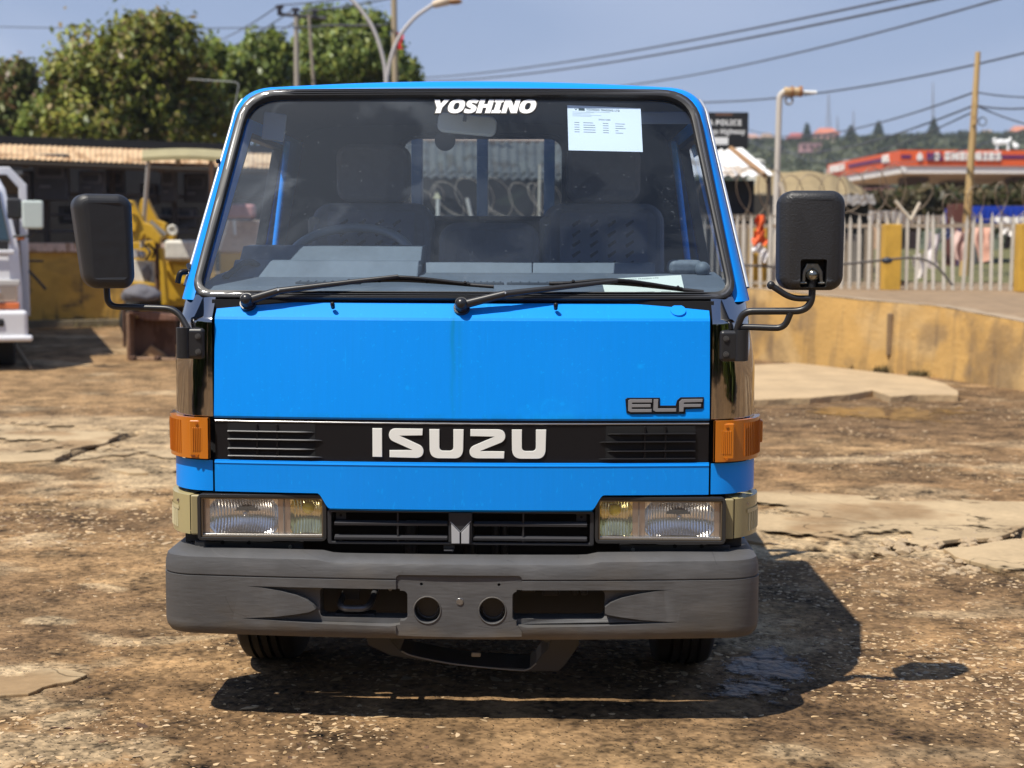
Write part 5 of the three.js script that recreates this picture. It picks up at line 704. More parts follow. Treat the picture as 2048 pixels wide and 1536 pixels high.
// ---------- bumper ----------
{
  const path = []; for (let i = 0; i <= 24; i++) { const x = 0.765 * i / 24; path.push([x, -0.04 * (x / 0.74) ** 2]); }
  const e = path[24]; for (let i = 1; i <= 10; i++) { const a = i / 10 * Math.PI / 2; path.push([0.765 + 0.124 * Math.sin(a), e[1] - 0.1 * (1 - Math.cos(a))]); } path.push([0.89, e[1] - 0.2], [0.89, e[1] - 0.34]);
  const full = [...path.slice(1).reverse().map(([x, z]) => [-x, z]), ...path], prof = [[0.262, -0.035], [0.266, -0.014], [0.282, -0.003], [0.30, 0], [0.441, 0], [0.4425, -0.005], [0.4455, -0.005], [0.447, -0.0005], [0.476, -0.002], [0.491, -0.008], [0.499, -0.024], [0.503, -0.06], [0.502, -0.1], [0.30, -0.1], [0.262, -0.085]], n = prof.length, pos = [], idx = [];
  full.forEach((p, i) => { const a = full[Math.max(0, i - 1)], b = full[Math.min(full.length - 1, i + 1)], tx = b[0] - a[0], tz = b[1] - a[1], L = Math.hypot(tx, tz), nx = -tz / L, nz = tx / L, m = smooth(0.37, 0.42, Math.abs(p[0])); for (const [y, z] of prof) pos.push(p[0] + nx * z, y + (y > 0.49 ? 0.006 * m - 0.002 * (1 - m) : 0), p[1] + nz * z + 0.012); });
  for (let i = 0; i + 1 < full.length; i++) for (let j = 0; j < n; j++) { const k = (j + 1) % n, a = i * n + j, b = i * n + k, c = a + n, d = b + n; idx.push(a, c, d, a, d, b); }
  const tri = THREE.ShapeUtils.triangulateShape(prof.map((q) => new THREE.Vector2(q[1], q[0])), []), off = (full.length - 1) * n; for (const [a, b, c] of tri) { idx.push(a, b, c); idx.push(off + a, off + c, off + b); }
  let g = new THREE.BufferGeometry(); g.setAttribute('position', new THREE.Float32BufferAttribute(pos, 3)); g.setIndex(idx); g.setAttribute('uv', new THREE.Float32BufferAttribute(new Float32Array(pos.length / 3 * 2), 2)); g.computeVertexNormals();
  { g.computeBoundingBox(); let vol = 0; const P = g.attributes.position, A = V(), B = V(), C = V(); for (let i = 0; i < idx.length; i += 3) { A.fromBufferAttribute(P, idx[i]); B.fromBufferAttribute(P, idx[i + 1]); C.fromBufferAttribute(P, idx[i + 2]); vol += A.dot(B.cross(C)); } if (vol < 0) { for (let i = 0; i < idx.length; i += 3) { const t = idx[i]; idx[i] = idx[i + 1]; idx[i + 1] = t; } g.setIndex(idx); g.computeVertexNormals(); } }
  const ev = new Evaluator(); ev.useGroups = false; ev.attributes = ['position', 'normal', 'uv'];
  let body = new Brush(g); body.updateMatrixWorld();
  const cut = (q) => { const b = new Brush(q); b.updateMatrixWorld(); body = ev.evaluate(body, b, SUBTRACTION); };
  const bz = (x) => 0.012 - 0.04 * (x / 0.74) ** 2;
  const plain = (pts, floor) => { const q = ext(pts, 0.2, 0); const p = q.attributes.position; for (let i = 0; i < p.count; i++) { const x = p.getX(i); p.setZ(i, p.getZ(i) > 0.1 ? 0.2 : floor(x)); } q.computeVertexNormals(); return q; };
  cut(plain(rrect(-0.181, 0.2, 0.186, 0.458, 0.012), () => 0.003));
  for (const s of [-1, 1]) {
    const pts = [[0.63, 0.4155], [0.575, 0.411], [0.52, 0.402], [0.475, 0.391], [0.445, 0.378], [0.425, 0.362], [0.418, 0.352], [0.435, 0.343], [0.475, 0.335], [0.53, 0.327], [0.64, 0.318], [0.42, 0.309], [0.2, 0.305], [0.17, 0.309], [0.17, 0.4155]].map(([x, y]) => [s * x, y]);
    const dense = []; pts.forEach((p, i) => { const q = pts[(i + 1) % pts.length]; for (let k = 0; k < 4; k++) dense.push([lerp(p[0], q[0], k / 4), lerp(p[1], q[1], k / 4)]); });
    cut(plain(dense, (x) => bz(x) - 0.001 - 0.032 * smooth(0.66, 0.40, Math.abs(x))));
    cut(ext(rrect(...(s < 0 ? [-0.409, 0.321, -0.148, 0.410] : [0.158, 0.323, 0.428, 0.410]), 0.014), 0.5, 0).translate(0, 0, -0.25));
    cut(cyl(0.0405, 0.0405, 0.5, s < 0 ? -0.09 : 0.1, 0.353, 0, 'z', 40)); cut(cyl(0.0045, 0.0045, 0.1, s < 0 ? -0.107 : 0.119, 0.43, 0, 'z', 14));
  }
  let q = body.geometry; q = q.index ? q.toNonIndexed() : q; q = crease(q, 0.55);
  const p = q.attributes.position, uv = new Float32Array(p.count * 2); for (let i = 0; i < p.count; i++) { uv[i * 2] = p.getX(i) * 0.6 + 0.5; uv[i * 2 + 1] = (p.getY(i) - 0.25) * 3.4 - p.getZ(i) * 0.4 + 0.02; } q.setAttribute('uv', new THREE.BufferAttribute(uv, 2));
  const bumper = part('bumper', q, gray, truck);
  part('plate_bolt', [cyl(0.009, 0.009, 0.004, 0.005, 0.379, 0.004, 'z', 6), new THREE.TorusGeometry(0.0095, 0.0016, 8, 20).translate(0.005, 0.379, 0.004)], mat([0.3, 0.3, 0.3], 0.3, { metalness: 0.8 }), bumper);
  for (const x of [-0.09, 0.1]) { part('fog_lamp_cover', cyl(0.04, 0.038, 0.05, x, 0.353, -0.06, 'z', 32), mat([0.014, 0.014, 0.015], 0.35), bumper); part('hole_rim', new THREE.TorusGeometry(0.0395, 0.0022, 8, 40).translate(x, 0.353, 0.0035), gray, bumper); part('cover_rim', new THREE.TorusGeometry(0.03, 0.0018, 8, 40, 3.14).rotateZ(3.14).translate(x, 0.353, -0.032), mat([0.06, 0.06, 0.065], 0.3), bumper); }
  part('bumper_beam', bx(1.5, 0.19, 0.1, 0, 0.37, -0.31), mat([0.012, 0.012, 0.013], 0.6), truck);
  // tow hook at the left, stamped plates in both pockets
  const hook = part('tow_hook', tube([[-0.352, 0.37, -0.26], [-0.352, 0.352, -0.055], [-0.31, 0.346, -0.035], [-0.267, 0.352, -0.055], [-0.267, 0.37, -0.26]], 0.010, 40, 10), mat([0.11, 0.11, 0.115], 0.35, { metalness: 0.5 }), truck); part('hook_plate', [box(0.12, 0.012, 0.05, -0.31, 0.322, -0.075, 0.004), box(0.05, 0.04, 0.01, -0.33, 0.37, -0.13, 0.003)], dark, hook);
  for (const [x, y, w, h] of [[-0.275, 0.375, 0.05, 0.03], [-0.185, 0.382, 0.045, 0.03], [0.2, 0.375, 0.045, 0.04], [0.27, 0.36, 0.05, 0.03], [0.345, 0.37, 0.018, 0.044], [0.372, 0.37, 0.02, 0.044]]) part('pocket_bracket', box(w, h, 0.05, x, y, -0.245, 0.006), mat([0.03, 0.03, 0.032], 0.4), truck);
  for (const [x, y] of [[-0.172, 0.385], [0.2, 0.385]]) part('pocket_hole', cyl(0.021, 0.021, 0.01, x, y, -0.256, 'z', 24), gap, truck);
  part('pocket_bolt', [cyl(0.006, 0.006, 0.02, 0.262, 0.352, -0.25, 'z', 6), cyl(0.006, 0.006, 0.02, -0.225, 0.358, -0.25, 'z', 6)], steel, truck);
}
// plastic tray and horn under the bumper
{
  const o = [[-0.33, 0.24], [-0.322, 0.205], [-0.305, 0.155], [-0.235, 0.122], [-0.03, 0.092], [0.2, 0.075], [0.295, 0.077], [0.318, 0.1], [0.362, 0.165], [0.352, 0.21], [0.335, 0.24]], h = [[-0.262, 0.225], [-0.232, 0.17], [-0.205, 0.14], [-0.17, 0.124], [-0.03, 0.099], [0.16, 0.083], [0.205, 0.087], [0.225, 0.105], [0.24, 0.128], [0.262, 0.15], [0.275, 0.2], [0.27, 0.225]];
  const t = part('engine_tray', ext(shp(o, [h]), 0.16, 0.003).translate(0, 0, -0.5), mat([0.075, 0.073, 0.075], 0.45), truck); part('tray_lip', tube([[-0.2, 0.138, -0.335], [-0.16, 0.122, -0.335], [-0.03, 0.098, -0.335], [0.16, 0.081, -0.335], [0.2, 0.084, -0.335], [0.225, 0.103, -0.335]], 0.0025, 40, 6), mat([0.4, 0.39, 0.37], 0.4), t);
  part('horn', [cyl(0.038, 0.032, 0.05, 0.262, 0.2, -0.37, 'z', 24), box(0.16, 0.05, 0.02, 0.2, 0.22, -0.38, 0.006)], mat([0.13, 0.125, 0.12], 0.5), truck);
  part('tray_bolt', [box(0.03, 0.014, 0.01, 0.055 - 0.02, 0.128, -0.34, 0.004), box(0.02, 0.014, 0.01, -0.2, 0.213, -0.33, 0.003)], mat([0.5, 0.45, 0.36], 0.5), t);
  part('chassis', [bx(0.09, 0.16, 4.6, -0.36, 0.52, -2.6), bx(0.09, 0.16, 4.6, 0.36, 0.52, -2.6), bx(0.66, 0.36, 0.75, 0, 0.42, -0.95), bx(1.3, 0.09, 0.1, 0, 0.34, -0.75), cyl(0.05, 0.05, 1.3, 0, 0.33, -3.3, 'x'), sph(0.16, 0, 0.33, -3.3), bx(0.6, 0.3, 0.5, 0.1, 0.45, -1.8)], mat([0.014, 0.014, 0.014], 0.7), truck);
}
// ---------- wheels ----------
{
  const prof = []; for (let i = 0; i <= 10; i++) { const a = i / 10 * Math.PI / 2; prof.push([0.205 + 0.125 * Math.sin(a), -0.095 - 0.012 * Math.sin(i / 10 * Math.PI) + 0.025 * (1 - Math.cos(a))]); }
  for (const z of [-0.045, -0.015, 0.015, 0.045]) prof.push([0.334, z - 0.006], [0.322, z - 0.004], [0.322, z + 0.004], [0.334, z + 0.006]);
  for (let i = 10; i >= 0; i--) { const a = i / 10 * Math.PI / 2; prof.push([0.205 + 0.125 * Math.sin(a), 0.095 + 0.012 * Math.sin(i / 10 * Math.PI) - 0.025 * (1 - Math.cos(a))]); }
  const tg = crease(new THREE.LatheGeometry(prof.map(([r, y]) => new THREE.Vector2(r, y)), 64).rotateZ(Math.PI / 2), 0.5), tm = mat([0.022, 0.021, 0.02], 0.8, { map: speckle }), dm = mat([0.13, 0.1, 0.075], 0.9);
  for (const [x, z] of [[-0.672, -0.78], [0.712, -0.78], [-0.7, -3.3], [0.7, -3.3]]) { const w = new THREE.Group(); w.name = 'wheel'; w.position.set(x, 0.333, z); truck.add(w); part('tyre', tg, tm, w); part('rim', [cyl(0.2, 0.2, 0.15, 0, 0, 0, 'x', 40), cyl(0.07, 0.07, 0.19, 0, 0, 0, 'x', 20)], mat([0.3, 0.29, 0.28], 0.5, { metalness: 0.4 }), w); }
  for (const s of [-1, 1]) part('mud_guard', grid((u, v) => { const a = lerp(0.15, 2.7, u); return [s * lerp(0.58, 0.84, v), 0.333 + 0.42 * Math.sin(a), -0.78 + 0.42 * Math.cos(a)]; }, 20, 2), mat([0.02, 0.02, 0.02], 0.8), truck);
}
// ---------- windscreen plane ----------
const SL = 0.739, ws = (u, t, n = 0) => [u, 1.249 + 0.656 * t + 0.46 * n, -0.22 - 0.34 * t + 0.05 * (1 - (u / 0.82) ** 2) + 0.888 * n];
function wsOutline(hb, ht, s0, s1, rb, rt) {                            // rounded four-cornered outline on the glass plane, in (u, length up the slope)
  const c = [[-hb, s0, rb], [hb, s0, rb], [ht, s1, rt], [-ht, s1, rt]], out = [];
  c.forEach(([x, y, r], i) => { const p = c[(i + 3) % 4], q = c[(i + 1) % 4], A = V(p[0] - x, p[1] - y, 0).normalize(), B = V(q[0] - x, q[1] - y, 0).normalize(), s = [x + A.x * r, y + A.y * r], e = [x + B.x * r, y + B.y * r], n2 = c[(i + 1) % 4][2]; for (let k = 0; k <= 8; k++) { const t = k / 8; out.push([(1 - t) ** 2 * s[0] + 2 * t * (1 - t) * x + t * t * e[0], (1 - t) ** 2 * s[1] + 2 * t * (1 - t) * y + t * t * e[1]]); } const f = [q[0] - B.x * n2, q[1] - B.y * n2], m = Math.round(Math.hypot(f[0] - e[0], f[1] - e[1]) / 0.05); for (let k = 1; k < m; k++) out.push([lerp(e[0], f[0], k / m), lerp(e[1], f[1], k / m)]); });
  return out;
}
const ringWS = (a, b, n0, depth, bev) => crease(warp(ext(shp(wsOutline(...a), [wsOutline(...b)]), depth, bev), (x, y, z) => ws(x, y / SL, n0 + z)), 0.6);
{
  const w = new THREE.Group(); w.name = 'windscreen'; truck.add(w);
  part('rubber_seal', ringWS([0.825, 0.72, -0.002, 0.734, 0.075, 0.12], [0.797, 0.692, 0.024, 0.708, 0.05, 0.095], -0.006, 0.02, 0.005), rubber, w);
  part('locking_strip', ringWS([0.8175, 0.7125, 0.0055, 0.7265, 0.069, 0.113], [0.8085, 0.7035, 0.0145, 0.7175, 0.06, 0.104], 0.01, 0.007, 0.002), mat([0.16, 0.16, 0.165], 0.22, { metalness: 0.5 }), w);
  const dust = tex(1024, 512, (u, v) => { const x = u * 9, y = v * 5, a = fbm(x + 2.2 * fbm(x * 0.7, y * 0.7, 3, 641), y + 2.5 * fbm(x * 0.6 + 7, y * 0.6, 3, 642), 5, 643), arc = Math.sin(38 * (Math.hypot(u - 0.27, (v - 0.35) * 0.55) + 0.06 * fbm(u * 6, v * 6, 3, 645))) * 0.5 + 0.5, left = smooth(0.55, 0.2, u) * smooth(0.1, 0.5, v), sp = smooth(0.84, 0.9, fbm(u * 220, v * 120, 2, 647)) * 0.12; return 0.995 - 0.014 * smooth(0.42, 0.66, a) - 0.05 * left * arc * smooth(0.4, 0.62, a) - 0.5 * sp - 0.02 * smooth(0.8, 0.25, u); });
  const g = grid((u, v) => { const t = lerp(0.012, 0.99, v), h = lerp(0.81, 0.703, t); return ws(lerp(-h, h, u), t, 0); }, 30, 12);
  part('glass', g, mat([0.80, 0.90, 1.0], 0.02, { transmission: 1, transmissionMap: dust, thickness: 0, ior: 1.5 }), w);
  // white lettering at the top
  let x = -0.113; const hh = 0.033, yy = 0.884;
  for (const ch of 'YOSHINO') {
    const sh = FONT.generateShapes(ch, hh / 0.72), bb = new THREE.ShapeGeometry(sh); bb.computeBoundingBox(); const b = bb.boundingBox, wdt = (b.max.x - b.min.x) * 1.12;
    const mk = (be, n0, d) => { const q = new THREE.ExtrudeGeometry(sh, { depth: d, bevelEnabled: true, bevelThickness: 0.0002, bevelSize: be, bevelSegments: 1, curveSegments: 6 }); return warp(q, (px, py, z) => { const u = x + (px - b.min.x) * 1.12 + py * 0.24; return ws(u, yy + py / SL, n0 + z); }); };
    part('letter', mk(0.0026, 0.0022, 0.0006), mat([0.85, 0.85, 0.85], 0.5), w); part('letter_outline', mk(0.0055, 0.001, 0.0004), mat([0.015, 0.014, 0.016], 0.6), w);
    x += wdt + 0.0085;
  }
}
// wipers
{
  const W = (x, y, n) => V(...ws(x, (y - 1.249) / 0.656, n)), mk = (cap, k1, k2, blade, label) => {
    const w = new THREE.Group(); w.name = 'wiper'; truck.add(w); w.userData.label = label;
    const c = W(...cap, 0.035), a = W(...k1, 0.045), b = W(...k2, 0.026);
    part('pivot_cap', [cyl(0.021, 0.018, 0.03).rotateX(0.9).translate(c.x, c.y, c.z), sph(0.018, c.x, c.y + 0.004, c.z + 0.012), cyl(0.024, 0.024, 0.012).rotateX(0.9).translate(c.x, c.y - 0.01, c.z - 0.012)], mat([0.02, 0.02, 0.022], 0.3), w);
    part('arm', [bar(c, a, 0.0145, 0.012, 10), bar(a, b, 0.0105, 0.006, 10)], mat([0.022, 0.022, 0.024], 0.35), w); part('rivet', cyl(0.004, 0.004, 0.022).rotateX(1.2).translate(a.x, a.y, a.z), steel, w);
    const P = blade.map((q) => W(q[0], q[1], 0.008)), Q = blade.map((q) => W(q[0], q[1] + 0.004, 0.019));
    part('blade', tube(P, 0.006, 40, 6), rubber, w); part('blade_bridge', tube([P[0].clone().lerp(P[1], 0.2), Q[1], P[P.length - 1].clone().lerp(Q[Q.length - 2], 0.25)], 0.0065, 40, 6), black, w);
    for (const [i, f] of [[0, 0.35], [0, 0.75], [1, 0.3], [1, 0.7]]) { const p = P[i].clone().lerp(P[i + 1], f), q = Q[i].clone().lerp(Q[i + 1], f); part('claw', bar(p, q, 0.006, 0.0045, 8), black, w); }
  };
  mk([-0.64, 1.231], [-0.545, 1.256], [-0.19, 1.309], [[-0.42, 1.292], [-0.19, 1.305], [0.095, 1.287]], 'left wiper'); mk([0.002, 1.222], [0.13, 1.25], [0.463, 1.298], [[0.26, 1.297], [0.465, 1.298], [0.722, 1.273]], 'right wiper');
  for (const x of [-0.38, 0.28]) part('washer_nozzle', [cyl(0.006, 0.007, 0.016).rotateX(0.9).translate(x, 1.233, -0.165 + bow(x)), sph(0.0065, x, 1.24, -0.157 + bow(x))], black, truck);
}
// ---------- cab shell ----------
const xs = (y) => y < 1.25 ? lerp(0.892, 0.87, smooth(1.02, 1.25, y)) : lerp(0.87, 0.752, (y - 1.25) / 0.62);
{
  const N = 120, inner = (k) => { const L = [[-0.815, 0], [-0.715, 1]]; if (k > 0.5) { const p = inner(1 - k); return [-p[0], p[1]]; } if (k < 0.3) { const t = k / 0.3 * 0.86; return [lerp(-0.815, -0.715, t), t]; } if (k < 0.4) { const a = (k - 0.3) / 0.1; const s = [lerp(-0.815, -0.715, 0.86), 0.86], m = [-0.715, 1], e = [-0.615, 1]; return [0, 1].map((i) => (1 - a) ** 2 * s[i] + 2 * a * (1 - a) * m[i] + a * a * e[i]); } return [lerp(-0.615, 0, (k - 0.4) / 0.1), 1]; };
  const outer = (k) => { if (k > 0.5) { const p = outer(1 - k); return [-p[0], p[1]]; } const top = (x) => 1.941 - 0.024 * (x / 0.75) ** 2; if (k < 0.3) { const y = lerp(1.249, 1.82, k / 0.3); return [-xs(y), y]; } if (k < 0.4) { const a = (k - 0.3) / 0.1, s = [-xs(1.82), 1.82], m = [-0.752, 1.922], e = [-0.63, top(0.63)]; return [0, 1].map((i) => (1 - a) ** 2 * s[i] + 2 * a * (1 - a) * m[i] + a * a * e[i]); } const x = lerp(-0.63, 0, (k - 0.4) / 0.1); return [x, top(x)]; };
  const edge = (k, v) => { const i = inner(k), p = ws(i[0], i[1], -0.004), o = outer(k), a = v * Math.PI / 2; return [lerp(p[0], o[0], Math.sin(a)), lerp(p[1], o[1], Math.sin(a)), p[2] - 0.1 * (1 - Math.cos(a))]; };
  const front = grid((u, v) => edge(u, v), N, 10), roof = grid((u, v) => { const k = lerp(0.285, 0.715, u), p = edge(k, 1); return [p[0], p[1], lerp(p[2], -1.73, v)]; }, 80, 10);
  part('roof_shell', [front, roof], blue, truck);
  // sides with a window opening, and the lower side with a wheel arch
  for (const s of [-1, 1]) {
    const up = ext(shp([[-0.32, 1.249], [-0.655, 1.845], [-1.73, 1.845], [-1.73, 1.249]], [[[-0.47, 1.285], [-0.745, 1.785], [-1.33, 1.785], [-1.33, 1.285]]]), 0.03, 0.004); warp(up, (x, y, z) => [s * (xs(y) - 0.03 + z), y, x]);
    part('door_frame', crease(up, 0.5), blue, truck);
    part('window_rubber', warp(ext(shp([[-0.462, 1.279], [-0.742, 1.791], [-1.336, 1.791], [-1.336, 1.279]], [[[-0.49, 1.3], [-0.757, 1.77], [-1.315, 1.77], [-1.315, 1.3]]]), 0.03, 0.003), (x, y, z) => [s * (xs(y) - 0.03 + z), y, x]), rubber, truck);
    if (s > 0) part('door_glass', grid((u, v) => { const y = lerp(1.3, 1.775, v); return [s * (xs(y) - 0.014), y, lerp(lerp(-0.48, -0.75, v), -1.325, u)]; }, 4, 8), mat([0.96, 0.98, 1], 0.02, { transmission: 1, thickness: 0 }), truck);
    const lo = [[-0.36, 0.78], [-0.42, 0.72], [-0.46, 0.6]]; for (let i = 0; i <= 12; i++) { const a = i / 12 * Math.PI; lo.push([-0.85 + 0.36 * Math.cos(a), 0.46 + 0.3 * Math.sin(a)]); } lo.push([-1.73, 0.46], [-1.73, 1.249], [-0.36, 1.249]);
    part('door_panel', crease(warp(ext(lo, 0.03, 0.004), (x, y, z) => [s * (xs(y) - 0.034 + z), y, x]), 0.5), blue, truck);
    part('door_liner', bx(0.02, 0.66, 1.3, s * 0.82, 0.93, -1.05), mat([0.05, 0.053, 0.058], 0.8), truck);
    const rail = [], strip = []; for (let i = 0; i <= 14; i++) { const p = edge(0.02 + 0.32 * i / 14, 1); rail.push(V(s * (-p[0] + 0.007), p[1], p[2] - 0.004)); strip.push(V(s * (-p[0] - 0.002), p[1], p[2] + 0.004)); }
    part('drip_rail', tube(rail, 0.0065, 40, 8), mat([0.62, 0.63, 0.65], 0.3, { metalness: 0.5 }), truck); part('door_gap', tube(strip, 0.0045, 40, 6), gap, truck);
    { const y = s < 0 ? 1.345 : 1.45; if (s < 0) { part('mirror_stay', [tube([[-0.862, 1.33, -0.345], [-0.882, 1.325, -0.335], [-0.89, 1.295, -0.33]], 0.009, 16, 8), tube([[-0.862, 1.35, -0.36], [-0.845, 1.335, -0.31]], 0.008, 8, 8)], black, truck); part('clip', box(0.012, 0.014, 0.02, -0.80, 1.68, -0.52, 0.004), black, truck); } }
    if (s > 0) part('door_visor', grid((u, v) => { const y = lerp(1.74, 1.86, v); return [s * (xs(y) + 0.012 - 0.01 * v), y, lerp(-0.62, -1.3, u) - 0.06 * v]; }, 8, 4), mat([0.35, 0.33, 0.3], 0.2, { transmission: 0.55, thickness: 0 }), truck);
  }
  // rear wall with its window
  const rw = rrect(-0.335, 1.525, 0.315, 1.85, 0.06);
  part('rear_wall', ext(shp([[-0.85, 0.5], [0.85, 0.5], [0.85, 1.25], [0.75, 1.86], [0.6, 1.92], [-0.6, 1.92], [-0.75, 1.86], [-0.85, 1.25]], [rw]), 0.02, 0).translate(0, 0, -1.75), mat([0.09, 0.1, 0.115], 0.8), truck);
  part('rear_seal', ext(shp(rrect(-0.345, 1.515, 0.325, 1.86, 0.068), [rrect(-0.325, 1.535, 0.305, 1.84, 0.052)]), 0.03, 0.004).translate(0, 0, -1.748), rubber, truck);
  part('rear_glass', ext(rw, 0.0008).translate(0, 0, -1.735), mat([0.85, 0.9, 0.92], 0.02, { transmission: 1, thickness: 0 }), truck);
  part('roof_liner', grid((u, v) => { const k = lerp(0.31, 0.69, u), p = edge(k, 1); return [p[0] * 0.97, p[1] - 0.04, lerp(p[2] - 0.02, -1.73, v)]; }, 40, 4), mat([0.07, 0.075, 0.08], 0.9), truck);
  part('cab_floor', [bx(1.66, 0.03, 1.5, 0, 0.66, -0.98), bx(1.5, 0.62, 0.03, 0, 0.95, -0.3)], mat([0.03, 0.03, 0.032], 0.9), truck);
  // flat bed with its guard frame
  const bedBlue = mat([0.004, 0.025, 0.075], 0.5);
  part('guard_frame', [...[-0.29, -0.02, 0.256, -0.76, 0.74].map((x) => box(0.045, 1.12, 0.05, x, 1.38, -1.95)), box(1.6, 0.05, 0.05, 0, 1.965, -1.951), box(1.6, 0.3, 0.03, 0, 1.0, -1.95)], bedBlue, truck);
  part('bed_floor', bx(1.66, 0.1, 3.1, 0, 0.82, -3.5), bedBlue, truck); for (const s of [-1, 1]) part('bed_side', box(0.03, 0.36, 3.1, s * 0.845, 1.0, -3.5), bedBlue, truck); part('tail_board', box(1.66, 0.36, 0.03, 0, 1.0, -5.06), bedBlue, truck);
}
// ---------- inside the cab ----------
{
  const seatTex = canvasTex(512, 768, (g, w, h) => { g.fillStyle = '#777d88'; g.fillRect(0, 0, w, h); for (let i = 0; i < 9000; i++) { g.fillStyle = `rgba(${rnd() < 0.5 ? 20 : 120},${rnd() < 0.5 ? 24 : 126},${rnd() < 0.5 ? 30 : 135},0.12)`; g.fillRect(rnd() * w, rnd() * h, 3, 3); } g.fillStyle = '#23262c'; for (let c = 0; c < 4; c++) for (let r = 0; r < 16; r++) { const x = 70 + c * 104, y = 30 + r * 46; g.beginPath(); g.moveTo(x, y + 22); g.lineTo(x + 46, y); g.lineTo(x + 52, y + 10); g.lineTo(x + 8, y + 36); g.closePath(); g.fill(); } });
  const fab = mat([0.19, 0.205, 0.24], 0.95, { map: speckle }), chev = mat([0.75, 0.77, 0.83], 0.95, { map: seatTex }), vinyl = mat([0.2, 0.19, 0.17], 0.6);
  const seat = (x, w, top, head, label) => {
    const s = new THREE.Group(); s.name = 'seat'; s.userData.label = label; truck.add(s);
    const back = grid((u, v) => { const a = v * Math.PI * 2, e = lerp(-w / 2, w / 2, u), r = Math.min(1, Math.sin(u * Math.PI) * 3.2); return [x + e * (1 - 0.05 * smooth(1.2, top, 1)), 0, 0]; }, 1, 1);
    const sh = rrect(x - w / 2, 0.86, x + w / 2, top, 0.07, 10), g = ext(sh, 0.09, 0.025, { bevelSegments: 4 }); warp(g, (px, y, z) => [px, y, z - 1.2 - (y - 0.9) * 0.22 + 0.035 * smooth(0.1, w / 2, Math.abs(px - x)) * (z > 0.04 ? 1 : 0)]); part('backrest', g, fab, s);
    const face = grid((u, v) => { const y = lerp(0.92, top - 0.035, v); return [x + lerp(-w * 0.36, w * 0.36, u), y, -1.052 - (y - 0.9) * 0.22 + 0.02 * Math.abs(u - 0.5)]; }, 8, 8); if (head) part('patterned_panel', face, chev, s);
    part('cushion', box(w, 0.14, 0.5, x, 0.86, -0.92, 0.05), fab, s);
    if (head) { part('headrest', ext(rrect(x - 0.135, top + 0.005, x + 0.135, top + 0.215, 0.05, 8), 0.06, 0.02, { bevelSegments: 3 }).translate(0, 0, -1.31), fab, s); part('side_trim', ext(rrect(x - w / 2 - 0.012, 0.9, x - w / 2 + 0.03, top - 0.05, 0.018), 0.1, 0.006).translate(0, 0, -1.29), vinyl, s); }
  };
  seat(-0.39, 0.44, 1.57, true, 'driver seat with a chevron pattern, on the left'); seat(0.455, 0.44, 1.57, true, 'passenger seat with a chevron pattern, on the right'); seat(0.04, 0.37, 1.5, false, 'plain middle seat');
  const dg = mat([0.12, 0.135, 0.15], 0.75, { map: speckle }), dl = mat([0.165, 0.185, 0.2], 0.6, { map: speckle }), dd = mat([0.05, 0.055, 0.06], 0.8);
  const prism = (pts, x0, x1, m, n, p) => part(n, ext(pts.map(([z, y]) => [-z, y]), x1 - x0, 0.004).rotateY(Math.PI / 2).translate(x0, 0, 0), m, p || truck);
  const dash = prism([[-0.235, 1.0], [-0.235, 1.262], [-0.27, 1.288], [-0.48, 1.318], [-0.66, 1.33], [-0.74, 1.3], [-0.74, 1.0]], -0.8, 0.8, dg, 'dashboard');
  prism([[-0.44, 1.31], [-0.50, 1.362], [-0.51, 1.366], [-0.58, 1.366], [-0.64, 1.41], [-0.76, 1.415], [-0.8, 1.32]], -0.745, -0.16, dl, 'instrument_hood', dash);
  prism([[-0.6, 1.325], [-0.63, 1.358], [-0.72, 1.36], [-0.74, 1.31]], -0.145, 0.2, dl, 'dash_ridge', dash); prism([[-0.6, 1.325], [-0.63, 1.358], [-0.72, 1.36], [-0.74, 1.31]], 0.21, 0.6, dl, 'dash_ridge', dash); part('corner_pod', [box(0.11, 0.05, 0.12, 0.7, 1.345, -0.62, 0.02), sph(0.025, 0.752, 1.34, -0.55)], dl, dash); part('grab_bar', tube([[-0.76, 1.31, -0.4], [-0.7, 1.36, -0.46], [-0.66, 1.34, -0.5]], 0.01, 20, 8), dd, dash);
  for (const [x, w] of [[-0.42, 0.2], [0.04, 0.16], [0.24, 0.22]]) { part('air_vent', box(w, 0.012, 0.03, x, 1.296, -0.32, 0.003), dd, dash); for (let i = 0; i < 8; i++) part('vent_fin', box(0.004, 0.004, 0.03, x - w / 2 + w * (i + 0.5) / 8, 1.303, -0.32, 0.001), dg, dash); }
  const sw = new THREE.Group(); sw.name = 'steering_wheel'; sw.position.set(-0.425, 1.375, -0.86); sw.rotation.x = -Math.PI / 2 + 0.52; truck.add(sw); part('wheel_rim', new THREE.TorusGeometry(0.205, 0.016, 12, 60), mat([0.3, 0.31, 0.31], 0.35), sw); part('spoke', [bar(V(-0.2, 0, 0), V(0.2, 0, 0), 0.014), bar(V(0, 0, 0), V(0, -0.2, 0), 0.014), cyl(0.06, 0.06, 0.03, 0, 0, 0, 'z')], mat([0.06, 0.062, 0.065], 0.5), sw);
  const m = new THREE.Group(); m.name = 'rear_view_mirror'; m.position.set(-0.012, 1.802, -0.62); m.rotation.z = -0.09; truck.add(m); part('mirror_shell', warp(ext(rrect(-0.092, -0.03, 0.098, 0.035, 0.022), 0.02, 0.008, { bevelSegments: 3 }), (x, y, z) => [x, y, z]), mat([0.75, 0.8, 0.78], 0.35), m); part('mirror_stem', [bar(V(-0.005, 0.01, 0.03), V(-0.004, 0.105, 0.0), 0.006), box(0.02, 0.03, 0.02, -0.004, 0.1, 0.0, 0.004)], dl, m);
  part('hanging_disc', cyl(0.034, 0.034, 0.006, -0.085, 1.758, -0.68, 'z', 32), mat([0.03, 0.035, 0.04], 0.6), truck);
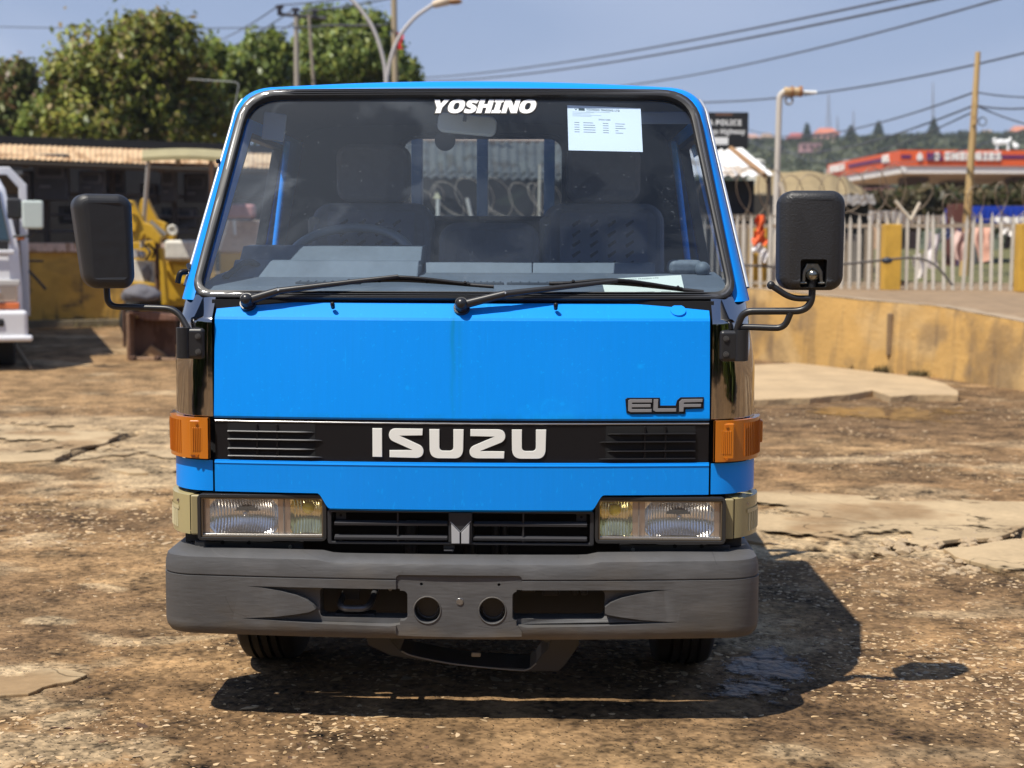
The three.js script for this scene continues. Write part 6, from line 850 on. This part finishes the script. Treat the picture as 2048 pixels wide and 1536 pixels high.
  for (const [x, y, w, h, r] of [[-0.645, 1.8, 0.075, 0.09, -0.12], [0.62, 1.83, 0.2, 0.04, 0]]) { const g = box(w, h, 0.012, 0, 0, 0, 0.005); g.rotateZ(r); part('sun_visor', g.translate(x, y, -0.66), mat([0.3, 0.34, 0.4], 0.6), truck); }
  part('wind_lace', [bar(V(-0.78, 1.3, -1.31), V(-0.715, 1.8, -1.31), 0.012), bar(V(0.78, 1.3, -1.31), V(0.715, 1.8, -1.31), 0.012)], BLUE && blue, truck);
}
// ---------- side mirrors ----------
{
  const mb = mat([0.021, 0.021, 0.023], 0.5, { bumpMap: fineBump, bumpScale: 0.0008 }), arm = mat([0.018, 0.018, 0.02], 0.38);
  const shell = (w, h, d, tw, sx) => warp(ext(rrect(-w / 2, -h / 2, w / 2, h / 2, 0.042, 10), d, 0.027, { bevelSegments: 6 }), (x, y, z) => { const b = 0.5 - y / h; return [x * (1 - tw * b) + sx * b, y, z - d / 2 + 0.012 * (1 - (2 * x / w) ** 2)]; });
  const L = new THREE.Group(); L.name = 'side_mirror'; L.userData.label = 'plain backed black side mirror at the left'; L.position.set(-1.076, 1.422, -0.16); L.rotation.y = 0.42; truck.add(L); part('housing', shell(0.172, 0.278, 0.07, 0.16, 0.02), mb, L); part('faint_panel', ext(shp(rrect(-0.022, -0.118, 0.035, -0.052, 0.008)), 0.001).translate(0, 0, 0.0525), mb, L);
  part('mirror_arm', pipe([[-1.064, 1.29, -0.17], [-1.062, 1.228, -0.17], [-0.855, 1.222, -0.17], [-0.815, 1.16, -0.15]], 0.0095, 0.045), arm, truck);
  const R = new THREE.Group(); R.name = 'side_mirror'; R.userData.label = 'black side mirror with a metal ball joint in a square pocket, at the right'; R.position.set(1.022, 1.43, -0.14); R.rotation.y = -0.02; truck.add(R);
  const ev = new Evaluator(); ev.useGroups = false; ev.attributes = ['position', 'normal', 'uv']; let b = new Brush(shell(0.19, 0.288, 0.06, 0.02, 0)); b.updateMatrixWorld(); const c = new Brush(ext(rrect(-0.034, -0.135, 0.042, -0.054, 0.006), 0.3, 0).translate(0, 0, 0.01)); c.updateMatrixWorld(); b = ev.evaluate(b, c, SUBTRACTION);
  let hg = b.geometry; hg = hg.index ? hg.toNonIndexed() : hg; part('housing', planarUV(crease(hg, 0.6), 0, 1, 6), mb, R);
  const j = part('ball_joint', sph(0.0185, 0.004, -0.1, 0.042), mat([0.3, 0.29, 0.25], 0.22, { metalness: 0.9 }), R); part('joint_bracket', [ext([[-0.026, -0.122], [-0.024, -0.09], [-0.012, -0.066], [0.02, -0.066], [0.034, -0.09], [0.036, -0.122], [0.026, -0.122], [0.023, -0.094], [0.004, -0.08], [-0.014, -0.094], [-0.016, -0.122]], 0.016, 0.002).translate(0, 0, 0.022), box(0.02, 0.006, 0.02, -0.022, -0.123, 0.036, 0.002), box(0.02, 0.006, 0.02, 0.03, -0.123, 0.036, 0.002)], mat([0.36, 0.35, 0.31], 0.3, { metalness: 0.85 }), j); part('joint_screw', cyl(0.004, 0.004, 0.006, 0.004, -0.072, 0.041, 'z', 6), steel, j);
  part('mirror_arm', [pipe([[1.026, 1.325, -0.1], [1.025, 1.226, -0.1], [0.83, 1.222, -0.14], [0.815, 1.165, -0.15]], 0.0105, 0.05), pipe([[0.967, 1.222, -0.11], [0.95, 1.174, -0.12], [0.823, 1.176, -0.15]], 0.0095, 0.03), pipe([[0.906, 1.3, -0.1], [0.965, 1.262, -0.1], [1.022, 1.262, -0.1]], 0.0095, 0.03), sph(0.012, 0.906, 1.3, -0.1)], arm, truck);
  for (const s of [-1, 1]) { const br = part('mirror_bracket', box(0.085, 0.092, 0.034, s * 0.806, 1.12, -0.147, 0.012), arm, truck, s < 0 ? 'black mirror bracket on the left chrome corner' : 'black mirror bracket on the right chrome corner'); part('bracket_sleeve', cyl(0.021, 0.021, 0.09, s * 0.828, 1.122, -0.14, 'y', 20), arm, br); for (const y of [1.142, 1.096]) part('bolt', [cyl(0.0085, 0.0085, 0.006, s * 0.782, y, -0.129, 'z', 20), cyl(0.0045, 0.0045, 0.009, s * 0.782, y, -0.128, 'z', 6)], mat([0.12, 0.12, 0.12], 0.35, { metalness: 0.6 }), br); }
}
// ---------- papers behind the glass ----------
{
  truck.updateMatrixWorld(true);
  const sheet = (corners, draw, label, tone) => {                        // corners on the glass: lower left, lower right, upper right, upper left (u, t, n)
    const g = grid((u, v) => { const a = corners, f = (i) => lerp(lerp(a[0][i], a[1][i], u), lerp(a[3][i], a[2][i], u), v); return ws(f(0), f(1), f(2)); }, 8, 6);
    const o = solo('paper_notice', g, mat(tone, 0.85, { map: canvasTex(740, 460, draw) }), label, 'paper sheet'); o.position.copy(truck.position); o.rotation.copy(truck.rotation); return o;
  };
  const lines = (g, w) => { g.fillStyle = '#ffffff'; g.fillRect(0, 0, 740, 460); g.fillStyle = '#3d4a44'; g.font = 'bold 30px sans-serif'; g.fillText('YOSHINO TRADING LTD', 190, 48, 380); g.fillRect(112, 26, 62, 26); g.beginPath(); g.moveTo(66, 26); g.lineTo(86, 52); g.lineTo(106, 26); g.lineTo(86, 36); g.fill(); g.fillStyle = 'rgba(90,100,100,0.55)'; for (const [x, y, l] of [[50, 66, 220], [50, 80, 180], [50, 94, 290], [50, 106, 190], [190, 58, 240]]) g.fillRect(x, y, l, 4); };
  sheet([[0.318, 0.713, -0.014], [0.55, 0.707, -0.014], [0.546, 0.922, -0.014], [0.314, 0.936, -0.014]], (g) => { lines(g); g.fillStyle = '#3c3f40'; g.font = 'bold 22px sans-serif'; g.fillText('STOCK CARD', 310, 145, 120); g.fillStyle = 'rgba(50,55,55,0.75)'; for (let r = 0; r < 5; r++) for (const [x, w] of [[66, 50], [156, 70 + 60 * hash(r, 1, 3)], [352, 56], [476, 30 + 90 * hash(r, 2, 3)]]) g.fillRect(x, 172 + r * 24, w, 6); }, 'white printed sheet stuck inside the windscreen, upper right, headed YOSHINO TRADING LTD', [0.86, 0.87, 0.88]);
  sheet([[0.431, 0.03, -0.02], [0.672, 0.03, -0.02], [0.66, 0.142, -0.035], [0.417, 0.122, -0.035]], (g) => { lines(g); g.fillStyle = 'rgba(60,66,60,0.7)'; for (let r = 0; r < 3; r++) for (const [x, w] of [[66, 90], [300, 160], [520, 90]]) g.fillRect(x, 330 + r * 36, w, 7); }, 'cream printed sheet lying on the dashboard behind the right wiper', [0.78, 0.77, 0.62]);
}
// ---------- white truck at the left edge ----------
{
  const t = thing('white_truck', 'white lorry cut off by the left edge with an orange indicator and a pale mirror', 'truck'), d = 17.3, k = d / FOCAL, A = (x, y, z = d) => at(x, y, z), wm = mat([0.74, 0.74, 0.76], 0.35, { clearcoat: 0.5, clearcoatRoughness: 0.1 }), dk = mat([0.02, 0.02, 0.022], 0.5), X = (px) => (px - 1024) * k, Y = (py) => 1.4 - (py - 500) * k;
  // body section at each height: half width and how far back the face stands
  const xr = X(45), xl = xr - 1.75, rows = [[0.4, 0.0, 0], [0.9, 0, 0], [1.3, -0.02, -0.02], [1.42, -0.03, -0.05], [2.1, -0.16, -0.4], [2.27, -0.25, -0.55], [2.32, -0.42, -0.75]];
  const body = (u, v) => { const q = v * (rows.length - 1), i = Math.min(rows.length - 2, Math.floor(q)), f = q - i, r = [0, 1, 2].map((n) => lerp(rows[i][n], rows[i + 1][n], f)), x1 = xr + r[1], x0 = xl - r[1]; const pts = u < 0.2 ? [x0, -d + r[2] - 0.12 - 1.6 * (1 - u / 0.2)] : u < 0.25 ? [x0 + 0.12 * (u - 0.2) / 0.05, -d + r[2] - 0.12 * (1 - (u - 0.2) / 0.05)] : u < 0.75 ? [lerp(x0 + 0.12, x1 - 0.12, (u - 0.25) / 0.5), -d + r[2]] : u < 0.8 ? [x1 - 0.12 * (1 - (u - 0.75) / 0.05), -d + r[2] - 0.12 * ((u - 0.75) / 0.05)] : [x1, -d + r[2] - 0.12 - 1.6 * (u - 0.8) / 0.2]; return [pts[0], r[0], pts[1]]; };
  part('cab', crease(grid(body, 80, 36), 0.7), wm, t); part('cab_roof', bx(1.2, 0.03, 1.2, (xl + xr) / 2, 2.31, -d - 1.3), wm, t); part('cab_floor', bx(1.7, 0.04, 1.7, (xl + xr) / 2, 0.45, -d - 0.9), dk, t);
  const W = (u, y, o) => { const f = (y - 1.42) / 0.68; return [lerp(xl + 0.05 + 0.13 * f, xr - 0.12 - 0.13 * f, u), y, -d - 0.05 - 0.35 * f + o]; };
  part('windscreen', grid((u, v) => W(u, lerp(1.5, 2.14, v), 0.012), 4, 6), mat([0.03, 0.05, 0.065], 0.06), t); part('windscreen_rubber', grid((u, v) => W(lerp(-0.012, 1.012, u), lerp(1.47, 2.16, v), 0.006), 4, 6), dk, t);
  part('wiper_panel', box(1.45, 0.12, 0.03, xr - 0.86, 1.43, -d - 0.02, 0.01), dk, t); part('bonnet_edge', box(1.5, 0.05, 0.03, xr - 0.82, 1.36, -d + 0.02, 0.015), wm, t);
  part('head_lamp', box(0.36, 0.2, 0.06, xr - 0.23, Y(588), -d + 0.0, 0.02), mat([0.7, 0.62, 0.56], 0.15, { metalness: 0.7 }), t); part('lamp_bowl', sph(0.07, xr - 0.3, Y(588), -d + 0.02), mat([0.85, 0.85, 0.86], 0.1, { metalness: 1 }), t); part('indicator', box(0.38, 0.075, 0.07, xr - 0.22, Y(614), -d + 0.002, 0.02), mat([0.62, 0.16, 0.05], 0.3), t); part('side_indicator', box(0.09, 0.06, 0.05, xr + 0.0, Y(478), -d - 0.13, 0.02), mat([0.6, 0.2, 0.05], 0.3), t);
  part('lamp_trim', box(0.4, 0.07, 0.05, xr - 0.22, Y(568), -d + 0.01, 0.015), mat([0.55, 0.53, 0.5], 0.3), t);
  const bp = part('bumper', box(1.82, 0.34, 0.24, (xl + xr) / 2 + 0.02, Y(652), -d + 0.03, 0.05), wm, t); part('bumper_lip', box(1.88, 0.07, 0.27, (xl + xr) / 2 + 0.04, Y(678), -d + 0.05, 0.03), wm, bp); part('bumper_slot', box(1.3, 0.1, 0.06, xr - 0.85, Y(646), -d + 0.14, 0.03), dk, bp);
  for (const x of [xr - 0.2, xl + 0.2]) { const w = new THREE.Group(); w.name = 'wheel'; w.position.set(x, 0.36, -d - 0.75); t.add(w); part('tyre', new THREE.LatheGeometry([[0.2, -0.1], [0.33, -0.11], [0.36, -0.07], [0.36, 0.07], [0.33, 0.11], [0.2, 0.1]].map((p) => new THREE.Vector2(...p)), 36).rotateZ(Math.PI / 2), mat([0.02, 0.02, 0.02], 0.85), w); part('rim', cyl(0.2, 0.2, 0.14, 0, 0, 0, 'x'), mat([0.3, 0.3, 0.3], 0.5), w); }
  // load body behind the cab: white frame and dark side
  const zb = -d - 1.95, xb = xr + 0.09, yb = 2.42;
  part('headboard_frame', ext(shp([[xb - 1.9, 0.55], [xb, 0.55], [xb, yb - 0.22], [xb - 0.2, yb], [xb - 1.7, yb], [xb - 1.9, yb - 0.22]], [[[xb - 1.8, 0.65], [xb - 0.1, 0.65], [xb - 0.1, yb - 0.26], [xb - 0.24, yb - 0.1], [xb - 1.66, yb - 0.1], [xb - 1.8, yb - 0.26]]]), 0.1, 0.012).translate(0, 0, zb), wm, t);
  part('headboard_panel', bx(1.66, 1.1, 0.04, xb - 0.95, 1.3, zb + 0.04), mat([0.22, 0.2, 0.19], 0.8, { map: speckle }), t); part('side_board', bx(0.06, 1.0, 7, xb - 0.04, 1.3, zb - 3.55), mat([0.5, 0.5, 0.53], 0.6), t); part('load_floor', bx(1.85, 0.1, 7, xb - 0.95, 0.8, zb - 3.55), dk, t); part('load_cover', bx(1.8, 0.05, 7, xb - 0.95, 2.36, zb - 3.55), mat([0.1, 0.1, 0.1], 0.8), t);
  part('chassis', bx(1.0, 0.3, 4.6, (xl + xr) / 2, 0.55, -d - 3), dk, t); part('side_hook', [bar(V(xb, Y(527), zb), V(xb + 0.18, Y(528), zb), 0.014), bar(V(xb, Y(548), zb + 0.1), V(xb + 0.2, Y(590), zb + 0.1), 0.018)], dk, t);
  const m = new THREE.Group(); m.name = 'side_mirror'; m.position.set(X(69), Y(433), -d + 0.05); t.add(m); part('housing', warp(ext(rrect(-0.115, -0.16, 0.115, 0.16, 0.03), 0.1, 0.02), (x, y, z) => [x * (1 + 0.12 * y), y, z - 0.05]), mat([0.58, 0.66, 0.62], 0.4), m); part('mirror_arm', pipe([V(0, -0.14, 0), V(0, -0.24, 0), V(-0.22, -0.25, -0.05)], 0.015, 0.05), dk, m); part('second_mirror', box(0.16, 0.24, 0.06, -0.2, 0.07, -0.1, 0.03), dk, m);
  const ang = Math.atan2(-xr, d), pv = V(xr, 0, -d); t.rotation.y = ang; t.position.copy(pv).sub(pv.clone().applyAxisAngle(V(0, 1, 0), ang));
}
// ---------- yellow loader ----------
{
  const t = thing('yellow_loader', 'old yellow loader with an olive canopy and a rusty bucket beside the yellow wall', 'loader'), ym = mat([0.68, 0.40, 0.02], 0.5, { map: speckle }), wm = mat([0.78, 0.75, 0.66], 0.6, { map: speckle }), rm = mat([0.13, 0.068, 0.042], 0.9, { map: rust, bumpMap: fineBump, bumpScale: 0.004 }), dk = mat([0.03, 0.028, 0.028], 0.7), gm = mat([0.5, 0.47, 0.42], 0.6);
  const poly = (pts, z, depth, m, n, p = t) => { const a = pts.map(([x, y]) => at(x, y, z)); return part(n, ext(a.map((q) => [q.x, q.y]), depth, 0.012).translate(0, 0, -z - depth), m, p); };
  const arm = [[251, 412], [255, 401], [266, 401], [275, 421], [287, 444], [302, 450], [322, 474], [318, 488], [303, 480], [289, 470], [281, 481], [262, 482], [255, 470], [250, 442]];
  poly(arm, 19.6, 0.12, ym, 'lift_arm'); poly(arm.map(([x, y]) => [x + 28, y - 4]), 20.6, 0.12, ym, 'lift_arm'); poly([[258, 425], [270, 428], [276, 440], [272, 462], [262, 466], [256, 455]], 19.56, 0.03, mat([0.58, 0.33, 0.015], 0.5), 'arm_plate'); { const c = at(259, 409, 19.5); part('arm_pin', cyl(0.035, 0.035, 0.05, c.x, c.y, c.z, 'z'), dk, t); }
  part('cylinder', [bar(at(282, 432, 19.9), at(306, 470, 19.9), 0.03), bar(at(300, 444, 20.1), at(330, 470, 20.1), 0.035)], mat([0.35, 0.33, 0.3], 0.4, { metalness: 0.6 }), t);
  poly([[316, 460], [330, 448], [333, 470], [326, 478], [318, 476]], 20.2, 0.2, ym, 'pivot_block'); { const c = at(345, 460, 20.2); part('lamp', [new THREE.TorusGeometry(0.055, 0.02, 8, 20).translate(c.x, c.y, c.z), cyl(0.04, 0.04, 0.05, c.x, c.y, c.z - 0.04, 'z')], wm, t); } poly([[335, 452], [372, 452], [372, 462], [335, 462]], 20.4, 0.1, dk, 'lamp_bar');
  { const a = at(326, 521, 20), b = at(384, 480, 20); part('white_tank', box(b.x - a.x, b.y - a.y, 0.5, (a.x + b.x) / 2, (a.y + b.y) / 2, -20.3, 0.05), wm, t); }
  poly([[330, 522], [385, 522], [385, 612], [330, 612]], 20.2, 0.8, ym, 'engine_cover'); poly([[345, 528], [384, 536], [384, 570], [352, 566]], 20.15, 0.05, mat([0.75, 0.46, 0.025], 0.5), 'cover_plate'); poly([[317, 496], [325, 496], [334, 608], [324, 612]], 19.7, 0.14, ym, 'upright'); poly([[262, 484], [312, 480], [312, 522], [262, 522]], 20.1, 0.3, ym, 'body_block'); poly([[310, 484], [316, 484], [316, 600], [310, 600]], 19.75, 0.1, rm, 'upright');
  poly([[265, 520], [306, 524], [309, 566], [268, 563]], 19.9, 0.1, wm, 'white_panel'); poly([[284, 540], [296, 530], [303, 544], [298, 562], [286, 558]], 19.86, 0.03, mat([0.25, 0.22, 0.19], 0.8), 'torn_patch'); poly([[264, 563], [312, 566], [312, 574], [264, 570]], 19.8, 0.3, ym, 'sill');
  { const c = at(272, 507, 19.8); part('round_filter', [cyl(0.055, 0.055, 0.2, c.x, c.y, c.z, 'z'), sph(0.055, c.x + 0.08, c.y - 0.02, c.z)], mat([0.6, 0.58, 0.55], 0.3, { metalness: 0.4 }), t); part('hoses', [tube([at(290, 490, 19.7), at(300, 505, 19.6), at(292, 520, 19.7)], 0.018, 16, 6), tube([at(296, 488, 19.8), at(308, 500, 19.7), at(305, 516, 19.8)], 0.018, 16, 6)], dk, t); }
  // bucket
  { const b = poly([[258, 634], [352, 640], [352, 722], [258, 716]], 19.2, 0.03, rm, 'bucket'); poly([[255, 624], [300, 622], [352, 632], [352, 642], [290, 640]], 18.95, 0.25, mat([0.2, 0.1, 0.065], 0.85, { map: rust }), 'bucket_lip', b); poly([[252, 626], [259, 626], [261, 722], [254, 720]], 18.95, 0.28, mat([0.24, 0.14, 0.085], 0.85, { map: rust }), 'bucket_side', b); poly([[258, 715], [352, 718], [352, 725], [258, 722]], 18.9, 0.35, mat([0.28, 0.17, 0.1], 0.85, { map: rust }), 'bucket_edge', b); for (const x of [266, 315]) { const c = at(x, 719, 18.86); part('bucket_tooth', box(0.07, 0.07, 0.14, c.x, c.y + 0.01, c.z, 0.02), rm, b); } poly([[280, 714], [302, 690], [326, 706], [336, 716]], 19.14, 0.05, mat([0.38, 0.24, 0.12], 0.95, { map: speckle }), 'heap_of_dirt', b); }
  poly([[245, 606], [249, 606], [250, 694], [246, 694]], 19.4, 0.06, rm, 'prop');
  // canopy
  { const y0 = 318, C = (px, py, z) => at(px, py, z); const g = grid((u, v) => { const p = C(lerp(284, 446, u), lerp(y0, 303, v) - 7 * Math.sin(u * 3.14) * 0.5, lerp(19.4, 21.4, v)); return [p.x, p.y + 0.02, p.z]; }, 20, 4), g2 = grid((u, v) => { const p = C(lerp(284, 446, u), y0 - 7 * Math.sin(u * 3.14) * 0.5 + v * 8, 19.4); return [p.x, p.y + 0.02, p.z]; }, 20, 1); part('canopy', [g, g2], mat([0.42, 0.36, 0.18], 0.7, { map: speckle }), t);
    part('canopy_post', bar(C(297, 320, 19.5), C(284, 494, 19.9), 0.026, 0.03), gm, t); part('canopy_post', bar(C(422, 322, 19.5), C(424, 494, 19.9), 0.028), mat([0.3, 0.19, 0.12], 0.8), t); part('canopy_post', bar(C(440, 322, 21.2), C(440, 494, 21.2), 0.028), gm, t); part('canopy_rail', bar(C(297, 327, 19.6), C(430, 330, 19.6), 0.015), mat([0.16, 0.1, 0.07], 0.8), t); part('canopy_stay', box(0.06, 0.1, 0.05, ...C(356, 322, 19.5).toArray(), 0.01), mat([0.35, 0.26, 0.16], 0.7), t); }
  // seat and rear half, seen through the cab's side window
  { const a = at(444, 436, 20.6), b = at(508, 408, 20.6); part('seat_back', box(b.x - a.x, b.y - a.y, 0.2, (a.x + b.x) / 2, (a.y + b.y) / 2, -20.7, 0.05), mat([0.34, 0.15, 0.14], 0.7), t); const c = at(436, 505, 20.8), e = at(515, 440, 20.8); part('rear_panel', box(e.x - c.x, e.y - c.y, 0.3, (c.x + e.x) / 2, (c.y + e.y) / 2, -21, 0.03), mat([0.62, 0.46, 0.33], 0.7, { map: speckle }), t); poly([[440, 505], [520, 505], [520, 600], [440, 600]], 20.9, 0.6, ym, 'rear_body'); part('lever', [bar(at(437, 500, 20.3), at(455, 440, 20.3), 0.02), bar(at(470, 470, 20.4), at(468, 440, 20.4), 0.02)], wm, t); }
  for (const [px, z, R] of [[300, 20.8, 0.42], [420, 20.8, 0.5], [350, 22.2, 0.42], [470, 22.2, 0.5]]) { const w = new THREE.Group(); w.name = 'wheel'; const c = at(px, 600, z); w.position.set(c.x, R, -z); t.add(w); part('tyre', new THREE.TorusGeometry(R * 0.72, R * 0.28, 12, 32).rotateY(0.3), mat([0.022, 0.021, 0.02], 0.9), w); part('rim', cyl(R * 0.5, R * 0.5, 0.12, 0, 0, 0, 'z').rotateY(0.3), ym, w); }
  const bag = solo('grey_tarpaulin', warp(new THREE.SphereGeometry(1, 40, 24), (x, y, z) => { const c = at(280, 590, 19.0), n = 1 + 0.35 * (fbm(x * 2 + 5, y * 2 + z * 2 + 3, 3, 71) - 0.5); return [c.x + x * 0.24 * n, c.y + Math.max(-0.6, y) * 0.13 * n, c.z + z * 0.2 * n]; }), mat([0.13, 0.125, 0.14], 0.85), 'crumpled dark grey tarpaulin lying on the loader bucket', 'tarpaulin');
}
// dense hedge round the yard behind and beside the viewer: it shows only in the chrome, the lamps and the glass
{
  const g = leaves(40, () => { const o = V(rr(-1, 1), rr(-1, 1), rr(-1, 1)).normalize(); return { p: o.clone().multiplyScalar(rr(0.3, 1)), out: o }; }, 0.45, GREEN), N = 1150, m = new THREE.InstancedMesh(g, LEAF, N), q = new THREE.Object3D();
  for (let i = 0; i < N; i++) { const x = rr(-34, 34), side = i > 700 ? (i % 2 ? 1 : -1) : 0, h = rr(0.02, 1) * (2.6 + 2.2 * noise(x * 0.2, 3, 5)); if (side) q.position.set(side * (9 + rr(0, 2)), h, rr(-1.5, 9)); else q.position.set(x, h, 8.2 + rr(0, 2.5)); q.scale.setScalar(rr(0.5, 0.9)); q.rotation.y = rr(0, 6); q.updateMatrix(); m.setMatrixAt(i, q.matrix); }
  m.name = 'hedge'; m.userData.kind = 'stuff'; shade(m); scene.add(m);
}
// a short stick on the ground by the white truck
solo('wood_stick', bar(onG(28, 690).setY(0.04), onG(62, 740).setY(0.02), 0.02), mat([0.36, 0.26, 0.15], 0.9), 'short stick lying on the ground in the shade of the white lorry', 'stick');
renderer.render(scene, camera);
